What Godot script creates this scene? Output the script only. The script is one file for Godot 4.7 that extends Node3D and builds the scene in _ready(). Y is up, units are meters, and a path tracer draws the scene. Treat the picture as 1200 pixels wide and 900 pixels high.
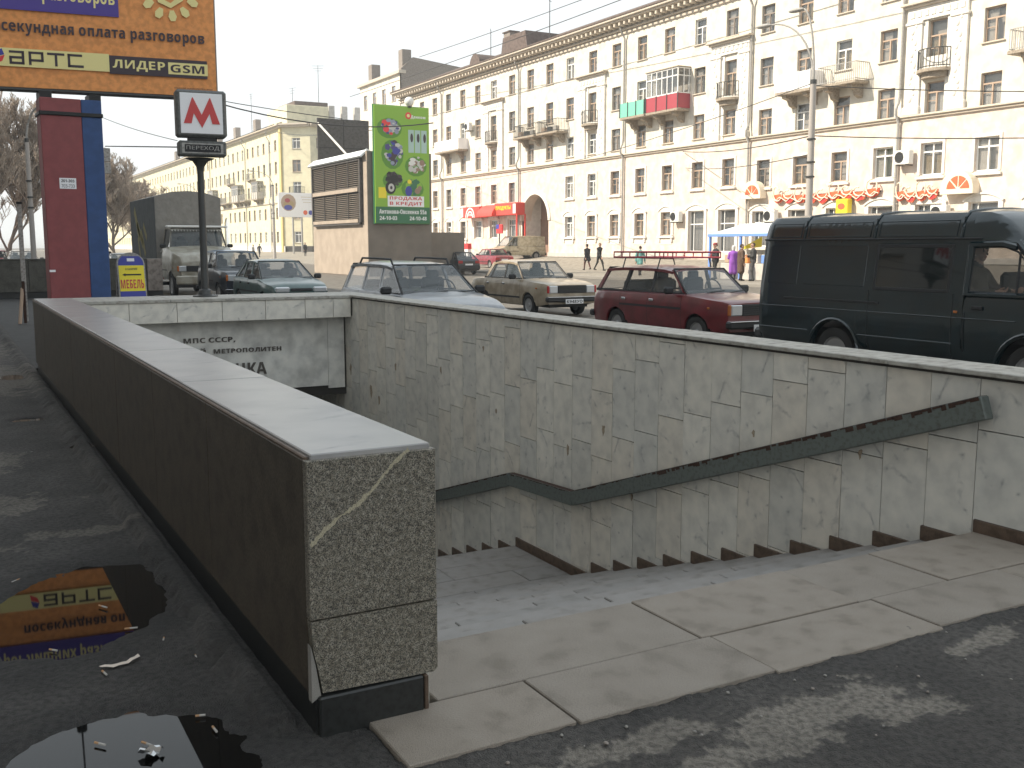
extends Node3D

# ---------------------------------------------------------------- bookkeeping
var taken := {}
var rng := RandomNumberGenerator.new()
var M := {}
var fonts := {}
var noise_cache := {}
var mesh_cache := {}

func numbered(called: String, under := 0) -> String:
	var key := "%d/%s" % [under, called]
	if not taken.has(key):
		taken[key] = 0
		return called
	taken[key] += 1
	return "%s_%03d" % [called, taken[key]]

func thing(called: String, label: String, category: String, at := Vector3.ZERO, turn := 0.0, group := "") -> Node3D:
	var o := Node3D.new()
	o.name = numbered(called)
	add_child(o)
	o.position = at
	o.rotation.y = turn
	tag(o, label, category, group)
	return o

func tag(o: Node3D, label: String, category: String, group := "") -> void:
	o.set_meta("label", label)
	o.set_meta("category", category)
	if group != "":
		o.set_meta("group", group)

func ground(called: String, mesh: Mesh, material: Material) -> MeshInstance3D:
	var o := MeshInstance3D.new()
	o.name = numbered(called)
	o.mesh = mesh
	o.material_override = material
	o.set_meta("kind", "structure")
	add_child(o)
	return o

func part(parent: Node3D, called: String, mesh: Mesh, material: Material, xf := Transform3D.IDENTITY, label := "") -> MeshInstance3D:
	var o := MeshInstance3D.new()
	o.name = numbered(called, parent.get_instance_id())
	o.mesh = mesh
	o.material_override = material
	o.transform = xf
	if label != "":
		o.set_meta("label", label)
	parent.add_child(o)
	return o

func copy_thing(src: Node3D, called: String, label: String, at: Vector3, turn: float) -> Node3D:
	var o: Node3D = src.duplicate()
	o.name = numbered(called)
	add_child(o)
	o.position = at
	o.rotation.y = turn
	o.set_meta("label", label)
	return o

func at(x: float, y: float, z: float, turn := 0.0) -> Transform3D:
	return Transform3D(Basis(Vector3.UP, turn), Vector3(x, y, z))

# ---------------------------------------------------------------- geometry
class Geo:
	var p := PackedVector3Array()
	var c := PackedColorArray()
	var paint := Color.WHITE
	var painted := false
	func tri(a: Vector3, b: Vector3, d: Vector3) -> void:
		p.append(a); p.append(b); p.append(d)
		if painted:
			c.append(paint); c.append(paint); c.append(paint)
	func quad(a: Vector3, b: Vector3, d: Vector3, e: Vector3) -> void:
		tri(a, b, d); tri(a, d, e)
	func ctri(a: Vector3, b: Vector3, d: Vector3, mid: Vector3) -> void:
		if (b - a).cross(d - a).dot((a + b + d) / 3.0 - mid) < 0.0:
			tri(a, d, b)
		else:
			tri(a, b, d)
	func cquad(a: Vector3, b: Vector3, d: Vector3, e: Vector3, mid: Vector3) -> void:
		ctri(a, b, d, mid); ctri(a, d, e, mid)
	func box(m: Vector3, s: Vector3, bev := 0.0, B := Basis.IDENTITY) -> void:
		var h := s / 2.0
		bev = minf(bev, minf(h.x, minf(h.y, h.z)) * 0.9)
		var q := h - Vector3(bev, bev, bev)
		for ax in 3:
			var u := (ax + 1) % 3
			var v := (ax + 2) % 3
			for sg in [-1.0, 1.0]:
				var f: Array[Vector3] = []
				for k in [[-1, -1], [1, -1], [1, 1], [-1, 1]]:
					var w := Vector3.ZERO
					w[ax] = h[ax] * sg
					w[u] = q[u] * k[0]
					w[v] = q[v] * k[1]
					f.append(m + B * w)
				cquad(f[0], f[1], f[2], f[3], m)
		if bev <= 0.0:
			return
		for ax in 3:
			var u := (ax + 1) % 3
			var v := (ax + 2) % 3
			for su in [-1.0, 1.0]:
				for sv in [-1.0, 1.0]:
					var f: Array[Vector3] = []
					for k in [[-1.0, 0], [1.0, 0], [1.0, 1], [-1.0, 1]]:
						var w := Vector3.ZERO
						w[ax] = q[ax] * k[0]
						w[u] = (h[u] if k[1] == 0 else q[u]) * su
						w[v] = (q[v] if k[1] == 0 else h[v]) * sv
						f.append(m + B * w)
					cquad(f[0], f[1], f[2], f[3], m)
		for sx in [-1.0, 1.0]:
			for sy in [-1.0, 1.0]:
				for sz in [-1.0, 1.0]:
					ctri(m + B * Vector3(h.x * sx, q.y * sy, q.z * sz), m + B * Vector3(q.x * sx, h.y * sy, q.z * sz), m + B * Vector3(q.x * sx, q.y * sy, h.z * sz), m)
	func span(x0: float, x1: float, y0: float, y1: float, z0: float, z1: float, bev := 0.0) -> void:
		box(Vector3(x0 + x1, y0 + y1, z0 + z1) / 2.0, Vector3(absf(x1 - x0), absf(y1 - y0), absf(z1 - z0)), bev)
	func prism(poly: PackedVector2Array, d0: float, d1: float, T := Transform3D.IDENTITY) -> void:
		var pl := poly.duplicate()
		if Geometry2D.is_polygon_clockwise(pl):
			pl.reverse()
		var ix := Geometry2D.triangulate_polygon(pl)
		for i in range(0, ix.size(), 3):
			var a := pl[ix[i]]
			var b := pl[ix[i + 1]]
			var d := pl[ix[i + 2]]
			if (b - a).cross(d - a) < 0.0:
				var w := b
				b = d
				d = w
			tri(T * Vector3(a.x, a.y, d1), T * Vector3(b.x, b.y, d1), T * Vector3(d.x, d.y, d1))
			tri(T * Vector3(a.x, a.y, d0), T * Vector3(d.x, d.y, d0), T * Vector3(b.x, b.y, d0))
		for i in pl.size():
			var a := pl[i]
			var b := pl[(i + 1) % pl.size()]
			quad(T * Vector3(a.x, a.y, d0), T * Vector3(b.x, b.y, d0), T * Vector3(b.x, b.y, d1), T * Vector3(a.x, a.y, d1))
	func tube(pts: Array, r0: float, r1: float, sides := 8, caps := true) -> void:
		var last: Array[Vector3] = []
		var n := pts.size()
		for i in n:
			var t: Vector3 = (pts[mini(i + 1, n - 1)] - pts[maxi(i - 1, 0)]).normalized()
			var s := t.cross(Vector3.UP if absf(t.y) < 0.95 else Vector3.RIGHT).normalized()
			var w := s.cross(t)
			var r := lerpf(r0, r1, float(i) / (n - 1))
			var ring: Array[Vector3] = []
			for k in sides:
				var a := TAU * (k + 0.5) / sides
				ring.append(pts[i] + (s * cos(a) + w * sin(a)) * r)
			if i > 0:
				var mid: Vector3 = (pts[i] + pts[i - 1]) / 2.0
				for k in sides:
					cquad(last[k], last[(k + 1) % sides], ring[(k + 1) % sides], ring[k], mid)
			if caps and (i == 0 or i == n - 1):
				for k in sides:
					ctri(pts[i], ring[k], ring[(k + 1) % sides], pts[i] + t * (0.1 if i == 0 else -0.1))
			last = ring
	func lathe(prof: Array, sides := 16, T := Transform3D.IDENTITY) -> void:
		# prof: Vector2(radius, height) from the bottom up
		for i in prof.size() - 1:
			var a: Vector2 = prof[i]
			var b: Vector2 = prof[i + 1]
			for k in sides:
				var p0 := TAU * k / sides
				var p1 := TAU * (k + 1) / sides
				var q := [Vector3(a.x * cos(p0), a.y, -a.x * sin(p0)), Vector3(a.x * cos(p1), a.y, -a.x * sin(p1)), Vector3(b.x * cos(p1), b.y, -b.x * sin(p1)), Vector3(b.x * cos(p0), b.y, -b.x * sin(p0))]
				if a.x > 0.0:
					tri(T * q[0], T * q[1], T * q[2])
				if b.x > 0.0:
					tri(T * q[0], T * q[2], T * q[3])
	func grid(rows: Array, flip := false) -> void:
		for i in rows.size() - 1:
			for j in rows[i].size() - 1:
				if flip:
					quad(rows[i][j], rows[i + 1][j], rows[i + 1][j + 1], rows[i][j + 1])
				else:
					quad(rows[i][j], rows[i][j + 1], rows[i + 1][j + 1], rows[i + 1][j])
	func ball(m: Vector3, r: Vector3, n := 8) -> void:
		for i in n:
			for k in n * 2:
				var q := []
				for e in [[i, k], [i, k + 1], [i + 1, k + 1], [i + 1, k]]:
					var a: float = PI * e[0] / n
					var b: float = PI * e[1] / n
					q.append(m + Vector3(r.x * sin(a) * cos(b), r.y * cos(a), r.z * sin(a) * sin(b)))
				if i > 0:
					ctri(q[0], q[1], q[2], m)
				if i < n - 1:
					ctri(q[0], q[2], q[3], m)
	func mesh(angle := 0.0) -> ArrayMesh:
		var n := p.size()
		var fn := PackedVector3Array()
		fn.resize(n / 3)
		for i in n / 3:
			fn[i] = (p[i * 3 + 1] - p[i * 3]).cross(p[i * 3 + 2] - p[i * 3])
		var nn := PackedVector3Array()
		nn.resize(n)
		if angle > 0.0:
			var at_ := {}
			for i in n:
				var key := Vector3i((p[i] * 2000.0).round())
				if at_.has(key):
					at_[key].append(i / 3)
				else:
					at_[key] = [i / 3]
			var lim := cos(deg_to_rad(angle))
			for i in n:
				var me := fn[i / 3].normalized()
				var sum := Vector3.ZERO
				for f in at_[Vector3i((p[i] * 2000.0).round())]:
					if fn[f].normalized().dot(me) >= lim:
						sum += fn[f]
				nn[i] = sum.normalized() if sum.length_squared() > 0.0 else Vector3.UP
		else:
			for i in n:
				nn[i] = fn[i / 3].normalized() if fn[i / 3].length_squared() > 0.0 else Vector3.UP
		var v := PackedVector3Array()
		var o := PackedVector3Array()
		var cc := PackedColorArray()
		v.resize(n); o.resize(n)
		if painted:
			cc.resize(n)
		for i in n / 3:
			for k in 3:
				var s: int = i * 3 + [0, 2, 1][k]
				v[i * 3 + k] = p[s]
				o[i * 3 + k] = nn[s]
				if painted:
					cc[i * 3 + k] = c[s]
		var arr := []
		arr.resize(Mesh.ARRAY_MAX)
		arr[Mesh.ARRAY_VERTEX] = v
		arr[Mesh.ARRAY_NORMAL] = o
		if painted:
			arr[Mesh.ARRAY_COLOR] = cc
		var m := ArrayMesh.new()
		m.add_surface_from_arrays(Mesh.PRIMITIVE_TRIANGLES, arr)
		return m

func box_mesh(s: Vector3, bev := 0.0) -> Mesh:
	var key := "box%s%s" % [s, bev]
	if not mesh_cache.has(key):
		var g := Geo.new()
		g.box(Vector3.ZERO, s, bev)
		mesh_cache[key] = g.mesh()
	return mesh_cache[key]

func box_part(parent: Node3D, called: String, m: Vector3, s: Vector3, material: Material, bev := 0.0, turn := 0.0) -> MeshInstance3D:
	return part(parent, called, box_mesh(s, bev), material, at(m.x, m.y, m.z, turn))

# ---------------------------------------------------------------- materials
func lin(r: float, g: float, b: float) -> Color:
	return Color(r, g, b).linear_to_srgb()

func noise(sd: int, freq: float, ramp: Array, kind := FastNoiseLite.TYPE_SIMPLEX_SMOOTH, octaves := 4, size := 512, bump := 0.0, ridged := false) -> NoiseTexture2D:
	var key := str([sd, freq, ramp, kind, octaves, size, bump, ridged])
	if noise_cache.has(key):
		return noise_cache[key]
	var f := FastNoiseLite.new()
	f.seed = sd
	f.frequency = freq
	f.noise_type = kind
	f.fractal_octaves = octaves
	if ridged:
		f.fractal_type = FastNoiseLite.FRACTAL_RIDGED
	if kind == FastNoiseLite.TYPE_CELLULAR:
		f.cellular_return_type = FastNoiseLite.RETURN_CELL_VALUE
		f.fractal_type = FastNoiseLite.FRACTAL_NONE
	var t := NoiseTexture2D.new()
	t.width = size
	t.height = size
	t.seamless = true
	t.noise = f
	if bump > 0.0:
		t.as_normal_map = true
		t.bump_strength = bump
	elif ramp.size() > 0:
		var g := Gradient.new()
		var off := PackedFloat32Array()
		var col := PackedColorArray()
		for e in ramp:
			off.append(e[0])
			col.append(e[1])
		g.offsets = off
		g.colors = col
		t.color_ramp = g
	noise_cache[key] = t
	return t

func grey(v: float, warm := 0.0) -> Color:
	return Color(v + warm, v, v - warm)

func mat(called: String, c: Color, rough := 0.8, metal := 0.0) -> StandardMaterial3D:
	var m := StandardMaterial3D.new()
	m.resource_name = called
	m.albedo_color = c
	m.roughness = rough
	m.metallic = metal
	M[called] = m
	return m

# a material whose colour is laid over surfaces in world space: texture, its size in metres, and a coarser one for wear
func tmat(called: String, c: Color, tex: Texture2D, metres: float, rough := 0.8, bump: Texture2D = null, bump_scale := 1.0, coarse: Texture2D = null, coarse_metres := 3.0) -> StandardMaterial3D:
	var m := mat(called, c, rough)
	m.albedo_texture = tex
	m.uv1_triplanar = true
	m.uv1_world_triplanar = true
	m.uv1_scale = Vector3.ONE / metres
	if bump:
		m.normal_enabled = true
		m.normal_texture = bump
		m.normal_scale = bump_scale
	if coarse:
		m.detail_enabled = true
		m.detail_blend_mode = BaseMaterial3D.BLEND_MODE_MUL
		m.detail_uv_layer = BaseMaterial3D.DETAIL_UV_2
		m.detail_albedo = coarse
		m.uv2_triplanar = true
		m.uv2_world_triplanar = true
		m.uv2_scale = Vector3.ONE / coarse_metres
	return m

func glass(called: String, c: Color, a: float) -> StandardMaterial3D:
	var m := mat(called, Color(c.r, c.g, c.b, a), 0.03)
	m.transparency = BaseMaterial3D.TRANSPARENCY_ALPHA
	m.metallic_specular = 0.6
	return m

func variant(base: String, called: String, tint: Color, shift: Vector3) -> StandardMaterial3D:
	var m: StandardMaterial3D = M[base].duplicate()
	m.resource_name = called
	m.albedo_color = tint
	m.uv1_offset = shift
	m.uv2_offset = shift * 0.7
	M[called] = m
	return m

func materials() -> void:
	var fine := noise(3, 0.35, [[0.0, grey(0.72)], [1.0, grey(1.0)]], FastNoiseLite.TYPE_SIMPLEX_SMOOTH, 3)
	var soft := noise(5, 0.012, [[0.2, grey(0.93)], [0.8, grey(1.0)]])
	var blot := noise(8, 0.02, [[0.15, grey(0.74, 0.015)], [0.5, grey(0.93)], [0.85, grey(1.0)]], FastNoiseLite.TYPE_SIMPLEX_SMOOTH, 5)
	var bump := noise(9, 0.08, [], FastNoiseLite.TYPE_SIMPLEX_SMOOTH, 5, 512, 4.0)
	var speck := noise(11, 0.16, [[0.0, Color(0.3, 0.3, 0.3)], [0.25, Color(0.52, 0.52, 0.51)], [0.5, Color(0.73, 0.72, 0.69)], [0.75, Color(0.85, 0.83, 0.79)], [1.0, Color(1, 0.98, 0.95)]], FastNoiseLite.TYPE_CELLULAR, 1, 512)
	var speck2 := noise(12, 0.09, [[0.0, Color(0.66, 0.64, 0.6)], [0.5, Color(0.88, 0.87, 0.83)], [1.0, Color(1, 1, 0.98)]], FastNoiseLite.TYPE_SIMPLEX_SMOOTH, 3, 512)
	tmat("granite", lin(0.43, 0.415, 0.40), speck, 0.24, 0.42, null, 1.0, speck2, 1.3)
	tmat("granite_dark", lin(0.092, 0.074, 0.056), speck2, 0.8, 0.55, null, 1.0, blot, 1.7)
	tmat("granite_black", lin(0.022, 0.023, 0.022), blot, 0.35, 0.4)
	tmat("stain_brown", lin(0.36, 0.29, 0.21), blot, 0.3, 0.8)
	tmat("granite_vein", lin(0.50, 0.46, 0.36), speck2, 0.3, 0.5)
	tmat("granite_far", lin(0.10, 0.098, 0.088), speck2, 2.0, 0.5, null, 1.0, blot, 3.0)
	# marble: cloudy grey with slanting veins
	var vein := noise(21, 0.0028, [[0.0, Color(1, 1, 0.99)], [0.74, Color(0.98, 0.98, 0.975)], [0.87, Color(0.88, 0.885, 0.89)], [0.95, Color(0.77, 0.775, 0.78)], [1.0, Color(0.68, 0.685, 0.69)]], FastNoiseLite.TYPE_SIMPLEX, 4, 1024, 0.0, true)
	var cloud := noise(22, 0.008, [[0.1, Color(0.90, 0.90, 0.90)], [0.5, Color(0.96, 0.96, 0.955)], [0.9, Color(1, 0.995, 0.985)]], FastNoiseLite.TYPE_SIMPLEX_SMOOTH, 5, 512)
	var wash := noise(23, 0.01, [[0.1, grey(0.86)], [0.6, grey(1.0)]], FastNoiseLite.TYPE_SIMPLEX_SMOOTH, 5)
	var mb := tmat("marble", lin(0.53, 0.53, 0.49), vein, 1.5, 0.42, null, 1.0, cloud, 0.8)
	mb.uv1_triplanar_sharpness = 4.0
	var tints := [lin(0.69, 0.665, 0.615), lin(0.66, 0.64, 0.60), lin(0.72, 0.695, 0.645), lin(0.62, 0.61, 0.58), lin(0.68, 0.64, 0.58), lin(0.60, 0.585, 0.55)]
	for i in 6:
		variant("marble", "marble_%s" % ["pale", "plain", "bright", "grey", "warm", "dull"][i], tints[i], Vector3(0.37 * i, 0.61 * i, 0.23 * i))
	tmat("marble_polished", lin(0.35, 0.34, 0.34), vein, 2.2, 0.32, null, 1.0, cloud, 1.4)
	tmat("marble_coping", lin(0.42, 0.405, 0.37), vein, 2.0, 0.55, null, 1.0, blot, 1.1)
	tmat("mortar", lin(0.05, 0.045, 0.04), fine, 0.3, 0.95)
	tmat("brown_granite", lin(0.155, 0.105, 0.078), speck2, 0.35, 0.55, null, 1.0, blot, 0.9)
	tmat("fascia", lin(0.74, 0.735, 0.70), cloud, 1.2, 0.5, null, 1.0, wash, 2.0)
	var dots := noise(31, 0.22, [[0.0, Color(0.42, 0.42, 0.42)], [0.3, Color(0.80, 0.80, 0.80)], [0.75, Color(0.97, 0.97, 0.97)], [1.0, Color(1, 1, 1)]], FastNoiseLite.TYPE_SIMPLEX_SMOOTH, 2, 512)
	var wear := noise(32, 0.011, [[0.08, Color(0.84, 0.83, 0.815)], [0.4, Color(0.96, 0.955, 0.95)], [0.85, Color(1, 1, 1)]], FastNoiseLite.TYPE_SIMPLEX_SMOOTH, 6, 512)
	tmat("step_granite", lin(0.30, 0.285, 0.268), dots, 0.55, 0.6, null, 1.0, wear, 1.3)
	tmat("step_granite_light", lin(0.32, 0.30, 0.28), dots, 0.5, 0.6, null, 1.0, wear, 1.1)
	tmat("paving_stone", lin(0.315, 0.275, 0.23), dots, 0.6, 0.75, bump, 0.25, wear, 1.6)
	tmat("paving_stone_warm", lin(0.335, 0.29, 0.24), dots, 0.5, 0.75, bump, 0.25, wear, 1.2)
	var grit := noise(41, 0.28, [[0.0, grey(0.45)], [0.45, grey(0.75)], [0.7, grey(0.9)], [1.0, grey(1.0)]], FastNoiseLite.TYPE_SIMPLEX_SMOOTH, 3, 512)
	var a := tmat("asphalt", Color.WHITE, grit, 0.55, 0.85, noise(42, 0.11, [], FastNoiseLite.TYPE_SIMPLEX_SMOOTH, 5, 512, 10.0), 1.0, noise(43, 0.07, [[0.1, grey(0.6)], [0.5, grey(0.86)], [0.9, grey(1.0)]], FastNoiseLite.TYPE_SIMPLEX_SMOOTH, 5, 512), 1.3)
	a.vertex_color_use_as_albedo = true
	tmat("asphalt_plain", lin(0.062, 0.06, 0.058), grit, 0.6, 0.85, null, 1.0, blot, 4.0)
	tmat("road", lin(0.27, 0.245, 0.21), grit, 0.8, 0.85, null, 1.0, blot, 6.0)
	tmat("far_pavement", lin(0.42, 0.38, 0.32), fine, 0.8, 0.9, null, 1.0, blot, 5.0)
	tmat("kerb", lin(0.33, 0.31, 0.28), fine, 0.5, 0.85)
	tmat("earth", lin(0.10, 0.085, 0.065), blot, 6.0, 0.95)
	var w := mat("water", Color(0.02, 0.02, 0.018), 0.02)
	w.metallic_specular = 0.40
	# facade
	tmat("plaster_cream", lin(0.77, 0.725, 0.635), soft, 5.0, 0.9, null, 1.0, noise(51, 0.02, [[0.15, grey(0.93, 0.01)], [0.7, grey(1.0)]], FastNoiseLite.TYPE_SIMPLEX_SMOOTH, 5), 11.0)
	tmat("plaster_pink", lin(0.77, 0.67, 0.585), soft, 4.0, 0.9, null, 1.0, noise(51, 0.02, [[0.15, grey(0.93, 0.01)], [0.7, grey(1.0)]], FastNoiseLite.TYPE_SIMPLEX_SMOOTH, 5), 9.0)
	tmat("plaster_white", lin(0.76, 0.73, 0.68), soft, 3.0, 0.9)
	tmat("plaster_yellow", lin(0.74, 0.69, 0.50), soft, 6.0, 0.9)
	tmat("plaster_ochre", lin(0.62, 0.50, 0.22), soft, 6.0, 0.9)
	tmat("plaster_grey", lin(0.55, 0.52, 0.48), soft, 3.0, 0.9)
	tmat("plaster_trim", lin(0.62, 0.55, 0.46), soft, 3.0, 0.9)
	tmat("arch_brown", lin(0.34, 0.21, 0.16), soft, 3.0, 0.9)
	tmat("balcony_concrete", lin(0.40, 0.34, 0.27), blot, 1.5, 0.9)
	tmat("roof_sheet", lin(0.14, 0.10, 0.085), blot, 4.0, 0.7)
	tmat("brick_old", lin(0.30, 0.26, 0.23), blot, 2.0, 0.9)
	tmat("vent_plaster", lin(0.56, 0.47, 0.385), fine, 0.6, 0.9, null, 1.0, soft, 6.0)
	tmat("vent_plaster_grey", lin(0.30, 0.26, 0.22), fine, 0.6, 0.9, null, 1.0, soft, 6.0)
	tmat("shed_dark", lin(0.085, 0.08, 0.078), blot, 3.0, 0.8)
	tmat("bark", lin(0.25, 0.21, 0.18), blot, 1.0, 0.95)
	tmat("twig", lin(0.5, 0.42, 0.35), blot, 1.0, 0.95)
	mat("frame_brown", lin(0.42, 0.31, 0.23), 0.6)
	mat("frame_white", lin(0.8, 0.8, 0.78), 0.5)
	mat("frame_dark", lin(0.24, 0.20, 0.17), 0.6)
	glass("pane", Color(0.35, 0.38, 0.4), 0.22)
	mat("room_dark", lin(0.36, 0.33, 0.30), 0.9)
	mat("room_brown", lin(0.62, 0.55, 0.47), 0.9)
	mat("curtain_grey", lin(0.68, 0.63, 0.56), 0.9)
	mat("curtain_white", lin(0.66, 0.63, 0.58), 0.9)
	mat("curtain_ochre", lin(0.40, 0.30, 0.16), 0.9)
	# metals and paints
	tmat("rail_paint", lin(0.105, 0.122, 0.112), noise(61, 0.02, [[0.1, Color(0.85, 0.82, 0.8)], [0.5, Color(1, 1, 1)]], FastNoiseLite.TYPE_SIMPLEX_SMOOTH, 5), 0.5, 0.5)
	tmat("rust", lin(0.055, 0.026, 0.016), blot, 0.25, 0.9)
	mat("black_metal", lin(0.018, 0.018, 0.018), 0.5, 0.3)
	mat("dark_metal", lin(0.06, 0.062, 0.062), 0.45, 0.4)
	tmat("sign_case", lin(0.13, 0.135, 0.13), blot, 0.6, 0.5)
	mat("steel", lin(0.45, 0.45, 0.45), 0.35, 0.8)
	tmat("pole_concrete", lin(0.55, 0.51, 0.475), fine, 0.5, 0.85)
	tmat("pole_grey", lin(0.42, 0.41, 0.39), blot, 0.7, 0.7)
	mat("cable", lin(0.03, 0.03, 0.032), 0.6)
	tmat("post_red", lin(0.27, 0.065, 0.068), soft, 1.4, 0.6)
	tmat("post_blue", lin(0.03, 0.078, 0.22), soft, 1.4, 0.6)
	tmat("banner_orange", lin(0.86, 0.35, 0.105), noise(71, 0.02, [[0.3, grey(0.9)], [0.7, grey(1.0)]]), 1.6, 0.6, noise(72, 0.012, [], FastNoiseLite.TYPE_SIMPLEX_SMOOTH, 3, 512, 8.0), 0.12)
	mat("banner_yellow", lin(0.85, 0.75, 0.33), 0.6)
	mat("banner_purple", lin(0.085, 0.055, 0.30), 0.6)
	mat("ink_dark", lin(0.055, 0.04, 0.05), 0.6)
	mat("ink_black", lin(0.012, 0.012, 0.014), 0.6)
	mat("sign_white", lin(0.85, 0.85, 0.87), 0.5)
	mat("sign_red", lin(0.58, 0.06, 0.06), 0.5)
	mat("bright_red", lin(0.75, 0.045, 0.05), 0.5)
	mat("shop_red", lin(0.72, 0.07, 0.055), 0.6)
	mat("orange_red", lin(0.75, 0.13, 0.05), 0.5)
	mat("sign_yellow", lin(0.85, 0.70, 0.03), 0.5)
	mat("sign_blue", lin(0.04, 0.05, 0.33), 0.5)
	mat("board_green", lin(0.24, 0.46, 0.045), 0.5)
	mat("board_dark_green", lin(0.03, 0.16, 0.075), 0.5)
	mat("letter_metal", lin(0.10, 0.09, 0.08), 0.5, 0.4)
	mat("cork", lin(0.42, 0.24, 0.12), 0.8)
	mat("cream_sign", lin(0.78, 0.70, 0.56), 0.6)
	mat("stall_blue", lin(0.16, 0.30, 0.70), 0.6)
	mat("awning_white", lin(0.72, 0.78, 0.82), 0.7)
	mat("plastic_white", lin(0.75, 0.75, 0.72), 0.5)
	mat("balcony_green", lin(0.18, 0.52, 0.40), 0.6)
	mat("balcony_red", lin(0.36, 0.05, 0.07), 0.6)
	mat("balcony_white", lin(0.78, 0.78, 0.80), 0.7)
	# vehicles
	mat("rubber", lin(0.022, 0.021, 0.02), 0.85)
	mat("black_plastic", lin(0.018, 0.018, 0.019), 0.6)
	mat("car_inside", lin(0.035, 0.034, 0.033), 0.85)
	mat("seat_cloth", lin(0.06, 0.058, 0.056), 0.9)
	mat("chrome", lin(0.55, 0.55, 0.55), 0.2, 0.9)
	mat("rim_steel", lin(0.30, 0.30, 0.30), 0.45, 0.5)
	mat("plate_white", lin(0.75, 0.75, 0.75), 0.5)
	mat("paper_dirty", lin(0.42, 0.40, 0.37), 0.8)
	mat("lamp_red", lin(0.35, 0.02, 0.02), 0.2)
	mat("lamp_orange", lin(0.42, 0.13, 0.03), 0.2)
	var lg := mat("lamp_glass", lin(0.62, 0.64, 0.66), 0.08)
	lg.metallic = 0.4
	glass("car_glass", Color(0.3, 0.36, 0.38), 0.2)
	glass("tinted_glass", Color(0.16, 0.18, 0.18), 0.5)
	for e in [["paint_red", 0.155, 0.012, 0.018, 0.3], ["paint_beige", 0.36, 0.30, 0.22, 0.38], ["paint_silver", 0.20, 0.215, 0.24, 0.3], ["paint_van", 0.005, 0.017, 0.022, 0.2], ["paint_teal", 0.045, 0.10, 0.098, 0.33], ["paint_navy", 0.022, 0.03, 0.042, 0.3], ["paint_blue_roof", 0.10, 0.17, 0.27, 0.35], ["paint_truck", 0.36, 0.345, 0.29, 0.5], ["paint_cream", 0.48, 0.43, 0.31, 0.4], ["paint_pink", 0.30, 0.045, 0.07, 0.3], ["paint_white", 0.6, 0.6, 0.6, 0.35], ["paint_grey", 0.2, 0.21, 0.22, 0.35]]:
		var m := tmat(e[0], lin(e[1], e[2], e[3]), noise(81, 0.01, [[0.2, Color(0.84, 0.82, 0.79)], [0.7, Color(1, 1, 1)]], FastNoiseLite.TYPE_SIMPLEX_SMOOTH, 5), 1.7, e[4])
		m.clearcoat_enabled = true
		m.clearcoat = 0.6
		m.clearcoat_roughness = 0.12
	tmat("tarpaulin", lin(0.26, 0.245, 0.22), soft, 2.0, 0.85, noise(72, 0.012, [], FastNoiseLite.TYPE_SIMPLEX_SMOOTH, 3, 512, 8.0), 0.5)
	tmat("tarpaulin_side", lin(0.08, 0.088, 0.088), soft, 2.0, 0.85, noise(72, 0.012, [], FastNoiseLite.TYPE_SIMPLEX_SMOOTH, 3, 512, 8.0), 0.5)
	var skin := mat("people", Color.WHITE, 0.85)
	skin.vertex_color_use_as_albedo = true

# ---------------------------------------------------------------- lettering
func font(face: String, weight: int) -> SystemFont:
	var key := face + str(weight)
	if not fonts.has(key):
		var f := SystemFont.new()
		f.font_names = PackedStringArray([face])
		f.font_weight = weight
		fonts[key] = f
	return fonts[key]

# letters centred on xf, width and height in metres
func letters(parent: Node3D, called: String, what: String, material: Material, xf: Transform3D, width: float, height: float, depth := 0.01, weight := 700, face := "Droid Sans") -> MeshInstance3D:
	var t := TextMesh.new()
	t.text = what
	t.font = font(face, weight)
	t.font_size = 48
	t.pixel_size = 0.02
	t.depth = 1.0
	t.curve_step = 2.0
	var b := t.get_aabb()
	var o := part(parent, called, t, material)
	var s := Vector3(width / maxf(b.size.x, 0.001), height / maxf(b.size.y, 0.001), depth)
	var mid := b.position + b.size / 2.0
	o.transform = xf * Transform3D(Basis.from_scale(s), -mid * s + Vector3(0, 0, depth / 2.0))
	return o

# ---------------------------------------------------------------- the ground and the stairway into the underpass
var bumps := FastNoiseLite.new()

func smooth(a: float, b: float, v: float) -> float:
	var t := clampf((v - a) / (b - a), 0.0, 1.0)
	return t * t * (3.0 - 2.0 * t)

func blob_at(x: float, z: float, e: Array) -> float:
	# e: centre x, z, radius x, z, turn
	var dx: float = x - e[0]
	var dz: float = z - e[1]
	var ca := cos(e[4])
	var sa := sin(e[4])
	return 1.0 - Vector2((dx * ca + dz * sa) / e[2], (-dx * sa + dz * ca) / e[3]).length()

var hollows := [[0.47, -4.98, 0.42, 0.70, 0.34], [0.40, -3.28, 0.44, 0.46, 0.0], [0.64, -10.75, 0.17, 0.12, 0.0], [0.7, -14.4, 0.14, 0.3, 0.0]]
var bare := [[2.62, -2.50, 0.46, 0.13, -0.06], [3.78, -2.66, 0.24, 0.07, -0.1], [1.9, -2.63, 0.34, 0.07, -0.08], [2.3, -2.40, 0.36, 0.09, 0.0], [2.95, -2.36, 0.24, 0.07, 0.1], [0.1, -7.2, 0.42, 0.3, 0.2], [0.2, -8.7, 0.25, 0.5, 0.1], [0.55, -14.2, 0.4, 1.6, 0.0], [0.2, -18.5, 0.6, 2.5, 0.0], [0.6, -6.3, 0.3, 0.1, 0.0], [-0.3, -6.1, 0.5, 0.12, 0.0]]

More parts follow.
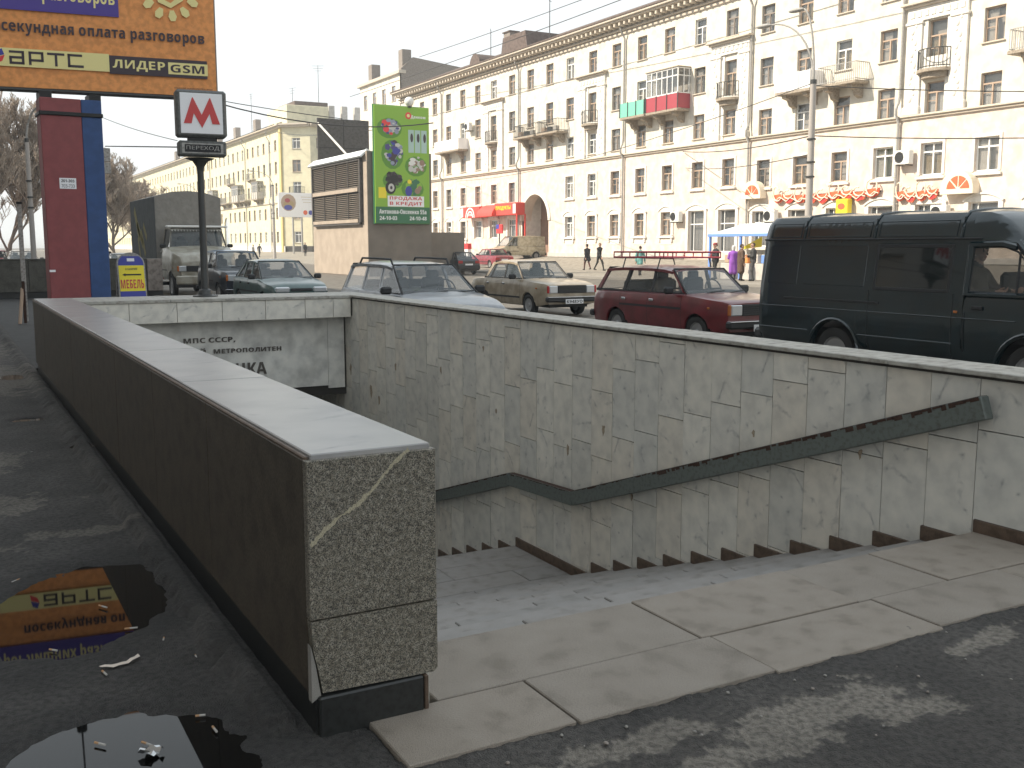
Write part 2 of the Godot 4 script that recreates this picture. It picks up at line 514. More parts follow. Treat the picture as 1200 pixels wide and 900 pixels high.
func lie(x: float, z: float) -> Array:
	# height of the asphalt and how bare (crumbled down to pale mortar) and how wet it is
	var n := bumps.get_noise_2d(x * 9.0, z * 9.0)
	var n2 := bumps.get_noise_2d(x * 45.0 + 90.0, z * 45.0)
	var h := n * 0.007 + n2 * 0.0035
	var wet := 0.0
	for e in hollows:
		var d := blob_at(x, z, e) + n * 0.22 + n2 * 0.06
		h -= 0.03 * smooth(-0.12, 0.35, d)
		wet = maxf(wet, smooth(-0.55, 0.02, d))
	var b := 0.0
	for e in bare:
		b = maxf(b, smooth(-0.05, 0.12, blob_at(x, z, e) * 0.9 + n * 0.75 + n2 * 0.35 + bumps.get_noise_2d(x * 22.0, z * 22.0 + 50.0) * 0.45))
	h -= b * 0.006
	if x > 0.84 and z < -3.3:
		h += 0.055 * smooth(0.84, 0.89, x + n * 0.05) * (1.0 - smooth(0.955, 0.985, x))
	if x > 1.19 and z < -2.80:
		h = 0.006 + n * 0.014 + n2 * 0.006 if z > -2.90 else -0.04
	return [h, b, wet]

func terrain(x0: float, x1: float, z0: float, z1: float, step: float) -> ArrayMesh:
	var nx := int(round((x1 - x0) / step))
	var nz := int(round((z1 - z0) / step))
	var v := PackedVector3Array()
	var c := PackedColorArray()
	var ix := PackedInt32Array()
	for j in nz + 1:
		for i in nx + 1:
			var x := x0 + (x1 - x0) * i / nx
			var z := z0 + (z1 - z0) * j / nz
			var l := lie(x, z)
			v.append(Vector3(x, l[0], z))
			var t: float = bumps.get_noise_2d(x * 3.0, z * 3.0 + 200.0)
			var base := Vector3(0.135, 0.125, 0.115).lerp(Vector3(0.145, 0.13, 0.116), smooth(-3.0, -2.6, z)) * (1.0 + t * 0.5)
			base = base.lerp(Vector3(0.06, 0.056, 0.053), l[2] * 0.8)
			base = base.lerp(Vector3(0.46, 0.41, 0.345) * (1.0 + t * 0.3), l[1] * (0.85 if z > -4.0 else 0.5))
			c.append(Color(base.x, base.y, base.z))
	var nr := PackedVector3Array()
	nr.resize(v.size())
	for j in nz + 1:
		for i in nx + 1:
			var k := j * (nx + 1) + i
			var a := v[j * (nx + 1) + maxi(i - 1, 0)]
			var b := v[j * (nx + 1) + mini(i + 1, nx)]
			var d := v[maxi(j - 1, 0) * (nx + 1) + i]
			var e := v[mini(j + 1, nz) * (nx + 1) + i]
			nr[k] = (e - d).cross(b - a).normalized()
			if i < nx and j < nz:
				ix.append_array([k, k + 1, k + nx + 1, k + 1, k + nx + 2, k + nx + 1])
	var arr := []
	arr.resize(Mesh.ARRAY_MAX)
	arr[Mesh.ARRAY_VERTEX] = v
	arr[Mesh.ARRAY_NORMAL] = nr
	arr[Mesh.ARRAY_COLOR] = c
	arr[Mesh.ARRAY_INDEX] = ix
	var m := ArrayMesh.new()
	m.add_surface_from_arrays(Mesh.PRIMITIVE_TRIANGLES, arr)
	return m

func sheet(x0: float, x1: float, z0: float, z1: float, y: float) -> Mesh:
	var g := Geo.new()
	g.quad(Vector3(x0, y, z1), Vector3(x1, y, z1), Vector3(x1, y, z0), Vector3(x0, y, z0))
	return g.mesh()

func lay_ground() -> void:
	bumps.seed = 7
	bumps.frequency = 0.45
	bumps.fractal_octaves = 4
	bumps.noise_type = FastNoiseLite.TYPE_SIMPLEX_SMOOTH
	var g := Geo.new()
	for r in [[-900, -60, -900, 900], [60, 900, -900, 900], [-60, 60, -900, -420], [-60, 60, 80, 900]]:
		g.quad(Vector3(r[0], -0.3, r[3]), Vector3(r[1], -0.3, r[3]), Vector3(r[1], -0.3, r[2]), Vector3(r[0], -0.3, r[2]))
	ground("terrain", g.mesh(), M.earth)
	var pv := ground("asphalt_pavement", terrain(-1.2, 1.2, -9.0, -3.16, 0.02), M.asphalt)
	part(pv, "asphalt_front", terrain(-1.2, 6.2, -3.16, -1.9, 0.0125), M.asphalt)
	part(pv, "asphalt_far", terrain(-1.5, 1.02, -34.0, -9.0, 0.07), M.asphalt)
	g = Geo.new()
	for r in [[-60, -1.15, -420, 80], [-1.2, 6.2, -1.95, 80], [-1.2, 0.98, -420, -33.9], [0.98, 6.2, -420, -22.9], [0.98, 6.2, -22.9, -15.4], [5.455, 6.2, -15.4, -3.1], [6.1, 6.2, -3.2, -1.95]]:
		g.quad(Vector3(r[0], -0.02, r[3]), Vector3(r[1], -0.02, r[3]), Vector3(r[1], -0.02, r[2]), Vector3(r[0], -0.02, r[2]))
	ground("pavement", g.mesh(), M.asphalt_plain)
	for i in hollows.size():
		var e: Array = hollows[i]
		g = Geo.new()
		var ring := []
		for k in 28:
			var a := TAU * k / 28
			var q := Vector2(cos(a) * e[2], sin(a) * e[3]).rotated(e[4]) * 1.25
			ring.append(Vector3(minf(e[0] + q.x, 0.99), -0.0125 - 0.0004 * i, e[1] + q.y))
		for k in 28:
			g.tri(Vector3(e[0], -0.0125 - 0.0004 * i, e[1]), ring[(k + 1) % 28], ring[k])
		ground("puddle_water", g.mesh(), M.water)
	ground("road", sheet(6.3, 31.0, -420, 80, -0.13), M.road)
	g = Geo.new()
	g.span(6.18, 6.32, -0.3, -0.002, -420, 80, 0.02)
	g.span(31.0, 31.16, -0.3, 0.01, -420, 80, 0.02)
	ground("kerb", g.mesh(), M.kerb)
	g = Geo.new()
	var prev := Vector2(31.16, 0.0)
	for q in [Vector2(38.5, 0.06), Vector2(42.2, 0.5), Vector2(44.3, 0.78), Vector2(60, 0.78)]:
		g.quad(Vector3(prev.x, prev.y, 80), Vector3(q.x, q.y, 80), Vector3(q.x, q.y, -420), Vector3(prev.x, prev.y, -420))
		prev = q
	ground("far_pavement", g.mesh(), M.far_pavement)

const RISE := 0.1236
const GO := 0.362
const TOP_Z := -3.74

func stair_line() -> Array:
	# [z, y of the tread that begins there], from the top down
	var out := []
	for k in 12:
		out.append([TOP_Z - GO * k, -RISE * (k + 1)])
	for k in 12:
		out.append([-9.16 - 0.39 * k, -RISE * 12 - 0.13 * (k + 1)])
	return out

func build_stairs() -> void:
	var line := stair_line()
	var holder := ground("stairs", box_mesh(Vector3(3.66, 0.3, 0.5)), M.mortar)
	holder.position = Vector3(3.28, -3.4, -13.9)
	var inv := Vector3(-3.28, 3.4, 13.9)
	# concrete under the treads
	for i in line.size():
		var z0: float = line[i][0]
		var z1: float = line[i + 1][0] if i + 1 < line.size() else -14.2
		var y: float = line[i][1]
		box_part(holder, "stair_core", Vector3(3.28, y - 0.35, (z0 + z1) / 2.0 + 0.02) + inv, Vector3(3.66, 0.5, z0 - z1), M.mortar)
		var depth := z0 - z1
		var rows := 1 if depth < 0.6 else 4
		for r in rows:
			var za := z0 - depth * r / rows
			var zb := z0 - depth * (r + 1) / rows
			var x := 1.46
			var first := rng.randf_range(0.35, 0.95)
			while x < 5.08:
				var w := minf(first if x < 1.5 else rng.randf_range(0.8, 1.25), 5.1 - x)
				if 5.1 - x - w < 0.3:
					w = 5.1 - x
				var nose := 0.025 if r == 0 else 0.0
				var s := Vector3(w - 0.006, 0.1236, za - zb + nose - 0.006)
				var o := box_part(holder, "tread_slab", Vector3(x + w / 2.0, y - 0.0618 + rng.randf_range(-0.003, 0.003), (za + nose + zb) / 2.0) + inv, s, M.step_granite if (rng.randi() % 3 > 0) else M.step_granite_light, 0.005)
				o.rotation.x = rng.randf_range(-0.004, 0.004)
				x += w
	# paving in front of the first step, two rows
	var pave := ground("entrance_paving", box_mesh(Vector3(3.9, 0.2, 0.88)), M.mortar)
	pave.position = Vector3(3.25, -0.13, -3.3)
	var off := Vector3(-3.25, 0.13, 3.3)
	var edges := [1.19, 1.83, 2.735, 3.69, 4.6, 5.5, 6.4]
	for i in edges.size() - 1:
		var zf := -2.835 + 0.012 * (i % 3)
		var o := box_part(pave, "paving_slab", Vector3((edges[i] + edges[i + 1]) / 2.0, -0.05 + 0.004 * (i % 2), (zf - 3.215) / 2.0) + off, Vector3(edges[i + 1] - edges[i] - 0.006, 0.13, zf + 3.215), M.paving_stone if i % 2 else M.paving_stone_warm, 0.004)
		o.scale.z = 1.0
		o.rotation.y = rng.randf_range(-0.004, 0.004)
	var e2 := [1.47, 2.69, 3.62, 4.24, 5.10]
	for i in 4:
		var o := box_part(pave, "paving_slab", Vector3((e2[i] + e2[i + 1]) / 2.0, -0.05 + 0.005 * (i % 2), -3.476) + off, Vector3(e2[i + 1] - e2[i] - 0.005, 0.13, 0.505), M.paving_stone_warm if i % 2 else M.paving_stone, 0.004)
		o.rotation.x = rng.randf_range(-0.005, 0.005)


func build_right_wall() -> void:
	var o := thing("marble_parapet_wall", "long wall of tall grey marble slabs on the street side of the stairway", "wall", Vector3(5.28, 0, -8.6))
	var d := Vector3(-5.28, 0, 8.6)
	box_part(o, "wall_core", Vector3(5.285, -1.6, -9.1) + d, Vector3(0.28, 5.0, 11.76), M.mortar)
	box_part(o, "outer_face", Vector3(5.437, 0.42, -9.1) + d, Vector3(0.02, 0.95, 11.76), M.marble_plain)
	box_part(o, "end_panel", Vector3(5.287, 0.40, -3.205) + d, Vector3(0.315, 0.99, 0.02), M.marble_warm, 0.003)
	# coping
	var z := -3.17
	var i := 0
	while z > -15.0:
		var l := minf([1.22, 1.31, 1.18, 1.27][i % 4], z + 15.02)
		box_part(o, "coping_slab", Vector3(5.272, 0.935 + 0.001 * (i % 3), z - l / 2.0) + d, Vector3(0.37, 0.03, l - 0.004), M.marble_coping, 0.005)
		box_part(o, "coping_bed", Vector3(5.272, 0.912, z - l / 2.0) + d, Vector3(0.33, 0.016, l), M.mortar)
		z -= l
		i += 1
	# where marble may stand: above the skirting, under the coping
	var region := PackedVector2Array([Vector2(-3.195, 0.905), Vector2(-3.195, 0.09)])
	for e in stair_line():
		region.append(Vector2(e[0], region[region.size() - 1].y))
		region.append(Vector2(e[0], e[1] + 0.09))
	region.append(Vector2(-16.0, region[region.size() - 1].y))
	region.append(Vector2(-16.0, 0.905))
	var seam := [0.61, 0.53, 0.43, 0.32, 0.21, 0.10, -0.03, -0.15, -0.28, 0.26, 0.69, 0.58, 0.35, 0.45, 0.34, 0.45, 0.31, 0.20, 0.08, 0.63, 0.57, 0.41, 0.32, 0.21, 0.10, 0.59, 0.46, 0.31, 0.62, 0.55, 0.48, 0.3, 0.2, 0.5, 0.4, 0.3, 0.6, 0.5]
	var kinds := ["marble_pale", "marble_plain", "marble_bright", "marble_grey", "marble_warm", "marble_dull"]
	var T := Transform3D(Basis(Vector3(0, 0, 1), Vector3(0, 1, 0), Vector3(-1, 0, 0)), Vector3(5.12, 0, 0) + d)
	for k in 38:
		var za: float = -3.195 if k == 0 else -3.42 - 0.333 * k
		var zb := -3.42 - 0.333 * (k + 1)
		var y: float = seam[k] - 0.61 * 6
		while y < 0.9:
			var rect := PackedVector2Array([Vector2(za - 0.003, y + 0.003), Vector2(zb + 0.003, y + 0.003), Vector2(zb + 0.003, y + 0.607), Vector2(za - 0.003, y + 0.607)])
			for poly in Geometry2D.intersect_polygons(rect, region):
				var g := Geo.new()
				var proud := rng.randf_range(-0.003, 0.003)
				g.prism(poly, -0.022, proud, T)
				part(o, "marble_slab", g.mesh(), M[kinds[rng.randi() % 6]])
			y += 0.61
	# brown skirting along the steps
	var line := stair_line()
	box_part(o, "skirting", Vector3(5.116, 0.037, -3.467) + d, Vector3(0.02, 0.10, 0.546), M.brown_granite, 0.002)
	for n in line.size():
		var z0: float = line[n][0]
		var z1: float = line[n + 1][0] if n + 1 < line.size() else -16.0
		var h := 0.09 + (RISE if n < 12 else 0.13) * 0.0
		box_part(o, "skirting", Vector3(5.117, line[n][1] + h / 2.0 - 0.012, (z0 + z1) / 2.0) + d, Vector3(0.02, h + 0.020, z0 - z1 - 0.003), M.brown_granite, 0.002)
	for e in [[-0.10, -14.1, 0.05], [-0.32, -13.3, 0.06], [-0.42, -13.0, 0.05], [0.1, -12.4, 0.03], [0.02, -7.55, 0.035], [-0.26, -8.15, 0.03], [-0.28, -6.9, 0.02], [0.3, -5.6, 0.02], [-0.5, -7.1, 0.02], [0.55, -9.9, 0.02], [0.2, -11.0, 0.03], [-0.1, -9.6, 0.02], [0.33, -4.6, 0.02]]:
		var pl := PackedVector2Array()
		for q in 11:
			var a := TAU * q / 11
			pl.append(Vector2(e[1] + cos(a) * e[2] * rng.randf_range(0.4, 1.1), e[0] + sin(a) * e[2] * (2.6 if a > PI else 1.0) * rng.randf_range(0.5, 1.1)))
		var g := Geo.new()
		g.prism(pl, 0.0, 0.0042, T)
		part(o, "rust_stain", g.mesh(), M.stain_brown)
	# drip stains and rust spots do their work in the slabs' own texture; the handrail is a box channel on brackets
	var hr := thing("handrail", "dark grey steel handrail running down the marble wall in three slopes, rusty along its top", "handrail", Vector3(5.06, 0.75, -3.66))
	var hd := Vector3(-5.06, -0.75, 3.66)
	var pts := [Vector2(-3.66, 0.755), Vector2(-7.95, -0.705), Vector2(-9.16, -0.765), Vector2(-13.6, -2.16)]
	for n in 3:
		var a: Vector2 = pts[n]
		var b: Vector2 = pts[n + 1]
		var ang := atan2(b.y - a.y, a.x - b.x)
		var B := Basis(Vector3.RIGHT, ang)
		var g := Geo.new()
		var ln := a.distance_to(b)
		g.box(Vector3.ZERO, Vector3(0.07, 0.135, ln), 0.006)
		var xf := Transform3D(B, Vector3(5.062, (a.y + b.y) / 2.0, (a.x + b.x) / 2.0) + hd)
		part(hr, "rail", g.mesh(), M.rail_paint, xf)
		# flaked edge of bare rust along the upper arris
		g = Geo.new()
		var s := -ln / 2.0 + 0.02
		while s < ln / 2.0 - 0.05:
			var w := rng.randf_range(0.015, 0.08)
			var drop := rng.randf_range(0.004, 0.034) * (1.0 if n == 0 and s > -1.0 else 0.5)
			g.box(Vector3(-0.0362, 0.0655 - drop / 2.0, s + w / 2.0), Vector3(0.002, drop, w), 0.0005)
			s += w * 0.85 + maxf(0.0, rng.randf_range(-0.06, 0.04))
		g.box(Vector3(0, 0.0685, 0), Vector3(0.06, 0.002, ln - 0.02))
		var ru := part(hr, "rust", g.mesh(), M.rust, xf)
		ru.set_meta("kind", "stuff")
		for q in [0.2, 0.5, 0.8]:
			box_part(hr, "bracket", Vector3(5.10, lerpf(a.y, b.y, q), lerpf(a.x, b.x, q)) + hd, Vector3(0.03, 0.06, 0.06), M.dark_metal)

func build_left_wall() -> void:
	var o := thing("granite_parapet_wall", "low dark granite wall with a broad polished coping, nearest to the camera, beside the puddles", "wall", Vector3(1.22, 0, -8.9))
	var d := Vector3(-1.22, 0, 8.9)
	box_part(o, "wall_core", Vector3(1.222, -1.45, -8.92) + d, Vector3(0.40, 4.7, 11.40), M.mortar)
	box_part(o, "plinth_side", Vector3(1.018, 0.06, -8.9) + d, Vector3(0.012, 0.17, 11.4), M.granite_black)
	# outer granite slabs
	var z := -3.232
	var i := 0
	while z > -14.6:
		var l := minf([1.42, 1.36, 1.45][i % 3], z + 14.62)
		box_part(o, "granite_slab", Vector3(1.0105, 0.545 , z - l / 2.0) + d, Vector3(0.025 + 0.001 * (i % 2), 0.81, l - 0.004), M.granite_dark, 0.003)
		z -= l
		i += 1
	# end face
	box_part(o, "end_slab", Vector3(1.229, 0.681, -3.211) + d, Vector3(0.464, 0.543, 0.042), M.granite, 0.003)
	# the lower slab has lost its corner
	var g := Geo.new()
	g.prism(PackedVector2Array([Vector2(1.035, 0.15), Vector2(1.02, 0.24), Vector2(1.006, 0.30), Vector2(1.0, 0.405), Vector2(1.461, 0.405), Vector2(1.461, 0.155), Vector2(1.445, 0.142)]), -3.232, -3.19, Transform3D(Basis.IDENTITY, d))
	part(o, "end_slab", g.mesh(), M.granite)
	g = Geo.new()
	g.prism(PackedVector2Array([Vector2(0.998, 0.12), Vector2(1.03, 0.14), Vector2(1.014, 0.25), Vector2(0.999, 0.32)]), -3.232, -3.196, Transform3D(Basis.IDENTITY, d))
	part(o, "mortar_patch", g.mesh(), M.kerb)
	box_part(o, "plinth", Vector3(1.21, 0.055, -3.20) + d, Vector3(0.385, 0.17, 0.05), M.granite_black, 0.006)
	box_part(o, "plinth_return", Vector3(1.412, 0.055, -3.22) + d, Vector3(0.015, 0.17, 0.09), M.brown_granite, 0.003)
	# pale seam that runs up the end slab
	g = Geo.new()
	var rows := []
	for k in 49:
		var t := k / 48.0
		var q := Vector2(lerpf(1.006, 1.36, t), lerpf(0.665, 0.951, t) + 0.010 * sin(t * 9.0) + rng.randf_range(-0.004, 0.004))
		var wd := 0.001 + 0.004 * absf(sin(t * 7.0 + 1.0)) + rng.randf_range(-0.001, 0.004)
		rows.append([Vector3(q.x - wd * 0.6, q.y + wd, -3.1893) + d, Vector3(q.x + wd * 0.6, q.y - wd, -3.1893) + d])
	g.grid(rows, true)
	part(o, "stone_vein", g.mesh(), M.granite_vein)
	# marble inner face
	var kinds := ["marble_pale", "marble_plain", "marble_grey", "marble_warm"]
	for k in 31:
		box_part(o, "inner_slab", Vector3(1.435, -0.95, -3.42 - 0.36 * k) + d, Vector3(0.03, 3.7, 0.355), M[kinds[k % 4]])
	# coping of polished slabs, inside a narrow granite border
	z = -3.205
	i = 0
	while z > -14.6:
		var l := minf([2.06, 1.72, 1.85, 1.66][i % 4], z + 14.62)
		box_part(o, "coping_slab", Vector3(1.232 + 0.001 * (i % 2), 0.958 + 0.0012 * (i % 3), z - l / 2.0) + d, Vector3(0.43, 0.026, l - 0.004), M.marble_polished, 0.004)
		z -= l
		i += 1
	box_part(o, "coping_edge", Vector3(1.008, 0.955, -8.92) + d, Vector3(0.017, 0.014, 11.4), M.brown_granite, 0.004)

func build_back_wall() -> void:
	var o := thing("underpass_lintel", "marble band and lettered slab above the mouth of the underpass, between the two walls", "lintel", Vector3(3.3, 0, -14.4))
	var d := Vector3(-3.3, 0, 14.4)
	box_part(o, "lintel_core", Vector3(3.29, 0.19, -14.68) + d, Vector3(3.68, 1.41, 0.72), M.mortar)
	box_part(o, "lintel_brow", Vector3(3.29, 0.775, -14.16) + d, Vector3(3.68, 0.25, 0.30), M.mortar)
	var xs := [1.46, 2.08, 2.68, 3.27, 3.86, 4.42, 4.83, 5.095]
	for i in 7:
		box_part(o, "marble_panel", Vector3((xs[i] + xs[i + 1]) / 2.0, 0.773, -13.992) + d, Vector3(xs[i + 1] - xs[i] - 0.006, 0.268, 0.026 + 0.002 * (i % 2)), M[["marble_bright", "marble_pale", "marble_bright", "marble_plain"][i % 4]], 0.003)
	xs = [1.44, 2.6, 3.7, 4.75, 5.48]
	for i in 4:
		box_part(o, "coping_slab", Vector3((xs[i] + xs[i + 1]) / 2.0, 0.929 , -14.49) + d, Vector3(xs[i + 1] - xs[i] - 0.004, 0.044, 1.06), M.marble_coping, 0.006)
	box_part(o, "fascia_slab", Vector3(3.15, 0.136, -14.30) + d, Vector3(3.38, 1.02, 0.02), M.fascia, 0.003)
	box_part(o, "fascia_end", Vector3(4.968, 0.115, -14.298) + d, Vector3(0.25, 1.06, 0.02), M.fascia, 0.003)
	var w := thing("underpass_passage", "dark passage under the street behind the lettered slab", "passage", Vector3(3.3, -3.0, -18))
	d = Vector3(-3.3, 3.0, 18)
	box_part(w, "passage_floor", Vector3(3.3, -3.29, -19.2) + d, Vector3(4.4, 0.2, 10), M.step_granite)
	box_part(w, "passage_ceiling", Vector3(3.3, -0.28, -19.2) + d, Vector3(4.4, 0.2, 8.3), M.kerb)
	box_part(w, "passage_wall", Vector3(1.2, -1.8, -19.2) + d, Vector3(0.2, 3.2, 8.3), M.marble_grey)
	box_part(w, "passage_wall", Vector3(5.35, -1.8, -19.6) + d, Vector3(0.2, 3.2, 8.9), M.marble_grey)
	box_part(w, "passage_wall", Vector3(3.3, -1.8, -23.4) + d, Vector3(4.4, 3.2, 0.2), M.marble_grey)
	var l := thing("station_lettering", "dark metal Cyrillic letters in three lines on the pale slab over the underpass", "lettering", Vector3(3.3, 0, -14.289))
	d = Vector3(-3.3, 0, 14.289)
	letters(l, "letter_row", "МПС СССР,", M.letter_metal, Transform3D(Basis.IDENTITY, Vector3(3.155, 0.36, -14.286) + d), 0.70, 0.078, 0.014)
	letters(l, "letter_row", "КУЙБЫШЕВСКИЙ   МЕТРОПОЛИТЕН", M.letter_metal, Transform3D(Basis.IDENTITY, Vector3(3.125, 0.215, -14.286) + d), 2.05, 0.078, 0.014)
	letters(l, "letter_row", "БЕЗЫМЯНКА", M.letter_metal, Transform3D(Basis.IDENTITY, Vector3(3.25, -0.06, -14.286) + d), 1.36, 0.17, 0.016)

# ---------------------------------------------------------------- buildings
# a wall in its own plane (x to the right, y up, outside towards +z) with rectangular openings and their reveals
func wall_mesh(x0: float, x1: float, y0: float, y1: float, holes: Array, deep := 0.22) -> Mesh:
	var xs := [x0, x1]
	var ys := [y0, y1]
	for h in holes:
		for v in [h[0], h[1]]:
			if v > x0 and v < x1 and not xs.has(v):
				xs.append(v)
		for v in [h[2], h[3]]:
			if v > y0 and v < y1 and not ys.has(v):
				ys.append(v)
	xs.sort()
	ys.sort()
	var g := Geo.new()
	for i in xs.size() - 1:
		var run := -1
		for j in ys.size():
			var open := j == ys.size() - 1
			if not open:
				var cx: float = (xs[i] + xs[i + 1]) / 2.0
				var cy: float = (ys[j] + ys[j + 1]) / 2.0
				for h in holes:
					if cx > h[0] and cx < h[1] and cy > h[2] and cy < h[3]:
						open = true
						break
			if open and run >= 0:
				g.quad(Vector3(xs[i], ys[run], 0), Vector3(xs[i + 1], ys[run], 0), Vector3(xs[i + 1], ys[j], 0), Vector3(xs[i], ys[j], 0))
				run = -1
			elif not open and run < 0:
				run = j
	for h in holes:
		if h[0] < x0 - 0.01 or h[1] > x1 + 0.01 or h[2] < y0 - 0.01 or h[3] > y1 + 0.01:
			continue
		var q := [Vector3(h[0], h[2], 0), Vector3(h[1], h[2], 0), Vector3(h[1], h[3], 0), Vector3(h[0], h[3], 0)]
		for k in 4:
			var a: Vector3 = q[k]
			var b: Vector3 = q[(k + 1) % 4]
			g.quad(a, b, b - Vector3(0, 0, deep), a - Vector3(0, 0, deep))
	return g.mesh()

# window of w by h: the frame with its bars, a pane and what hangs or lies behind it
func window_meshes(w: float, h: float, style: int) -> Array:
	var key := "window%.2f/%.2f/%d" % [w, h, style]
	if not mesh_cache.has(key):
		var f := Geo.new()
		var t := 0.065
		f.span(-w / 2, -w / 2 + t, 0, h, -0.20, -0.13)
		f.span(w / 2 - t, w / 2, 0, h, -0.20, -0.13)
		f.span(-w / 2 + t, w / 2 - t, 0, t, -0.20, -0.13)
		f.span(-w / 2 + t, w / 2 - t, h - t, h, -0.20, -0.13)
		if style == 0:    # light above two sashes
			f.span(-w / 2 + t, w / 2 - t, h * 0.66, h * 0.66 + 0.075, -0.195, -0.125)
			f.span(-0.04, 0.04, t, h * 0.66, -0.195, -0.127)
			f.span(-w / 2 + t, -0.04, h * 0.42, h * 0.42 + 0.03, -0.19, -0.145)
		elif style == 1:  # four lights
			f.span(-w / 2 + t, w / 2 - t, h * 0.70, h * 0.70 + 0.08, -0.195, -0.125)
			f.span(-0.04, 0.04, t, h * 0.70, -0.195, -0.127)
			f.span(-0.035, 0.035, h * 0.70 + 0.08, h - t, -0.195, -0.127)
		elif style == 2:  # shop front
			f.span(-w / 2 + t, w / 2 - t, h * 0.66, h * 0.66 + 0.07, -0.195, -0.125)
			f.span(-w / 2 + w * 0.24, -w / 2 + w * 0.24 + 0.05, t, h - t, -0.19, -0.127)
		else:             # three sashes
			f.span(-w / 2 + t, w / 2 - t, h * 0.68, h * 0.68 + 0.07, -0.195, -0.125)
			f.span(-w * 0.17 - 0.03, -w * 0.17 + 0.03, t, h * 0.68, -0.195, -0.127)
			f.span(w * 0.17 - 0.03, w * 0.17 + 0.03, t, h * 0.68, -0.195, -0.127)
		var g := Geo.new()
		g.span(-w / 2 + 0.03, w / 2 - 0.03, 0.03, h - 0.03, -0.172, -0.166)
		var r := Geo.new()
		r.span(-w / 2 - 0.01, w / 2 + 0.01, -0.01, h + 0.01, -0.5, -0.46)
		mesh_cache[key] = [f.mesh(), g.mesh(), r.mesh()]
	return mesh_cache[key]

func window(o: Node3D, xf: Transform3D, w: float, h: float, style: int, frame: String, behind: String, curtain := "", casing := "", sill := true) -> MeshInstance3D:
	var m := window_meshes(w, h, style)
	var f := part(o, "window", m[0], M[frame], xf)
	part(f, "pane", m[1], M.pane)
	part(f, "room", m[2], M[behind])
	if curtain != "":
		var key := "curtain%.2f/%.2f/%d" % [w, h, curtain.length() % 3]
		if not mesh_cache.has(key):
			var c := Geo.new()
			var rows := []
			var half: bool = curtain.length() % 3 == 0
			for k in 15:
				var x := lerpf(-w / 2, 0.0 if half else w / 2, k / 14.0)
				rows.append([Vector3(x, 0, -0.30 + 0.03 * (k % 2)), Vector3(x, h * (1.0 if half else 0.66), -0.30 + 0.03 * (k % 2))])
			c.grid(rows, true)
			mesh_cache[key] = c.mesh()
		part(f, "curtain", mesh_cache[key], M[curtain])
	if sill:
		part(f, "sill", box_mesh(Vector3(w + 0.16, 0.06, 0.16), 0.01), M.plaster_trim, at(0, -0.03, 0.02))
	if casing != "":
		var key2 := "casing%.2f/%.2f" % [w, h]
		if not mesh_cache.has(key2):
			var c := Geo.new()
			for s in [-1.0, 1.0]:
				c.span(s * (w / 2 + 0.002), s * (w / 2 + 0.16), 0, h + 0.16, 0.002, 0.05, 0.008)
			c.span(-w / 2, w / 2, h + 0.002, h + 0.16, 0.002, 0.048, 0.008)
			c.span(-w / 2 - 0.22, w / 2 + 0.22, -0.2, -0.07, 0.002, 0.13, 0.01)
			mesh_cache[key2] = c.mesh()
		part(f, "casing", mesh_cache[key2], M[casing])
	return f

func arc(w: float, rise: float, n: int, y: float, grow := 0.0) -> PackedVector2Array:
	# a flat arch over a width w that springs at y; grow makes the outer edge of a moulding
	var r := (w * w / 4.0 + rise * rise) / (2.0 * rise)
	var half := asin(clampf(w / 2.0 / r, -1.0, 1.0)) if rise <= w / 2.0 else PI / 2.0
	var out := PackedVector2Array()
	for k in n + 1:
		var a := lerpf(-half, half, float(k) / n)
		out.append(Vector2(sin(a) * (r + grow), y + rise - r + cos(a) * (r + grow)))
	return out

# plaster surround with a flat arched head, as on the ground floor
func arched_casing(w: float, h: float, apron := true) -> Mesh:
	var key := "arched%.2f/%.2f%s" % [w, h, apron]
	if not mesh_cache.has(key):
		var g := Geo.new()
		for s in [-1.0, 1.0]:
			g.span(s * (w / 2 + 0.002), s * (w / 2 + 0.26), 0, h, 0.002, 0.07, 0.01)
		var head := PackedVector2Array([Vector2(-w / 2 - 0.26, h), Vector2(w / 2 + 0.26, h)])
		var top := arc(w + 0.52, 0.34, 10, h + 0.02)
		top.reverse()
		head.append_array(top)
		g.prism(head, 0.002, 0.072)
		var rim := arc(w + 0.52, 0.34, 12, h + 0.02, 0.09)
		var inner := arc(w + 0.52, 0.34, 12, h + 0.02)
		inner.reverse()
		rim.append_array(inner)
		g.prism(rim, 0.002, 0.13)
		if apron:
			g.span(-w / 2 - 0.34, w / 2 + 0.34, -0.17, -0.03, 0.002, 0.15, 0.015)
			for s in [-1.0, 1.0]:
				g.span(s * (w / 2 + 0.04), s * (w / 2 + 0.2), -0.45, -0.17, 0.002, 0.11, 0.02)
			g.span(-w / 2 - 0.05, w / 2 + 0.05, -0.62, -0.26, 0.002, 0.03, 0.008)
		mesh_cache[key] = g.mesh()
	return mesh_cache[key]

func railing(g: Geo, x0: float, x1: float, y: float, d: float, h := 0.95, gap := 0.13) -> void:
	# bars round three sides of a slab that stands out by d
	for yy in [y + 0.08, y + h]:
		g.box(Vector3((x0 + x1) / 2, yy, d), Vector3(x1 - x0, 0.04, 0.04))
		for x in [x0, x1]:
			g.box(Vector3(x, yy, d / 2), Vector3(0.04, 0.04, d))
	var n := int((x1 - x0) / gap)
	for k in n + 1:
		g.box(Vector3(lerpf(x0, x1, float(k) / n), y + h / 2, d), Vector3(0.022, h, 0.022))
	n = int(d / gap)
	for k in n:
		for x in [x0, x1]:
			g.box(Vector3(x, y + h / 2, d * k / n), Vector3(0.022, h, 0.022))

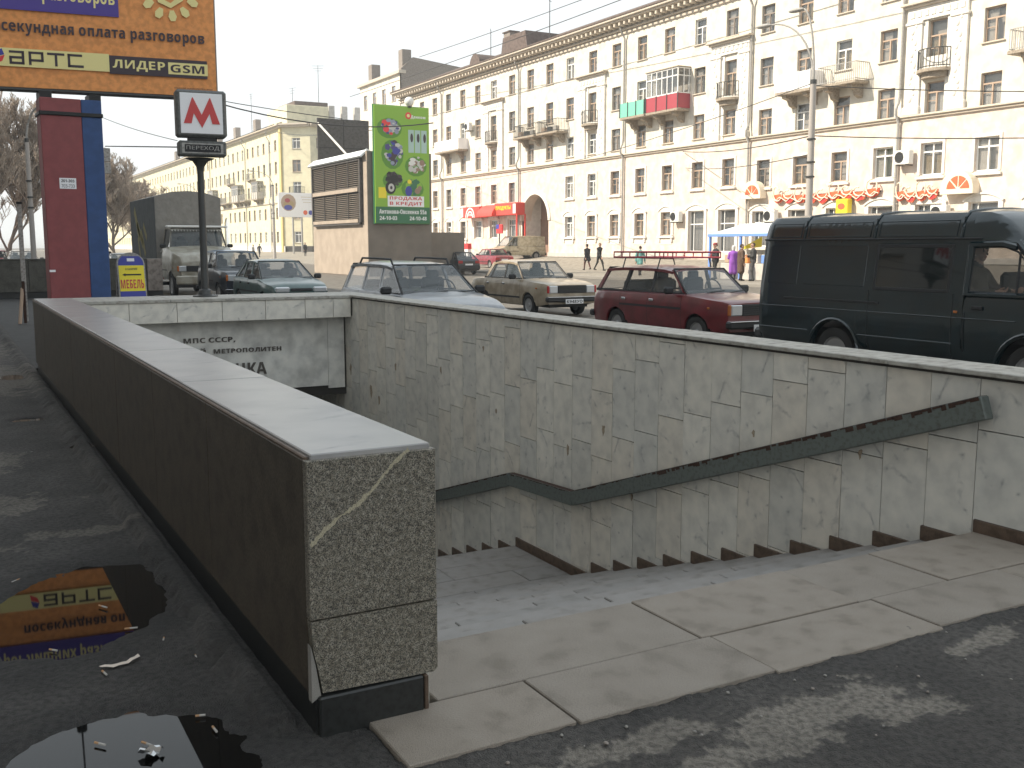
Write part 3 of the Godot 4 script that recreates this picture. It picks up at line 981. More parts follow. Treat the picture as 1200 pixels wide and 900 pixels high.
func balcony(o: Node3D, x0: float, x1: float, y: float, kind: String, d := 1.05) -> void:
	var s := Geo.new()
	if kind == "round":
		var pl := PackedVector2Array()
		for k in 13:
			var a := PI * k / 12
			pl.append(Vector2((x0 + x1) / 2 + cos(a) * (x1 - x0) / 2, sin(a) * d))
		s.prism(pl, y - 0.15, y, Transform3D(Basis(Vector3.RIGHT, Vector3(0, 0, 1), Vector3.UP), Vector3.ZERO))
		pl = PackedVector2Array()
		for k in 13:
			var a := PI * k / 12
			pl.append(Vector2((x0 + x1) / 2 + cos(a) * (x1 - x0) / 2.6, sin(a) * d * 0.7))
		s.prism(pl, y - 0.42, y - 0.15, Transform3D(Basis(Vector3.RIGHT, Vector3(0, 0, 1), Vector3.UP), Vector3.ZERO))
		part(o, "balcony_slab", s.mesh(), M.balcony_concrete)
		var r := Geo.new()
		for yy in [y + 0.1, y + 0.95]:
			var pts := []
			for k in 13:
				var a := PI * k / 12
				pts.append(Vector3((x0 + x1) / 2 + cos(a) * (x1 - x0) / 2.1, yy, sin(a) * d * 0.95))
			r.tube(pts, 0.025, 0.025, 5)
		for k in 15:
			var a := PI * k / 14
			r.box(Vector3((x0 + x1) / 2 + cos(a) * (x1 - x0) / 2.1, y + 0.5, sin(a) * d * 0.95), Vector3(0.03, 0.9, 0.03))
		part(o, "railing", r.mesh(), M.dark_metal)
		return
	s.span(x0, x1, y - 0.16, y, 0.0, d, 0.02)
	part(o, "balcony_slab", s.mesh(), M.balcony_concrete)
	for t in [0.2, 0.8]:
		var b := Geo.new()
		var x := lerpf(x0, x1, t)
		b.prism(PackedVector2Array([Vector2(0, y - 0.16), Vector2(d * 0.85, y - 0.16), Vector2(d * 0.8, y - 0.34), Vector2(d * 0.45, y - 0.42), Vector2(d * 0.3, y - 0.72), Vector2(0, y - 0.85)]), -0.17, 0.17, Transform3D(Basis(Vector3(0, 0, 1), Vector3.UP, Vector3(-1, 0, 0)), Vector3(x, 0, 0)))
		part(o, "balcony_bracket", b.mesh(), M.balcony_concrete)
	if kind in ["bars", "worn"]:
		var r := Geo.new()
		railing(r, x0 + 0.05, x1 - 0.05, y, d - 0.06)
		part(o, "railing", r.mesh(), M.pole_grey if kind == "bars" else M.dark_metal)
		if kind == "worn":
			for k in 3:
				box_part(o, "plant_box", Vector3(lerpf(x0, x1, 0.2 + 0.28 * k), y + 0.25, d * 0.6), Vector3(0.5, 0.4, 0.3), M[["frame_brown", "dark_metal", "plaster_grey"][k]], 0.02)
	else:
		var look: String = {"white": "balcony_white", "green": "balcony_green", "red": "balcony_red", "grey": "plaster_grey", "glazed": "balcony_red", "glazed_grey": "plaster_grey"}[kind]
		box_part(o, "balcony_front", Vector3((x0 + x1) / 2, y + 0.5, d - 0.05), Vector3(x1 - x0, 0.96, 0.05), M[look])
		for x in [x0 + 0.03, x1 - 0.03]:
			box_part(o, "balcony_side", Vector3(x, y + 0.5, d / 2 - 0.04), Vector3(0.05, 0.96, d - 0.07), M[look])
		var q := Geo.new()
		for k in 4:
			q.span(lerpf(x0, x1, k / 3.0) - 0.03, lerpf(x0, x1, k / 3.0) + 0.03, y, y + 1.02, d - 0.02, d + 0.015)
		part(o, "balcony_posts", q.mesh(), M.frame_white if kind == "white" else M.dark_metal)
		if kind.begins_with("glazed"):
			var f := Geo.new()
			var n := 6
			for k in n + 1:
				var x := lerpf(x0 + 0.04, x1 - 0.04, float(k) / n)
				f.span(x - 0.035, x + 0.035, y + 0.98, y + 2.6, d - 0.08, d - 0.02)
			for z in [0.1, d * 0.5]:
				for x in [x0 + 0.03, x1 - 0.03]:
					f.span(x - 0.03, x + 0.03, y + 0.98, y + 2.6, z - 0.03, z + 0.03)
			for yy in [y + 1.0, y + 2.1, y + 2.58]:
				f.span(x0, x1, yy - 0.035, yy + 0.035, d - 0.085, d - 0.015)
				for x in [x0 + 0.03, x1 - 0.03]:
					f.span(x - 0.034, x + 0.034, yy - 0.035, yy + 0.035, 0.0, d - 0.085)
			part(o, "balcony_glazing", f.mesh(), M.frame_white if kind == "glazed" else M.plaster_grey)
			var p := Geo.new()
			p.span(x0 + 0.05, x1 - 0.05, y + 1.0, y + 2.58, d - 0.055, d - 0.05)
			p.span(x0 + 0.028, x0 + 0.033, y + 1.0, y + 2.58, 0.0, d - 0.07)
			p.span(x1 - 0.033, x1 - 0.028, y + 1.0, y + 2.58, 0.0, d - 0.07)
			part(o, "balcony_pane", p.mesh(), M.pane)
			box_part(o, "balcony_roof", Vector3((x0 + x1) / 2, y + 2.66, d / 2), Vector3(x1 - x0 + 0.1, 0.06, d + 0.1), M.balcony_concrete)

func drainpipe(o: Node3D, x: float, top: float, kink: float) -> void:
	var g := Geo.new()
	g.lathe([Vector2(0.08, top - 0.5), Vector2(0.08, top - 0.35), Vector2(0.2, top), Vector2(0.2, top + 0.05)], 10, at(x, 0, 0.55))
	g.tube([Vector3(x, top - 0.45, 0.55), Vector3(x, top - 0.7, 0.5), Vector3(x, top - 1.3, 0.14), Vector3(x, kink + 0.6, 0.14)], 0.075, 0.075, 8)
	g.tube([Vector3(x, kink + 0.6, 0.14), Vector3(x, kink + 0.3, 0.2), Vector3(x, kink, 0.36), Vector3(x, kink - 0.3, 0.36), Vector3(x, kink - 0.7, 0.15), Vector3(x, 0.5, 0.15), Vector3(x, 0.25, 0.2), Vector3(x, 0.12, 0.42)], 0.075, 0.075, 8)
	part(o, "drainpipe", g.mesh(35), M.pole_grey)

func bay(o: Node3D, x: float, y0: float, y1: float) -> void:
	# white plaster aedicule round two windows, one above the other: pilasters with ornament and a cornice
	var w := 1.78
	for s in [-1.0, 1.0]:
		var g := Geo.new()
		g.span(x + s * 0.86, x + s * w, y0, y1 - 0.9, 0.003, 0.16, 0.02)
		g.span(x + s * 0.82, x + s * (w + 0.06), y0 - 0.02, y0 + 0.4, 0.003, 0.21, 0.03)
		g.span(x + s * 0.80, x + s * (w + 0.08), y1 - 1.05, y1 - 0.9, 0.003, 0.22, 0.03)
		part(o, "pilaster", g.mesh(), M.plaster_white)
		var r := Geo.new()
		for k in 7:
			var yy := lerpf(y0 + 0.8, y1 - 1.35, k / 6.0)
			r.ball(Vector3(x + s * 1.32 + 0.09 * (1 if k % 2 else -1), yy, 0.16), Vector3(0.13, 0.19, 0.06), 5)
			r.ball(Vector3(x + s * 1.32 - 0.12 * (1 if k % 2 else -1), yy + 0.22, 0.16), Vector3(0.08, 0.1, 0.05), 4)
		part(o, "ornament", r.mesh(50), M.plaster_white)
	var f := Geo.new()
	f.span(x - w, x + w, y1 - 0.9, y1 - 0.22, 0.003, 0.15, 0.02)
	for k in 8:
		f.span(x - w + 0.2 + 0.42 * k, x - w + 0.45 + 0.42 * k, y1 - 0.72, y1 - 0.42, 0.14, 0.19, 0.02)
	part(o, "frieze", f.mesh(), M.plaster_white)
	f = Geo.new()
	f.span(x - w - 0.12, x + w + 0.12, y1 - 0.22, y1 - 0.1, 0.003, 0.3, 0.02)
	f.span(x - w - 0.25, x + w + 0.25, y1 - 0.1, y1 + 0.02, 0.003, 0.45, 0.02)
	part(o, "bay_cornice", f.mesh(), M.plaster_trim)
	f = Geo.new()
	for s in [-1.0, 1.0]:
		f.span(x + s * 0.57, x + s * 0.84, y0, y1 - 0.92, 0.003, 0.05)
	f.span(x - 0.57, x + 0.57, y0 + 2.05, y0 + 2.75, 0.003, 0.05)
	part(o, "bay_panel", f.mesh(), M.plaster_white)

func conditioner(xf: Transform3D, label: String) -> void:
	var o := thing("air_conditioner", label, "air conditioner", xf.origin, xf.basis.get_euler().y, "air conditioners on the pale facade")
	box_part(o, "case", Vector3.ZERO, Vector3(0.95, 0.72, 0.36), M.plastic_white, 0.03)
	var g := Geo.new()
	g.lathe([Vector2(0.24, 0), Vector2(0.27, 0.02), Vector2(0.29, 0)], 18, Transform3D(Basis(Vector3.RIGHT, PI / 2), Vector3(-0.15, 0, 0.182)))
	for k in 5:
		g.box(Vector3(-0.15, -0.2 + 0.1 * k, 0.19), Vector3(0.46, 0.015, 0.01))
	part(o, "grille", g.mesh(), M.dark_metal)
	g = Geo.new()
	g.lathe([Vector2(0, 0.0), Vector2(0.24, 0.0)], 18, Transform3D(Basis(Vector3.RIGHT, PI / 2), Vector3(-0.15, 0, 0.181)))
	part(o, "fan_opening", g.mesh(), M.black_plastic)
	for s in [-0.3, 0.3]:
		box_part(o, "bracket", Vector3(s, -0.39, -0.1), Vector3(0.04, 0.05, 0.6), M.dark_metal)

const FX := 44.0      # the facades along the far side of the street stand in this plane
const FB := 0.75      # and on this level

func on_facade(z: float, y: float, out := 0.0) -> Transform3D:
	return Transform3D(Basis(Vector3.UP, -PI / 2), Vector3(FX - out, y, z))

func street_building() -> void:
	var zl := -104.0
	var o := thing("apartment_building", "long five-storey cream apartment building with shops below, filling the right of the street", "building", Vector3(FX, FB, zl), -PI / 2)
	var left := [-101.6, -98.5, -95.4, -92.25, -89.1, -86.0, -82.85, -79.5, -76.3, -73.2, -70.1, -66.87, -63.75, -60.62, -57.5, -54.25, -51.2]
	var right := [-48.0, -44.93, -41.95, -38.9, -35.85, -32.7, -29.6, -26.5, -23.4, -20.3]
	var rows_l := [[2.35, 3.95], [5.42, 7.1], [8.6, 10.15], [11.5, 13.15], [14.6, 16.2]]
	var rows_r := [[2.2, 3.75], [5.2, 6.8], [8.2, 9.8], [11.2, 12.8], [14.25, 15.85]]
	var bays := [-82.85, -66.87, -51.2, -35.85]
	var holes := []
	var frames := ["frame_brown", "frame_brown", "frame_brown", "frame_white", "frame_dark", "frame_brown"]
	var behind := ["room_dark", "room_brown", "room_brown", "room_brown", "room_brown"]
	var curtains := ["", "curtain_grey", "curtain_white", "curtain_grey", "curtain_grey", "curtain_ochre", "curtain_white"]
	for z in left + right:
		var rows: Array = rows_l if z < -49.6 else rows_r
		for r in 5:
			var x: float = z - zl
			var w := 1.12
			var y0: float = rows[r][0] - FB
			var h: float = rows[r][1] - rows[r][0]
			var style := 0
			var casing := ""
			var frame: String = frames[rng.randi() % 6]
			var cur: String = curtains[rng.randi() % 7]
			var room: String = behind[rng.randi() % 5]
			if z > -77.0 and z < -72.9 and r < 2:
				continue
			if r == 3 and bays.has(z) or r == 2 and false:
				y0 -= 0.75
				h += 0.75
				frame = "frame_brown"
				cur = "curtain_ochre"
			if r == 1:
				casing = "plaster_white"
				if z > -40:
					frame = "frame_white"
					style = 1
					w = 1.3
			if r == 0:
				var shop: bool = z > -56.0 or (z > -88.0 and z < -78.0)
				if shop:
					w = 1.62 if z > -56 else 1.5
					style = 2
					frame = "frame_white"
					cur = ""
					room = "room_dark"
					if z > -56:
						y0 -= 1.1 if z < -50 else 0.6
						h += 1.1 if z < -50 else 0.6
				var c := part(o, "arched_casing", arched_casing(w, h, not shop), M.plaster_white, at(x, y0, 0))
				c.set_meta("label", "white plaster surround with a flat arched head")
			holes.append([x - w / 2, x + w / 2, y0, y0 + h])
			window(o, at(x, y0, 0), w, h, style, frame, room, cur, casing, r > 1)
	# the archway: a rectangular hole whose corners are filled back in
	var ax := -75.5 - zl
	var aw := 4.4
	holes.append([ax - aw / 2, ax + aw / 2, 0.0, 5.2])
	part(o, "lower_wall", wall_mesh(0, 90, 0, 7.35, holes, 0.3), M.plaster_pink)
	part(o, "upper_wall", wall_mesh(0, 90, 7.35, 17.3, holes, 0.3), M.plaster_cream)
	for s in [-1.0, 1.0]:
		var pl := PackedVector2Array([Vector2(ax + s * aw / 2, 5.2), Vector2(ax, 5.2)])
		for k in 13:
			var a := PI / 2 * (1.0 - k / 12.0)
			pl.append(Vector2(ax + s * cos(a) * aw / 2, 3.0 + sin(a) * 2.18))
		var g := Geo.new()
		g.prism(pl, -0.9, 0.0)
		part(o, "arch_spandrel", g.mesh(), M.plaster_pink)
	var g := Geo.new()
	for s in [-1.0, 1.0]:
		g.span(ax + s * (aw / 2), ax + s * (aw / 2 + 0.3), 0, 7.3, -12, -0.01)
	g.span(ax - aw / 2, ax + aw / 2, 5.2, 5.5, -12, -0.01)
	part(o, "archway_vault", g.mesh(), M.plaster_white)
	g = Geo.new()
	var rim := PackedVector2Array()
	for k in 25:
		var a := PI * k / 24
		rim.append(Vector2(ax + cos(a) * (aw / 2 + 0.35), 3.0 + sin(a) * 2.55))
	for k in 25:
		var a := PI * (24 - k) / 24
		rim.append(Vector2(ax + cos(a) * (aw / 2), 3.0 + sin(a) * 2.18))
	g.prism(rim, 0.002, 0.09)
	part(o, "arch_moulding", g.mesh(), M.plaster_white)
	box_part(o, "archway_end", Vector3(ax, 2.6, -2.0), Vector3(aw, 5.2, 0.2), M.arch_brown)
	box_part(o, "archway_gate", Vector3(ax, 1.6, -1.87), Vector3(aw, 3.2, 0.06), M.arch_brown)
	# mouldings across the front
	g = Geo.new()
	g.span(0, 90, 7.3, 7.42, 0.002, 0.12, 0.02)
	g.span(0, 90, 7.42, 7.52, 0.002, 0.22, 0.02)
	part(o, "string_course", g.mesh(), M.plaster_trim)
	g = Geo.new()
	g.span(0, ax - aw / 2, 0.0, 0.35, 0.003, 0.1, 0.02)
	g.span(ax + aw / 2, 48.5, 0.0, 0.35, 0.003, 0.1, 0.02)
	g.span(54, 90, 0.0, 0.3, 0.003, 0.1, 0.02)
	part(o, "socle", g.mesh(), M.plaster_grey)
	g = Geo.new()
	g.span(-0.3, 90, 15.95, 16.1, 0.002, 0.12, 0.02)
	part(o, "frieze_band", g.mesh(), M.plaster_trim)
	g = Geo.new()
	g.span(-0.7, 90, 16.85, 17.0, 0.0, 0.95, 0.02)
	g.span(-0.6, 90, 16.72, 16.85, 0.0, 0.8, 0.02)
	g.span(-0.3, 90, 16.2, 16.3, 0.0, 0.22, 0.02)
	part(o, "cornice", g.mesh(), M.plaster_trim)
	var mo := Geo.new()
	mo.span(-0.11, 0.11, 16.42, 16.72, 0.0, 0.7, 0.03)
	var mom := mo.mesh()
	for k in 146:
		part(o, "modillion", mom, M.plaster_trim, at(0.25 + 0.615 * k, 0, 0))
	g = Geo.new()
	g.quad(Vector3(-0.7, 17.0, 1.0), Vector3(90, 17.0, 1.0), Vector3(90, 20.2, -7), Vector3(-0.7, 20.2, -7))
	g.quad(Vector3(90, 17.0, -15), Vector3(-0.7, 17.0, -15), Vector3(-0.7, 20.2, -7), Vector3(90, 20.2, -7))
	part(o, "roof", g.mesh(), M.roof_sheet)
	g = Geo.new()
	g.span(-0.7, 90, 17.001, 17.12, 0.86, 0.97, 0.01)
	part(o, "gutter", g.mesh(), M.roof_sheet)
	g = Geo.new()
	g.span(0, 90, 0, 17, -14.2, -14.0)
	part(o, "rear_wall", g.mesh(), M.plaster_cream)
	for x in [0.0, 89.9]:
		g = Geo.new()
		g.prism(PackedVector2Array([Vector2(0, 0), Vector2(14.1, 0), Vector2(14.1, 17), Vector2(7, 20.1), Vector2(-0.0, 17)]), 0, 0.1, Transform3D(Basis(Vector3(0, 0, -1), Vector3.UP, Vector3(1, 0, 0)), Vector3(x, 0, -0.31)))
		part(o, "end_wall", g.mesh(), M.plaster_cream)
	# aedicules and balconies
	for z in bays:
		bay(o, z - zl, 7.53, 13.75 if z < -60 else (13.65 if z < -40 else 13.0))
		balcony(o, z - zl - 1.0, z - zl + 1.0, 10.05 if z < -40 else 9.6, "round", 0.8)
	for b in [[-93.3, -88.0, "white"], [-77.5, -74.0, "worn"], [-73.6, -70.4, "worn"], [-61.8, -58.9, "green"], [-58.7, -55.2, "glazed"], [-46.1, -43.4, "white"], [-42.9, -40.1, "bars"], [-31.2, -27.5, "bars"]]:
		balcony(o, b[0] - zl, b[1] - zl, 9.9 if b[0] < -49 else 9.65, b[2])
	for z in [-93.6, -78.1, -62.6, -49.25, -37.9]:
		drainpipe(o, z - zl, 16.9 if z < -60 else 16.6, 7.9)
	# dormers, chimneys and a vent on the roof
	for c in [[43.2, 18.9, 1.1], [18.5, 19.2, 1.2], [62, 19.5, 1.0]]:
		box_part(o, "chimney", Vector3(c[0], c[1], -3.2), Vector3(c[2], 2.2, 0.9), M.brick_old, 0.02)
		box_part(o, "chimney_cap", Vector3(c[0], c[1] + 1.14, -3.2), Vector3(c[2] + 0.2, 0.1, 1.1), M.roof_sheet)
	g = Geo.new()
	g.prism(PackedVector2Array([Vector2(-2.4, 0), Vector2(2.4, 0), Vector2(2.0, 1.6), Vector2(-2.0, 1.6)]), -4.5, -1.0, at(23, 17.6, 0))
	part(o, "dormer", g.mesh(), M.roof_sheet)
	g = Geo.new()
	var pl := PackedVector2Array()
	for k in 13:
		pl.append(Vector2(cos(PI * k / 12) * 1.1, sin(PI * k / 12) * 1.2))
	g.prism(pl, -3.6, -0.9, at(15.6, 17.5, 0))
	part(o, "dormer", g.mesh(), M.roof_sheet)

func antenna(at_: Vector3, h: float, label: String) -> void:
	var o := thing("television_antenna", label, "antenna", at_, rng.randf_range(0, 3), "television antennas on the roofs")
	var g := Geo.new()
	g.tube([Vector3.ZERO, Vector3(0, h, 0)], 0.05, 0.03, 5)
	part(o, "mast", g.mesh(), M.cable)
	for k in 3:
		g = Geo.new()
		g.tube([Vector3(-0.9 + 0.2 * k, h - 0.35 * k - 0.1, 0), Vector3(0.9 - 0.2 * k, h - 0.35 * k - 0.1, 0)], 0.022, 0.022, 4)
		part(o, "rod", g.mesh(), M.cable)

func side_buildings() -> void:
	# taller house behind the end of the long one
	var o := thing("rear_apartment_building", "old cream house with grey brick gable, behind the left end of the long roof", "building", Vector3(50, 0.7, -118))
	var h := []
	var TW := Transform3D(Basis(Vector3.UP, -PI / 2), Vector3.ZERO)
	for k in 4:
		h.append([-12.6 + 3.2 * k, -11.4 + 3.2 * k, 18.6, 20.4])
		window(o, TW * at(-12.0 + 3.2 * k, 18.6, 0), 1.2, 1.8, 0, "frame_brown", "room_brown", "", "", true)
	part(o, "front_wall", wall_mesh(-14, 0, 0, 21.6, h), M.plaster_cream, TW)
	var g := Geo.new()
	g.prism(PackedVector2Array([Vector2(0, 0), Vector2(26, 0), Vector2(26, 15), Vector2(11, 21.6), Vector2(8.2, 22.9), Vector2(1.6, 23.6), Vector2(0, 22.2)]), -0.4, 0.0)
	part(o, "brick_gable", g.mesh(), M.brick_old)
	g = Geo.new()
	g.span(-0.35, 0.6, 21.6, 22.0, -14.3, 0.1, 0.03)
	part(o, "eaves", g.mesh(), M.plaster_trim)
	g = Geo.new()
	g.quad(Vector3(0.3, 22.0, -0.4), Vector3(8.2, 22.9, -0.4), Vector3(8.2, 22.9, -14), Vector3(0.3, 22.0, -14))
	part(o, "roof", g.mesh(), M.roof_sheet)
	for e in [[0.9, 23.2, -0.9], [0.9, 22.9, -11.0]]:
		box_part(o, "chimney", Vector3(e[0], e[1], e[2]), Vector3(1.2, 2.6, 1.2), M.brick_old, 0.03)
	# yellow corner house across the side street
	o = thing("corner_apartment_building", "pale yellow apartment house with a chamfered corner, farther down the far side of the street", "building", Vector3(FX, 0.5, -148))
	var rows := [[1.6, 3.2], [5.0, 6.7], [8.6, 10.3], [11.7, 13.4], [15.0, 16.5]]
	var holes := []
	var TF := Transform3D(Basis(Vector3.UP, -PI / 2), Vector3.ZERO)   # street front: x = z + 148
	for k in 58:
		var x := -3.4 - 3.12 * k
		for r in 5:
			if r < 2 and k == 10:
				continue
			holes.append([x - 0.55, x + 0.55, rows[r][0], rows[r][1]])
			if k < 26:
				window(o, TF * at(x, rows[r][0], 0), 1.1, rows[r][1] - rows[r][0], 0, ["frame_brown", "frame_white", "frame_dark"][rng.randi() % 3], ["room_brown", "room_dark"][rng.randi() % 2], ["", "curtain_grey", "curtain_white"][rng.randi() % 3], "", r > 1)
	var ax := -3.4 - 31.2
	holes.append([ax - 1.5, ax + 1.5, 0.0, 6.0])
	part(o, "street_wall", wall_mesh(-182, 0, 0, 18.0, holes, 0.3), M.plaster_yellow, TF)
	g = Geo.new()
	for k in range(26, 58):
		for r in 5:
			g.span(-3.95 - 3.12 * k, -2.85 - 3.12 * k, rows[r][0], rows[r][1], -0.25, -0.2)
	g.span(ax - 1.5, ax + 1.5, 0, 6, -4, -3.9)
	var fw := part(o, "far_windows", g.mesh(), M.room_brown, TF)
	fw.set_meta("kind", "stuff")
	g = Geo.new()
	for s in [-1.0, 1.0]:
		var pl := PackedVector2Array([Vector2(ax + s * 1.5, 6.0), Vector2(ax, 6.0)])
		for k in 9:
			var a := PI / 2 * (1.0 - k / 8.0)
			pl.append(Vector2(ax + s * cos(a) * 1.5, 4.5 + sin(a) * 1.5))
		g.prism(pl, -0.3, 0.001)
	part(o, "arch_spandrel", g.mesh(), M.plaster_yellow, TF)
	var TC := Transform3D(Basis(Vector3.UP, -PI / 4), Vector3.ZERO)
	holes = []
	for r in 5:
		holes.append([1.6, 2.9, rows[r][0], rows[r][1]])
		window(o, TC * at(2.25, rows[r][0], 0), 1.3, rows[r][1] - rows[r][0], 1, "frame_brown" if r % 2 else "frame_white", "room_dark", "curtain_grey" if r % 2 else "", "", true)
	part(o, "corner_wall", wall_mesh(0, 4.5, 0, 18.0, holes, 0.3), M.plaster_yellow, TC)
	var TS := Transform3D(Basis.IDENTITY, Vector3(3.18, 0, 3.18))
	holes = []
	for k in 4:
		for r in 5:
			holes.append([0.9 + 3.2 * k, 2.2 + 3.2 * k, rows[r][0], rows[r][1]])
			window(o, TS * at(1.55 + 3.2 * k, rows[r][0], 0), 1.3, rows[r][1] - rows[r][0], 1, "frame_brown", "room_brown", "", "", true)
	part(o, "side_wall", wall_mesh(0, 14, 0, 18.0, holes, 0.3), M.plaster_yellow, TS)
	var strip := Geo.new()
	strip.span(-0.9, 0.0, 0, 18.0, 0.01, 0.25, 0.03)
	part(o, "corner_strip", strip.mesh(), M.plaster_ochre, TF)
	for e in [[TF, -182.0, 0.35], [TC, 0.0, 4.5], [TS, 0.0, 14.0]]:
		g = Geo.new()
		g.span(e[1], e[2], 18.0, 18.25, 0, 0.5, 0.02)
		g.span(e[1], e[2], 18.25, 18.5, 0, 0.8, 0.02)
		g.span(e[1], e[2], 7.35, 7.6, 0.002, 0.15, 0.02)
		part(o, "cornice", g.mesh(), M.plaster_trim, e[0])
		g = Geo.new()
		g.span(e[1], e[2], 0, 1.1, 0.002, 0.1, 0.02)
		part(o, "socle", g.mesh(), M.shed_dark if e[1] == 0.0 else M.plaster_white, e[0])
	box_part(o, "corner_attic", Vector3(3.5, 19.8, -3.5), Vector3(6.2, 2.6, 10.0), M.plaster_yellow, 0.05)
	box_part(o, "corner_attic", Vector3(4.2, 21.4, -3.0), Vector3(5.0, 0.7, 8.0), M.roof_sheet, 0.05)
	g = Geo.new()
	g.quad(Vector3(-182, 18.5, 0.9), Vector3(-1, 18.5, 0.9), Vector3(-1, 21.0, -7), Vector3(-182, 21.0, -7))
	part(o, "roof", g.mesh(), M.plaster_grey, TF)
	g = Geo.new()
	g.span(3, 17, 18.5, 18.7, -14, 2.5)
	part(o, "roof", g.mesh(), M.plaster_grey)
	for k in 7:
		box_part(o, "chimney", TF * Vector3(-9.0 - 13.0 * k, 20.4, -2.5), Vector3(0.9, 2.2, 1.5), M.brick_old, 0.03)
	for k in 3:
		box_part(o, "roof_vent", Vector3(8.0 + 2.0 * k, 20.2, -1.5), Vector3(0.9, 3.0, 0.9), M.plaster_grey, 0.05)
	for b in [[-13.8, -10.4, 7.8, "glazed_grey"], [-21, -18, 7.8, "bars"], [-26.5, -22.3, 7.8, "glazed_grey"], [-36, -30, 7.8, "bars"], [-44, -40, 7.8, "glazed_grey"], [-16.6, -14.6, 10.9, "bars"], [-29.8, -27.6, 10.9, "bars"], [-60, -54, 7.8, "glazed_grey"], [-85, -79, 7.8, "bars"]]:
		var hold := Node3D.new()
		hold.name = numbered("balcony", o.get_instance_id())
		hold.transform = TF
		o.add_child(hold)
		balcony(hold, b[0], b[1], b[2] + 0.5, b[3], 1.0)
	var hold2 := Node3D.new()
	hold2.name = numbered("balcony", o.get_instance_id())
	hold2.transform = TC
	o.add_child(hold2)
	balcony(hold2, 1.0, 3.5, 8.6, "round", 1.0)
	for x in [-6.2, -20.3, -45.2]:
		var hold3 := Node3D.new()
		hold3.name = numbered("downpipe", o.get_instance_id())
		hold3.transform = TF
		o.add_child(hold3)
		drainpipe(hold3, x, 17.9, 7.9)
	# last house at the end of the street
	o = thing("distant_apartment_building", "hazy yellow apartment house at the far end of the street, beyond the corner house", "building", Vector3(42.5, 0.3, -345))
	holes = []
	for k in 22:
		for r in 5:
			holes.append([-3.2 - 3.2 * k, -2.1 - 3.2 * k, rows[r][0], rows[r][1]])
	part(o, "street_wall", wall_mesh(-75, 0, 0, 18.5, holes, 0.3), M.plaster_yellow, TF)
	g = Geo.new()
	for e in holes:
		g.span(e[0], e[1], e[2], e[3], -0.25, -0.2)
	var fw2 := part(o, "far_windows", g.mesh(), M.room_brown, TF)
	fw2.set_meta("kind", "stuff")
	part(o, "side_wall", wall_mesh(0, 14, 0, 18.5, []), M.plaster_yellow)
	g = Geo.new()
	g.span(-75, 0.4, 18.5, 19.0, -14, 0.7)
	part(o, "roof", g.mesh(), M.plaster_grey, TF)
	for k in 4:
		box_part(o, "chimney", TF * Vector3(-9.0 - 16.0 * k, 20.0, -2.5), Vector3(1.0, 2.2, 1.6), M.brick_old, 0.03)
	# the tall block at the photographer's back, whose shadow lies over the near half of the street
	o = thing("tower_block", "grey six-storey block on the near side of the street, behind the photographer", "building", Vector3(-9.5, 0, -20))
	holes = []
	for k in 16:
		for r in 6:
			holes.append([-20.0 + 3.3 * k, -18.5 + 3.3 * k, 2.0 + 2.9 * r, 3.5 + 2.9 * r])
	var TB := Transform3D(Basis(Vector3.UP, PI / 2), Vector3.ZERO)
	part(o, "front_wall", wall_mesh(-24, 36, 0, 20.6, holes, 0.25), M.plaster_grey, TB)
	g = Geo.new()
	g.span(-24, 36, 0, 20.6, -12, -0.26)
	part(o, "core", g.mesh(), M.room_brown, TB)
	g = Geo.new()
	g.span(-24.3, 36.3, 20.6, 21.2, -12.3, 0.3)
	part(o, "roof_edge", g.mesh(), M.plaster_grey, TB)

# ---------------------------------------------------------------- vehicles: nose towards +z, base at the ground
func wheel(o: Node3D, x: float, y: float, z: float, r: float, w: float) -> void:
	var key := "tyre%.2f/%.2f" % [r, w]
	if not mesh_cache.has(key):
		var T := Transform3D(Basis(Vector3(0, 0, 1), PI / 2), Vector3.ZERO)
		var g := Geo.new()
		var q := r * 0.62
		g.lathe([Vector2(q, -w * 0.42), Vector2(r * 0.86, -w * 0.5), Vector2(r * 0.97, -w * 0.42), Vector2(r, -w * 0.2), Vector2(r, w * 0.2), Vector2(r * 0.97, w * 0.42), Vector2(r * 0.86, w * 0.5), Vector2(q, w * 0.42)], 22, T)
		mesh_cache[key] = g.mesh(40)
		g = Geo.new()
		var pr := [Vector2(0, -w * 0.36), Vector2(q * 0.22, -w * 0.40), Vector2(q * 0.3, -w * 0.30), Vector2(q * 0.55, -w * 0.26), Vector2(q * 0.75, -w * 0.34), Vector2(q * 0.9, -w * 0.30), Vector2(q, -w * 0.43)]
		for k in 7:
			pr.append(Vector2(pr[6 - k].x, -pr[6 - k].y))
		g.lathe(pr, 18, T)
		mesh_cache[key + "rim"] = g.mesh(40)
	var t := part(o, "wheel", mesh_cache[key], M.rubber, at(x, y, z))
	part(t, "rim", mesh_cache[key + "rim"], M.rim_steel)

func top_at(top: Array, z: float) -> float:
	for i in top.size() - 1:
		if z <= top[i + 1].x:
			return lerpf(top[i].y, top[i + 1].y, clampf((z - top[i].x) / (top[i + 1].x - top[i].x), 0, 1))
	return top[top.size() - 1].y

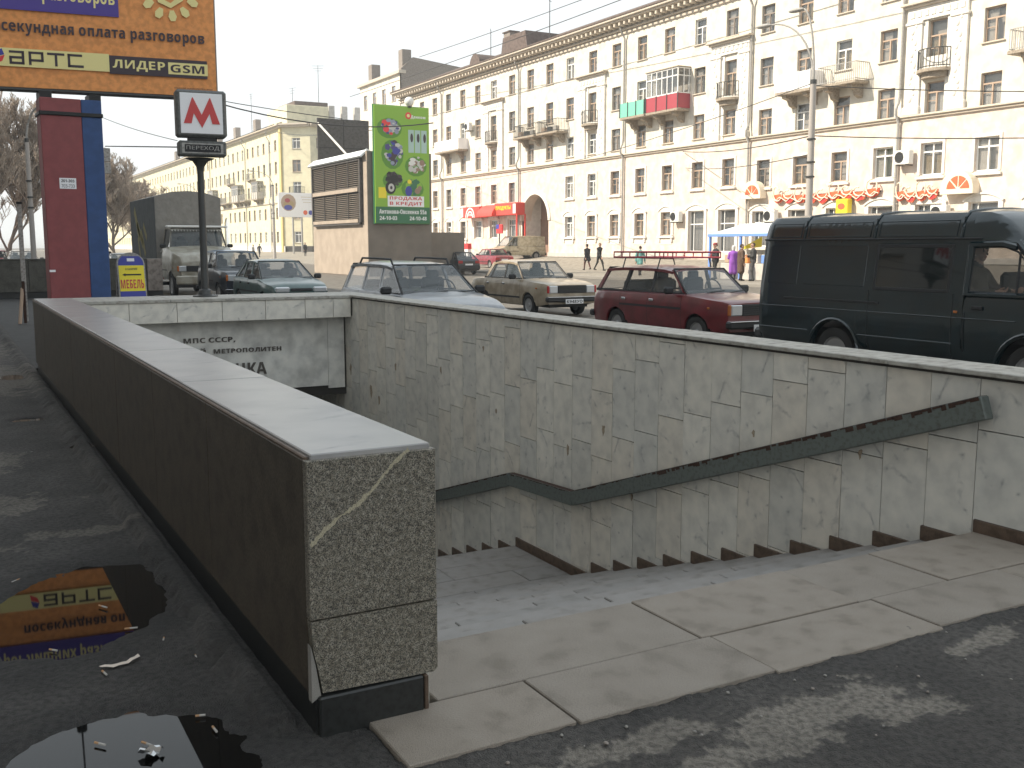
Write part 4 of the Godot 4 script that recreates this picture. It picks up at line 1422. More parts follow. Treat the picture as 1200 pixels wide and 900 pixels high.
func section(s: Dictionary, z: float) -> Array:
	var t: float = top_at(s.top, z)
	var w: float = s.w
	w -= 0.10 * pow(smooth(s.zf - 0.75, s.zf, z), 2.0) * s.get("taper", 1.0) + s.get("rear_taper", 0.06) * pow(smooth(s.zr + 0.5, s.zr, z), 2.0)
	var low: float = s.sill + 0.06 * smooth(s.zf - 0.5, s.zf, z)
	for zw in s.wheels:
		var dz: float = absf(z - zw)
		if dz < s.arch:
			low = maxf(low, s.axle + sqrt(s.arch * s.arch - dz * dz) * 0.98)
	var mid: float = lerpf(s.sill, t, 0.42)
	var out := []
	for e in [[w - 0.055, s.sill], [w - 0.02, s.sill + 0.1], [w, mid], [w - 0.004, lerpf(mid, t, 0.55)], [w - 0.018, t - 0.075], [w - 0.04, t - 0.018], [w - 0.085, t]]:
		out.append(Vector3(e[0], maxf(e[1], minf(low, t - 0.02 + 0.003 * out.size())), z))
	out.append(Vector3(w * 0.5, t + s.crown * 0.75, z))
	out.append(Vector3(0, t + s.crown, z))
	return out

func mirror_x(v: Vector3) -> Vector3:
	return Vector3(-v.x, v.y, v.z)

func car(called: String, label: String, paint: String, s: Dictionary, xf: Vector3, turn := 0.0, category := "car") -> Node3D:
	var o := thing(called, label, category, xf, turn)
	var zs := []
	var z: float = s.zr
	while z < s.zf:
		zs.append(z)
		z += 0.11
	zs.append(s.zf)
	for zw in s.wheels:
		for k in 13:
			zs.append(zw - cos(PI * k / 12.0) * s.arch)
	for d in s.doors:
		zs.append(d[0])
		zs.append(d[1])
	zs.sort()
	var clean := []
	for e in zs:
		if clean.size() == 0 or e - clean[clean.size() - 1] > 0.012:
			clean.append(e)
	var body := Geo.new()
	var doors := {}
	for i in clean.size() - 1:
		var a := section(s, clean[i])
		var b := section(s, clean[i + 1])
		var mid: float = (clean[i] + clean[i + 1]) / 2.0
		var dn := -1
		for k in s.doors.size():
			if mid > s.doors[k][0] and mid < s.doors[k][1]:
				dn = k
		for j in a.size() - 1:
			for side in 2:
				var g := body
				if dn >= 0 and j < 5:
					var key := dn * 2 + side
					if not doors.has(key):
						doors[key] = Geo.new()
					g = doors[key]
				if side == 0:
					g.quad(a[j], a[j + 1], b[j + 1], b[j])
				else:
					g.quad(mirror_x(a[j]), mirror_x(b[j]), mirror_x(b[j + 1]), mirror_x(a[j + 1]))
	for e in [[s.zr, -1.0], [s.zf, 1.0]]:
		var a := section(s, e[0])
		var c := Vector3(0, 0.6, e[0] + 0.0)
		for j in a.size() - 1:
			body.ctri(c, a[j], a[j + 1], c - Vector3(0, 0, e[1]))
			body.ctri(c, mirror_x(a[j]), mirror_x(a[j + 1]), c - Vector3(0, 0, e[1]))
		body.ctri(c, a[0], mirror_x(a[0]), c - Vector3(0, 0, e[1]))
	part(o, "body", body.mesh(32), M[paint])
	for key in doors:
		var dr := part(o, "door", doors[key].mesh(32), M[paint])
		var k: int = key / 2
		var sx := 1.0 if key % 2 == 0 else -1.0
		var hz: float = s.doors[k][0] + 0.14
		var sec := section(s, hz)
		box_part(dr, "handle", Vector3(sx * (sec[3].x + 0.012), top_at(s.top, hz) - 0.13, hz), Vector3(0.03, 0.045, 0.13), M.chrome if s.get("old", true) else M.black_plastic, 0.008)
	# dark seams round the doors and a rubbing strip
	var seam := Geo.new()
	for side in [-1.0, 1.0]:
		for d in s.doors:
			for e in d:
				var sec := section(s, e)
				for j in 5:
					var p: Vector3 = sec[j]
					var q: Vector3 = sec[j + 1]
					if q.y - p.y > 0.005:
						seam.cquad(Vector3(side * (p.x + 0.002), p.y, e - 0.005), Vector3(side * (p.x + 0.002), p.y, e + 0.005), Vector3(side * (q.x + 0.002), q.y, e + 0.005), Vector3(side * (q.x + 0.002), q.y, e - 0.005), Vector3(0, p.y, e))
		var strip := []
		for k in clean.size():
			if clean[k] > s.doors[s.doors.size() - 1][0] - 0.05 and clean[k] < s.doors[0][1] + 0.05:
				strip.append(clean[k])
		for k in strip.size() - 1:
			var x: float = section(s, strip[k])[2].x + 0.006
			var y: float = lerpf(s.sill, s.belt, s.get("strip", 0.45))
			seam.cquad(Vector3(side * x, y - 0.02, strip[k]), Vector3(side * x, y + 0.02, strip[k]), Vector3(side * x, y + 0.02, strip[k + 1]), Vector3(side * x, y - 0.02, strip[k + 1]), Vector3(0, y, strip[k]))
	part(o, "door_seams", seam.mesh(), M.black_plastic).set_meta("kind", "stuff")
	var w: float = s.w
	box_part(o, "underbody", Vector3(0, s.sill + 0.12, (s.zr + s.zf) / 2), Vector3(w * 2 - 0.5, 0.3, s.zf - s.zr - 0.3), M.car_inside)
	# cabin
	var wb: float = w - 0.095
	var wr: float = s.wr
	var yb: float = s.belt
	var yr: float = s.roof
	var roof := Geo.new()
	var rows := []
	for i in 9:
		var t := i / 8.0
		var row := []
		for j in 11:
			var u := j / 5.0 - 1.0
			var x := u * (wr + 0.03)
			var sag := 0.055 * pow(absf(u), 3.0) + 0.05 * pow(absf(t * 2.0 - 1.0), 4.0)
			row.append(Vector3(x, yr - sag, lerpf(s.zrr - 0.03, s.zrf + 0.04, t) + 0.02 * (1.0 - absf(u)) * (t * 2.0 - 1.0)))
		rows.append(row)
	roof.grid(rows, true)
	for i in 8:
		for j in [0, 10]:
			var a: Vector3 = rows[i][j]
			var b: Vector3 = rows[i + 1][j]
			roof.cquad(a, b, b - Vector3(0, 0.05, 0), a - Vector3(0, 0.05, 0), Vector3(0, yr, a.z))
	for i in [0, 8]:
		for j in 10:
			var a: Vector3 = rows[i][j]
			var b: Vector3 = rows[i][j + 1]
			roof.cquad(a, b, b - Vector3(0, 0.035, 0), a - Vector3(0, 0.035, 0), Vector3(0, yr, (s.zrr + s.zrf) / 2))
	part(o, "roof", roof.mesh(35), M[s.get("roof_paint", paint)])
	var rub := Geo.new()
	var n: int = s.pillars.size()
	for side in [-1.0, 1.0]:
		for k in n:
			var e: Array = s.pillars[k]
			var own: bool = k == 0 or k == n - 1 or not s.get("old", true)
			var g := Geo.new()
			var wd: float = e[2]
			var b0 := Vector3(side * wb, yb - 0.03, e[0])
			var t0 := Vector3(side * wr, yr - 0.075, e[1])
			var dz := Vector3(0, 0, wd)
			var dx := Vector3(-side * 0.045, 0.0, 0)
			var c := (b0 + t0) / 2.0 + dz / 2.0 + dx / 2.0
			g.cquad(b0, b0 + dz, t0 + dz, t0, c)
			g.cquad(b0 + dx, b0 + dz + dx, t0 + dz + dx, t0 + dx, c)
			g.cquad(b0, b0 + dx, t0 + dx, t0, c)
			g.cquad(b0 + dz, b0 + dx + dz, t0 + dx + dz, t0 + dz, c)
			part(o, "pillar", g.mesh(), M[paint] if own else M.black_plastic)
		# rubber along the foot of the windows
		var f0 := Vector3(side * (wb + 0.006), yb, s.pillars[n - 1][0])
		var f1 := Vector3(side * (wb + 0.006), yb, s.pillars[0][0])
		rub.cquad(f0 - Vector3(0, 0.02, 0), f1 - Vector3(0, 0.02, 0), f1 + Vector3(-side * 0.006, 0.02, 0), f0 + Vector3(-side * 0.006, 0.02, 0), Vector3(0, yb, 0))
	part(o, "window_rubber", rub.mesh(), M.black_plastic).set_meta("kind", "stuff")
	for side in [-1.0, 1.0]:
		for k in n - 1:
			var e: Array = s.pillars[k]
			var f: Array = s.pillars[k + 1]
			var g := Geo.new()
			var ins := Vector3(-side * 0.012, 0, 0)
			g.cquad(Vector3(side * wb, yb, f[0] + f[2]) + ins, Vector3(side * wb, yb, e[0]) + ins, Vector3(side * wr, yr - 0.07, e[1]) + ins, Vector3(side * wr, yr - 0.07, f[1] + f[2]) + ins, Vector3(0, yb, f[0]))
			part(o, "side_window", g.mesh(), M.car_glass)
	for e in [["windscreen", s.zc, s.zrf, 0.07], ["rear_window", s.zb, s.zrr, -0.05]]:
		var g := Geo.new()
		rows = []
		for i in 5:
			var t := i / 4.0
			var row := []
			for j in 9:
				var u := j / 4.0 - 1.0
				row.append(Vector3(u * lerpf(wb, wr, t) * 0.97, lerpf(yb - 0.01, yr - 0.06, t), lerpf(e[1], e[2], t) + e[3] * (1.0 - u * u) * 0.8))
			rows.append(row)
		g.grid(rows, e[0] == "rear_window")
		part(o, e[0], g.mesh(40), M.car_glass)
		var fr := Geo.new()
		for i in 4:
			for j in [0, 8]:
				fr.tube([rows[i][j], rows[i + 1][j]], 0.016, 0.016, 5, false)
		for j in 8:
			for i in [0, 4]:
				fr.tube([rows[i][j], rows[i][j + 1]], 0.016, 0.016, 5, false)
		part(o, e[0] + "_rubber", fr.mesh(), M.black_plastic)
	# what shows through the glass
	box_part(o, "interior", Vector3(0, yb - 0.04, (s.zc + s.zb) / 2), Vector3(wb * 2 - 0.1, 0.02, s.zc - s.zb - 0.1), M.car_inside)
	box_part(o, "dashboard", Vector3(0, yb - 0.005, s.zc - 0.26), Vector3(wb * 2 - 0.12, 0.1, 0.42), M.car_inside, 0.03)
	for x in [-0.36, 0.36]:
		box_part(o, "front_seat", Vector3(x, yb + 0.08, s.zc - 1.15), Vector3(0.46, 0.36, 0.14), M.seat_cloth, 0.05)
		box_part(o, "headrest", Vector3(x, yb + 0.31, s.zc - 1.16), Vector3(0.26, 0.16, 0.09), M.seat_cloth, 0.04)
	if s.get("bench", true):
		box_part(o, "rear_seat", Vector3(0, yb + 0.06, s.zc - 2.02), Vector3(wb * 2 - 0.2, 0.28, 0.15), M.seat_cloth, 0.05)
	var sw := Geo.new()
	var ring := []
	for k in 17:
		ring.append(Vector3(cos(TAU * k / 16) * 0.18, sin(TAU * k / 16) * 0.17, -sin(TAU * k / 16) * 0.07))
	sw.tube(ring, 0.014, 0.014, 5, false)
	sw.box(Vector3.ZERO, Vector3(0.3, 0.03, 0.02))
	part(o, "steering_wheel", sw.mesh(), M.black_plastic, at(0.36, yb + 0.06, s.zc - 0.55))
	for x in [-0.3, 0.22]:
		var g := Geo.new()
		g.tube([Vector3(x, yb + 0.015, s.zc + 0.075), Vector3(x + 0.42, yb + 0.05, s.zc + 0.03)], 0.011, 0.008, 5)
		part(o, "wiper", g.mesh(), M.black_plastic)
	for side in [-1.0, 1.0]:
		box_part(o, "wing_mirror", Vector3(side * (w + 0.07), yb + 0.06, s.zc - 0.3), Vector3(0.2, 0.13, 0.09), M.black_plastic, 0.03)
	# front and rear
	var ft: float = top_at(s.top, s.zf - 0.02)
	var fy: float = s.get("lamp_y", ft - 0.1)
	if s.get("old", true):
		box_part(o, "grille", Vector3(0, fy, s.zf + 0.008), Vector3(w * 2 - 0.78, 0.19, 0.04), M.black_plastic, 0.008)
		for k in 5:
			box_part(o, "grille_bar", Vector3(0, fy - 0.07 + 0.035 * k, s.zf + 0.03), Vector3(w * 2 - 0.82, 0.009, 0.012), M.dark_metal)
		for side in [-1.0, 1.0]:
			box_part(o, "headlight", Vector3(side * (w - 0.265), fy, s.zf + 0.01), Vector3(0.24, 0.18, 0.05), M.lamp_glass, 0.015)
			box_part(o, "turn_signal", Vector3(side * (w - 0.118), fy, s.zf + 0.005), Vector3(0.06, 0.18, 0.05), M.lamp_red if s.get("red_signal", false) else M.lamp_orange, 0.012)
			box_part(o, "side_signal", Vector3(side * (section(s, s.zf - 0.42)[3].x + 0.008), fy + 0.02, s.zf - 0.42), Vector3(0.02, 0.035, 0.06), M.lamp_orange, 0.005)
		box_part(o, "front_bumper", Vector3(0, 0.455, s.zf + 0.06), Vector3(w * 2 - 0.06, 0.13, 0.14), M.black_plastic, 0.03)
		box_part(o, "bumper_trim", Vector3(0, 0.512, s.zf + 0.075), Vector3(w * 2 - 0.12, 0.02, 0.13), M.chrome, 0.006)
		box_part(o, "rear_bumper", Vector3(0, 0.455, s.zr - 0.06), Vector3(w * 2 - 0.06, 0.13, 0.14), M.black_plastic, 0.03)
	else:
		for side in [-1.0, 1.0]:
			box_part(o, "headlight", Vector3(side * (w - 0.33), fy, s.zf - 0.01), Vector3(0.36, 0.14, 0.1), M.lamp_glass, 0.03)
		box_part(o, "grille", Vector3(0, fy, s.zf - 0.0), Vector3(w * 2 - 1.1, 0.07, 0.06), M.black_plastic, 0.01)
		box_part(o, "front_bumper", Vector3(0, 0.42, s.zf + 0.04), Vector3(w * 2 - 0.16, 0.26, 0.16), M[s.get("bumper", "black_plastic")], 0.05)
		box_part(o, "rear_bumper", Vector3(0, 0.45, s.zr - 0.03), Vector3(w * 2 - 0.12, 0.26, 0.16), M.black_plastic, 0.05)
	var plate := box_part(o, "number_plate", Vector3(0, s.get("plate_y", 0.40), s.zf + 0.135), Vector3(0.52, 0.115, 0.012), M.plate_white, 0.003)
	if s.has("plate"):
		letters(plate, "plate_text", s.plate, M.ink_black, Transform3D(Basis.IDENTITY, Vector3(0, 0, 0.0065)), 0.46, 0.075, 0.002)
	box_part(o, "number_plate", Vector3(0, s.get("rear_plate_y", 0.62), s.zr - 0.02), Vector3(0.52, 0.115, 0.03), M.plate_white, 0.003)
	for side in [-1.0, 1.0]:
		box_part(o, "tail_light", Vector3(side * (w - 0.24), s.get("tail_y", 0.68), s.zr - 0.012), Vector3(0.30, 0.17, 0.05), M.lamp_red, 0.015)
	for zw in s.wheels:
		for side in [-1.0, 1.0]:
			wheel(o, side * (w - 0.11), s.axle, zw, s.axle, 0.17)
	return o

func lada(extra: Dictionary) -> Dictionary:
	var s := {"zr": -2.03, "zf": 1.98, "w": 0.81, "sill": 0.27, "crown": 0.02, "belt": 0.93, "roof": 1.42, "wr": 0.60, "arch": 0.335, "axle": 0.285, "wheels": [-1.2, 1.22],
		"top": [Vector2(-2.03, 0.84), Vector2(-1.97, 0.91), Vector2(0.8, 0.93), Vector2(1.0, 0.925), Vector2(1.9, 0.845), Vector2(1.98, 0.80)],
		"zc": 0.86, "zrf": 0.32, "zrr": -1.72, "zb": -1.99, "doors": [[-0.18, 0.82], [-1.06, -0.18]],
		"pillars": [[0.80, 0.28, 0.05], [-0.2, -0.22, 0.06], [-1.12, -1.02, 0.09], [-1.99, -1.74, 0.09]], "lamp_y": 0.70}
	s.merge(extra, true)
	return s

func roof_rack(car_node: Node3D, s: Dictionary) -> void:
	var o := thing("roof_rack", "dark red ladder-like roof rack on top of the maroon estate car", "roof rack", car_node.position + Vector3(0, s.roof, 0))
	var y := 0.14
	var g := Geo.new()
	for x in [-0.56, 0.56]:
		for yy in [y, y + 0.1]:
			g.tube([Vector3(x, yy, -1.62), Vector3(x, yy, 0.25)], 0.016, 0.016, 6)
		for k in 8:
			g.tube([Vector3(x, y, -1.62 + 0.267 * k), Vector3(x, y + 0.1, -1.62 + 0.267 * k)], 0.012, 0.012, 5)
	part(o, "side_rails", g.mesh(), M.balcony_red)
	g = Geo.new()
	for k in 8:
		g.tube([Vector3(-0.56, y, -1.62 + 0.267 * k), Vector3(0.56, y, -1.62 + 0.267 * k)], 0.013, 0.013, 5)
	for z in [-1.62, 0.25]:
		g.tube([Vector3(-0.56, y + 0.1, z), Vector3(0.56, y + 0.1, z)], 0.016, 0.016, 6)
	part(o, "cross_bars", g.mesh(), M.balcony_red)
	for x in [-0.6, 0.6]:
		for z in [-1.2, -0.1]:
			g = Geo.new()
			g.tube([Vector3(x * 0.95, y, z), Vector3(x * 1.06, -0.06, z)], 0.013, 0.013, 5)
			part(o, "leg", g.mesh(), M.dark_metal)

func cars() -> void:
	var y := -0.13
	var est := lada({"strip": 0.62})
	var r := car("estate_car", "maroon boxy estate car with a roof rack, waiting in traffic behind the dark van", "paint_red", est, Vector3(12.2, y, -15.25))
	roof_rack(r, est)
	var sal := lada({"zr": -2.06, "zf": 2.06, "top": [Vector2(-2.06, 0.82), Vector2(-2.0, 0.89), Vector2(-1.2, 0.925), Vector2(0.8, 0.93), Vector2(1.05, 0.92), Vector2(1.98, 0.84), Vector2(2.06, 0.79)],
		"zrr": -0.86, "zb": -1.32, "pillars": [[0.80, 0.28, 0.05], [-0.2, -0.22, 0.06], [-0.98, -0.82, 0.05], [-1.30, -0.98, 0.13]], "plate": "К948УО", "red_signal": true, "strip": 0.3})
	car("saloon_car", "dusty beige boxy saloon car between the grey estate and the maroon estate", "paint_beige", sal, Vector3(13.8, y, -23.9))
	var wag := {"zr": -2.2, "zf": 2.05, "w": 0.84, "sill": 0.26, "crown": 0.045, "belt": 0.95, "roof": 1.50, "wr": 0.60, "arch": 0.345, "axle": 0.29, "wheels": [-1.25, 1.25], "old": false, "bumper": "paint_silver",
		"top": [Vector2(-2.2, 0.85), Vector2(-2.12, 0.98), Vector2(-1.0, 0.98), Vector2(0.7, 0.95), Vector2(0.9, 0.945), Vector2(1.4, 0.875), Vector2(1.9, 0.745), Vector2(2.05, 0.60)],
		"zc": 0.86, "zrf": 0.10, "zrr": -1.9, "zb": -2.14, "doors": [[-0.22, 0.8], [-1.06, -0.22]], "lamp_y": 0.66,
		"pillars": [[0.80, 0.06, 0.05], [-0.26, -0.36, 0.06], [-1.12, -1.12, 0.07], [-2.12, -1.92, 0.09]], "strip": 0.5}
	var wg := car("estate_car", "silver grey estate car with black roof rails, nearest car behind the marble wall", "paint_silver", wag, Vector3(7.6, y, -17.15))
	for x in [-0.55, 0.55]:
		var g := Geo.new()
		g.tube([Vector3(x, 1.45, 0.0), Vector3(x, 1.54, -0.08), Vector3(x, 1.55, -0.9), Vector3(x, 1.55, -1.5), Vector3(x, 1.45, -1.62)], 0.018, 0.018, 6)
		part(wg, "roof_rail", g.mesh(), M.black_plastic)
	var hat := wag.duplicate(true)
	hat.merge({"zr": -2.0, "zf": 1.95, "w": 0.82, "roof": 1.43, "wr": 0.57, "belt": 0.92, "bumper": "paint_teal",
		"top": [Vector2(-2.0, 0.8), Vector2(-1.9, 0.93), Vector2(0.7, 0.92), Vector2(0.9, 0.915), Vector2(1.8, 0.78), Vector2(1.95, 0.66)],
		"zrr": -1.2, "zb": -1.86, "zrf": 0.0, "pillars": [[0.80, -0.04, 0.05], [-0.26, -0.42, 0.07], [-1.05, -1.05, 0.07], [-1.80, -1.25, 0.14]], "lamp_y": 0.68}, true)
	car("hatchback_car", "teal green hatchback parked in front of the dark off-road car", "paint_teal", hat, Vector3(7.95, y, -27.35))
	var niva := lada({"zr": -1.85, "zf": 1.85, "w": 0.82, "sill": 0.42, "belt": 1.12, "roof": 1.66, "arch": 0.39, "axle": 0.345, "wheels": [-1.1, 1.1], "roof_paint": "paint_blue_roof",
		"top": [Vector2(-1.85, 0.95), Vector2(-1.78, 1.1), Vector2(0.6, 1.12), Vector2(0.8, 1.11), Vector2(1.75, 1.02), Vector2(1.85, 0.94)],
		"zc": 0.68, "zrf": 0.16, "zrr": -1.55, "zb": -1.82, "doors": [[-0.5, 0.62]], "pillars": [[0.62, 0.12, 0.05], [-0.55, -0.55, 0.08], [-1.78, -1.57, 0.1]], "lamp_y": 0.85, "bench": false})
	car("off_road_car", "dark boxy off-road car with a blue roof, between the truck and the teal hatchback", "paint_navy", niva, Vector3(7.95, y, -32.1))
	var hat2 := hat.duplicate(true)
	hat2.merge({"tail_y": 0.78}, true)
	car("hatchback_car", "dark hatchback seen from behind, driving away beside the grey vent building", "paint_navy", hat2, Vector3(28.6, y, -59.2), PI)
	car("small_car", "pinkish red car standing before the red shop, mostly behind the beige saloon", "paint_pink", sal, Vector3(35.6, 0.03, -67.5), PI)
	var parked := [["paint_white", Vector3(3.9, -0.02, -62), 0.0, "pale car rightmost of the three behind the far granite wall at the left edge"], ["paint_pink", Vector3(2.9, -0.02, -70), 0.3, "dark red car between the two pale cars at the left edge, under the tree"], ["paint_grey", Vector3(1.5, -0.02, -64), 0.0, "grey car at the very left edge, behind the far granite wall"], ["paint_silver", Vector3(7.9, y, -54), 0.0, "silver car just right of the red and blue post, behind the far granite wall"]]
	for e in parked:
		var c := car("parked_car", e[3], e[0], hat if e[0] != "paint_pink" else sal, e[1], e[2])
		c.set_meta("group", "cars parked at the far left")

func side_panel(o: Node3D, called: String, z0: float, z1: float, y0: float, y1: float, proud: float, m: Material, bev: float) -> void:
	# a flat piece lying on the leaning flank of the van, both sides
	for side in [-1.0, 1.0]:
		var a := Vector3(side * 0.972, 1.235, 0)
		var b := Vector3(side * 0.902, 1.80, 0)
		var up := (b - a).normalized()
		var out := Vector3(side, 0, 0)
		out = (out - up * out.dot(up)).normalized()
		var B := Basis(Vector3(0, 0, -side), up, out) if side > 0 else Basis(Vector3(0, 0, 1), up, out)
		var ym := (y0 + y1) / 2.0
		var m0 := a.lerp(b, (ym - 1.235) / 0.565)
		m0.z = (z0 + z1) / 2.0
		var g := Geo.new()
		g.box(Vector3.ZERO, Vector3(z1 - z0, (y1 - y0) * 1.006, 0.02), bev)
		part(o, called, g.mesh(), m, Transform3D(B, m0 + out * (proud - 0.01)))

func van() -> void:
	var o := thing("delivery_van", "very dark blue-green van with a raised roof, passing at the right edge of the photo", "van", Vector3(11.5, -0.13, -8.77))
	var P: Material = M.paint_van
	var prof := [[0.90, 0.40], [0.955, 0.50], [0.985, 0.60], [0.99, 0.92], [0.985, 1.0], [0.974, 1.215], [0.902, 1.80], [0.905, 1.85], [0.895, 1.875], [0.865, 2.0], [0.835, 2.11], [0.77, 2.175], [0.5, 2.21], [0.0, 2.225]]
	var zs := [-2.73, -2.70, -2.62]
	var z := -2.5
	while z < 0.74:
		zs.append(z)
		z += 0.115
	for k in 13:
		zs.append(-1.25 - cos(PI * k / 12.0) * 0.42)
	zs.append_array([0.75, -0.60, 0.53])
	zs.sort()
	var ring := func(zz: float) -> Array:
		var low := 0.0
		for zw in [-1.25, 1.65]:
			if absf(zz - zw) < 0.42:
				low = 0.36 + sqrt(0.42 * 0.42 - (zz - zw) * (zz - zw))
		var pull := 0.035 * smooth(-2.62, -2.73, zz)
		var out := []
		for e in prof:
			out.append(Vector3(maxf(e[0] - pull, 0.0), maxf(e[1], minf(low, 0.9)) - (pull if e[1] > 2.0 else 0.0), zz))
		return out
	var g := Geo.new()
	for i in zs.size() - 1:
		var a: Array = ring.call(zs[i])
		var b: Array = ring.call(zs[i + 1])
		for j in a.size() - 1:
			if j == 5 and zs[i] > -0.605 and zs[i + 1] < 0.535:
				continue
			g.quad(a[j], a[j + 1], b[j + 1], b[j])
			g.quad(mirror_x(a[j]), mirror_x(b[j]), mirror_x(b[j + 1]), mirror_x(a[j + 1]))
	for zz in [-2.73]:
		var a: Array = ring.call(zz)
		for j in a.size() - 1:
			g.ctri(Vector3(0, 1.2, zz), a[j], a[j + 1], Vector3(0, 1.2, zz + 1))
			g.ctri(Vector3(0, 1.2, zz), mirror_x(a[j]), mirror_x(a[j + 1]), Vector3(0, 1.2, zz + 1))
	part(o, "body", g.mesh(35), P)
	# partition behind the seats
	box_part(o, "bulkhead", Vector3(0, 1.3, -0.85), Vector3(1.7, 1.3, 0.04), M.car_inside)
	# cab: lower flanks, bonnet, roof cap
	var s := {"zr": 0.75, "zf": 2.73, "w": 0.985, "sill": 0.40, "crown": 0.05, "arch": 0.42, "axle": 0.36, "wheels": [1.65],
		"top": [Vector2(0.75, 1.215), Vector2(1.75, 1.215), Vector2(1.95, 1.19), Vector2(2.5, 1.0), Vector2(2.66, 0.90), Vector2(2.73, 0.74)], "taper": 1.4, "rear_taper": 0.0}
	zs = [0.75, 0.80, 0.9, 1.0, 1.1, 1.2, 1.72, 1.75, 1.85, 1.95, 2.05, 2.2, 2.35, 2.5, 2.58, 2.66, 2.7, 2.73]
	for k in 13:
		zs.append(1.65 - cos(PI * k / 12.0) * 0.42)
	zs.sort()
	var cab := Geo.new()
	var door := [Geo.new(), Geo.new()]
	for i in zs.size() - 1:
		if zs[i + 1] - zs[i] < 0.004:
			continue
		var a := section(s, zs[i])
		var b := section(s, zs[i + 1])
		for j in a.size() - 1:
			if zs[i] < 1.84 and j > 5:
				continue
			var dr: bool = zs[i] >= 0.79 and zs[i + 1] <= 1.76 and j < 6
			var h: Geo = door[0] if dr else cab
			h.quad(a[j], a[j + 1], b[j + 1], b[j])
			h = door[1] if dr else cab
			h.quad(mirror_x(a[j]), mirror_x(b[j]), mirror_x(b[j + 1]), mirror_x(a[j + 1]))
	var e := section(s, 2.73)
	for j in e.size() - 1:
		cab.ctri(Vector3(0, 0.6, 2.73), e[j], e[j + 1], Vector3(0, 0.6, 2))
		cab.ctri(Vector3(0, 0.6, 2.73), mirror_x(e[j]), mirror_x(e[j + 1]), Vector3(0, 0.6, 2))
	part(o, "bonnet", cab.mesh(32), P)
	for k in 2:
		var d := part(o, "door", door[k].mesh(32), P)
		box_part(d, "handle", Vector3((0.99 if k == 0 else -0.99), 1.06, 0.95), Vector3(0.03, 0.05, 0.14), M.black_plastic, 0.008)
	var rc := Geo.new()
	var rows := []
	for q in [[0.75, 0.0, 0.0], [0.9, 0.005, 0.01], [1.05, 0.05, 0.03], [1.18, 0.13, 0.06], [1.30, 0.25, 0.10], [1.36, 0.345, 0.13]]:
		var row := []
		for j in range(6, prof.size()):
			var pe: Array = prof[j]
			row.append(Vector3(maxf(pe[0] - q[2] * 0.35, 0), 1.80 + (pe[1] - 1.80) * (1.0 - q[1] / 0.42), q[0] if j > 6 else minf(q[0], 1.2)))
		rows.append(row)
	for i in rows.size() - 1:
		for j in rows[i].size() - 1:
			rc.quad(rows[i][j], rows[i][j + 1], rows[i + 1][j + 1], rows[i + 1][j])
			rc.quad(mirror_x(rows[i][j]), mirror_x(rows[i + 1][j]), mirror_x(rows[i + 1][j + 1]), mirror_x(rows[i][j + 1]))
	part(o, "cab_roof", rc.mesh(35), P)
	# window frames of the cab
	var fr := Geo.new()
	for sd in [-1.0, 1.0]:
		fr.tube([Vector3(sd * 0.965, 1.2, 0.775), Vector3(sd * 0.9, 1.79, 0.775)], 0.04, 0.04, 6)
		fr.tube([Vector3(sd * 0.9, 1.79, 0.76), Vector3(sd * 0.888, 1.80, 1.18), Vector3(sd * 0.87, 1.76, 1.34)], 0.04, 0.04, 6)
		fr.tube([Vector3(sd * 0.85, 1.80, 1.34), Vector3(sd * 0.90, 1.56, 1.60), Vector3(sd * 0.945, 1.19, 1.93)], 0.045, 0.05, 6)
		fr.tube([Vector3(sd * 0.965, 1.215, 0.76), Vector3(sd * 0.955, 1.215, 1.95)], 0.028, 0.028, 6)
	part(o, "door_frame", fr.mesh(40), P)
	fr = Geo.new()
	for sd in [-1.0, 1.0]:
		fr.tube([Vector3(sd * 0.958, 1.22, 1.42), Vector3(sd * 0.892, 1.72, 1.40)], 0.014, 0.014, 5)
		fr.tube([Vector3(sd * 0.958, 1.245, 0.81), Vector3(sd * 0.897, 1.765, 0.81), Vector3(sd * 0.885, 1.765, 1.2), Vector3(sd * 0.885, 1.71, 1.36), Vector3(sd * 0.93, 1.245, 1.83), Vector3(sd * 0.958, 1.245, 0.81)], 0.012, 0.012, 5)
	part(o, "window_rubber", fr.mesh(), M.black_plastic).set_meta("kind", "stuff")
	for sd in [-1.0, 1.0]:
		var gl := Geo.new()
		gl.cquad(Vector3(sd * 0.962, 1.22, 0.79), Vector3(sd * 0.945, 1.22, 1.86), Vector3(sd * 0.885, 1.78, 1.32), Vector3(sd * 0.896, 1.79, 0.79), Vector3(0, 1.5, 1.2))
		part(o, "side_window", gl.mesh(), M.car_glass)
	var ws := Geo.new()
	rows = []
	for i in 5:
		var t := i / 4.0
		var row := []
		for j in 9:
			var u := j / 4.0 - 1.0
			row.append(Vector3(u * lerpf(0.93, 0.84, t), lerpf(1.19, 1.85, t), lerpf(1.95, 1.34, t) + 0.1 * (1.0 - u * u)))
		rows.append(row)
	ws.grid(rows)
	part(o, "windscreen", ws.mesh(40), M.car_glass)
	# pressed panels, the dark sliding-door window and trim
	side_panel(o, "pressed_panel", -2.56, -1.97, 1.245, 1.785, 0.004, P, 0.012)
	side_panel(o, "pressed_panel", -1.86, -0.76, 1.245, 1.785, 0.004, P, 0.012)
	for q in [[-0.62, -0.575, 1.215, 1.80], [0.505, 0.55, 1.215, 1.80], [-0.575, 0.505, 1.215, 1.26], [-0.575, 0.505, 1.755, 1.80]]:
		side_panel(o, "window_rubber", q[0], q[1], q[2], q[3], 0.006, M.black_plastic, 0.006)
	side_panel(o, "sliding_window", -0.58, 0.51, 1.255, 1.76, 0.002, M.tinted_glass, 0.0)
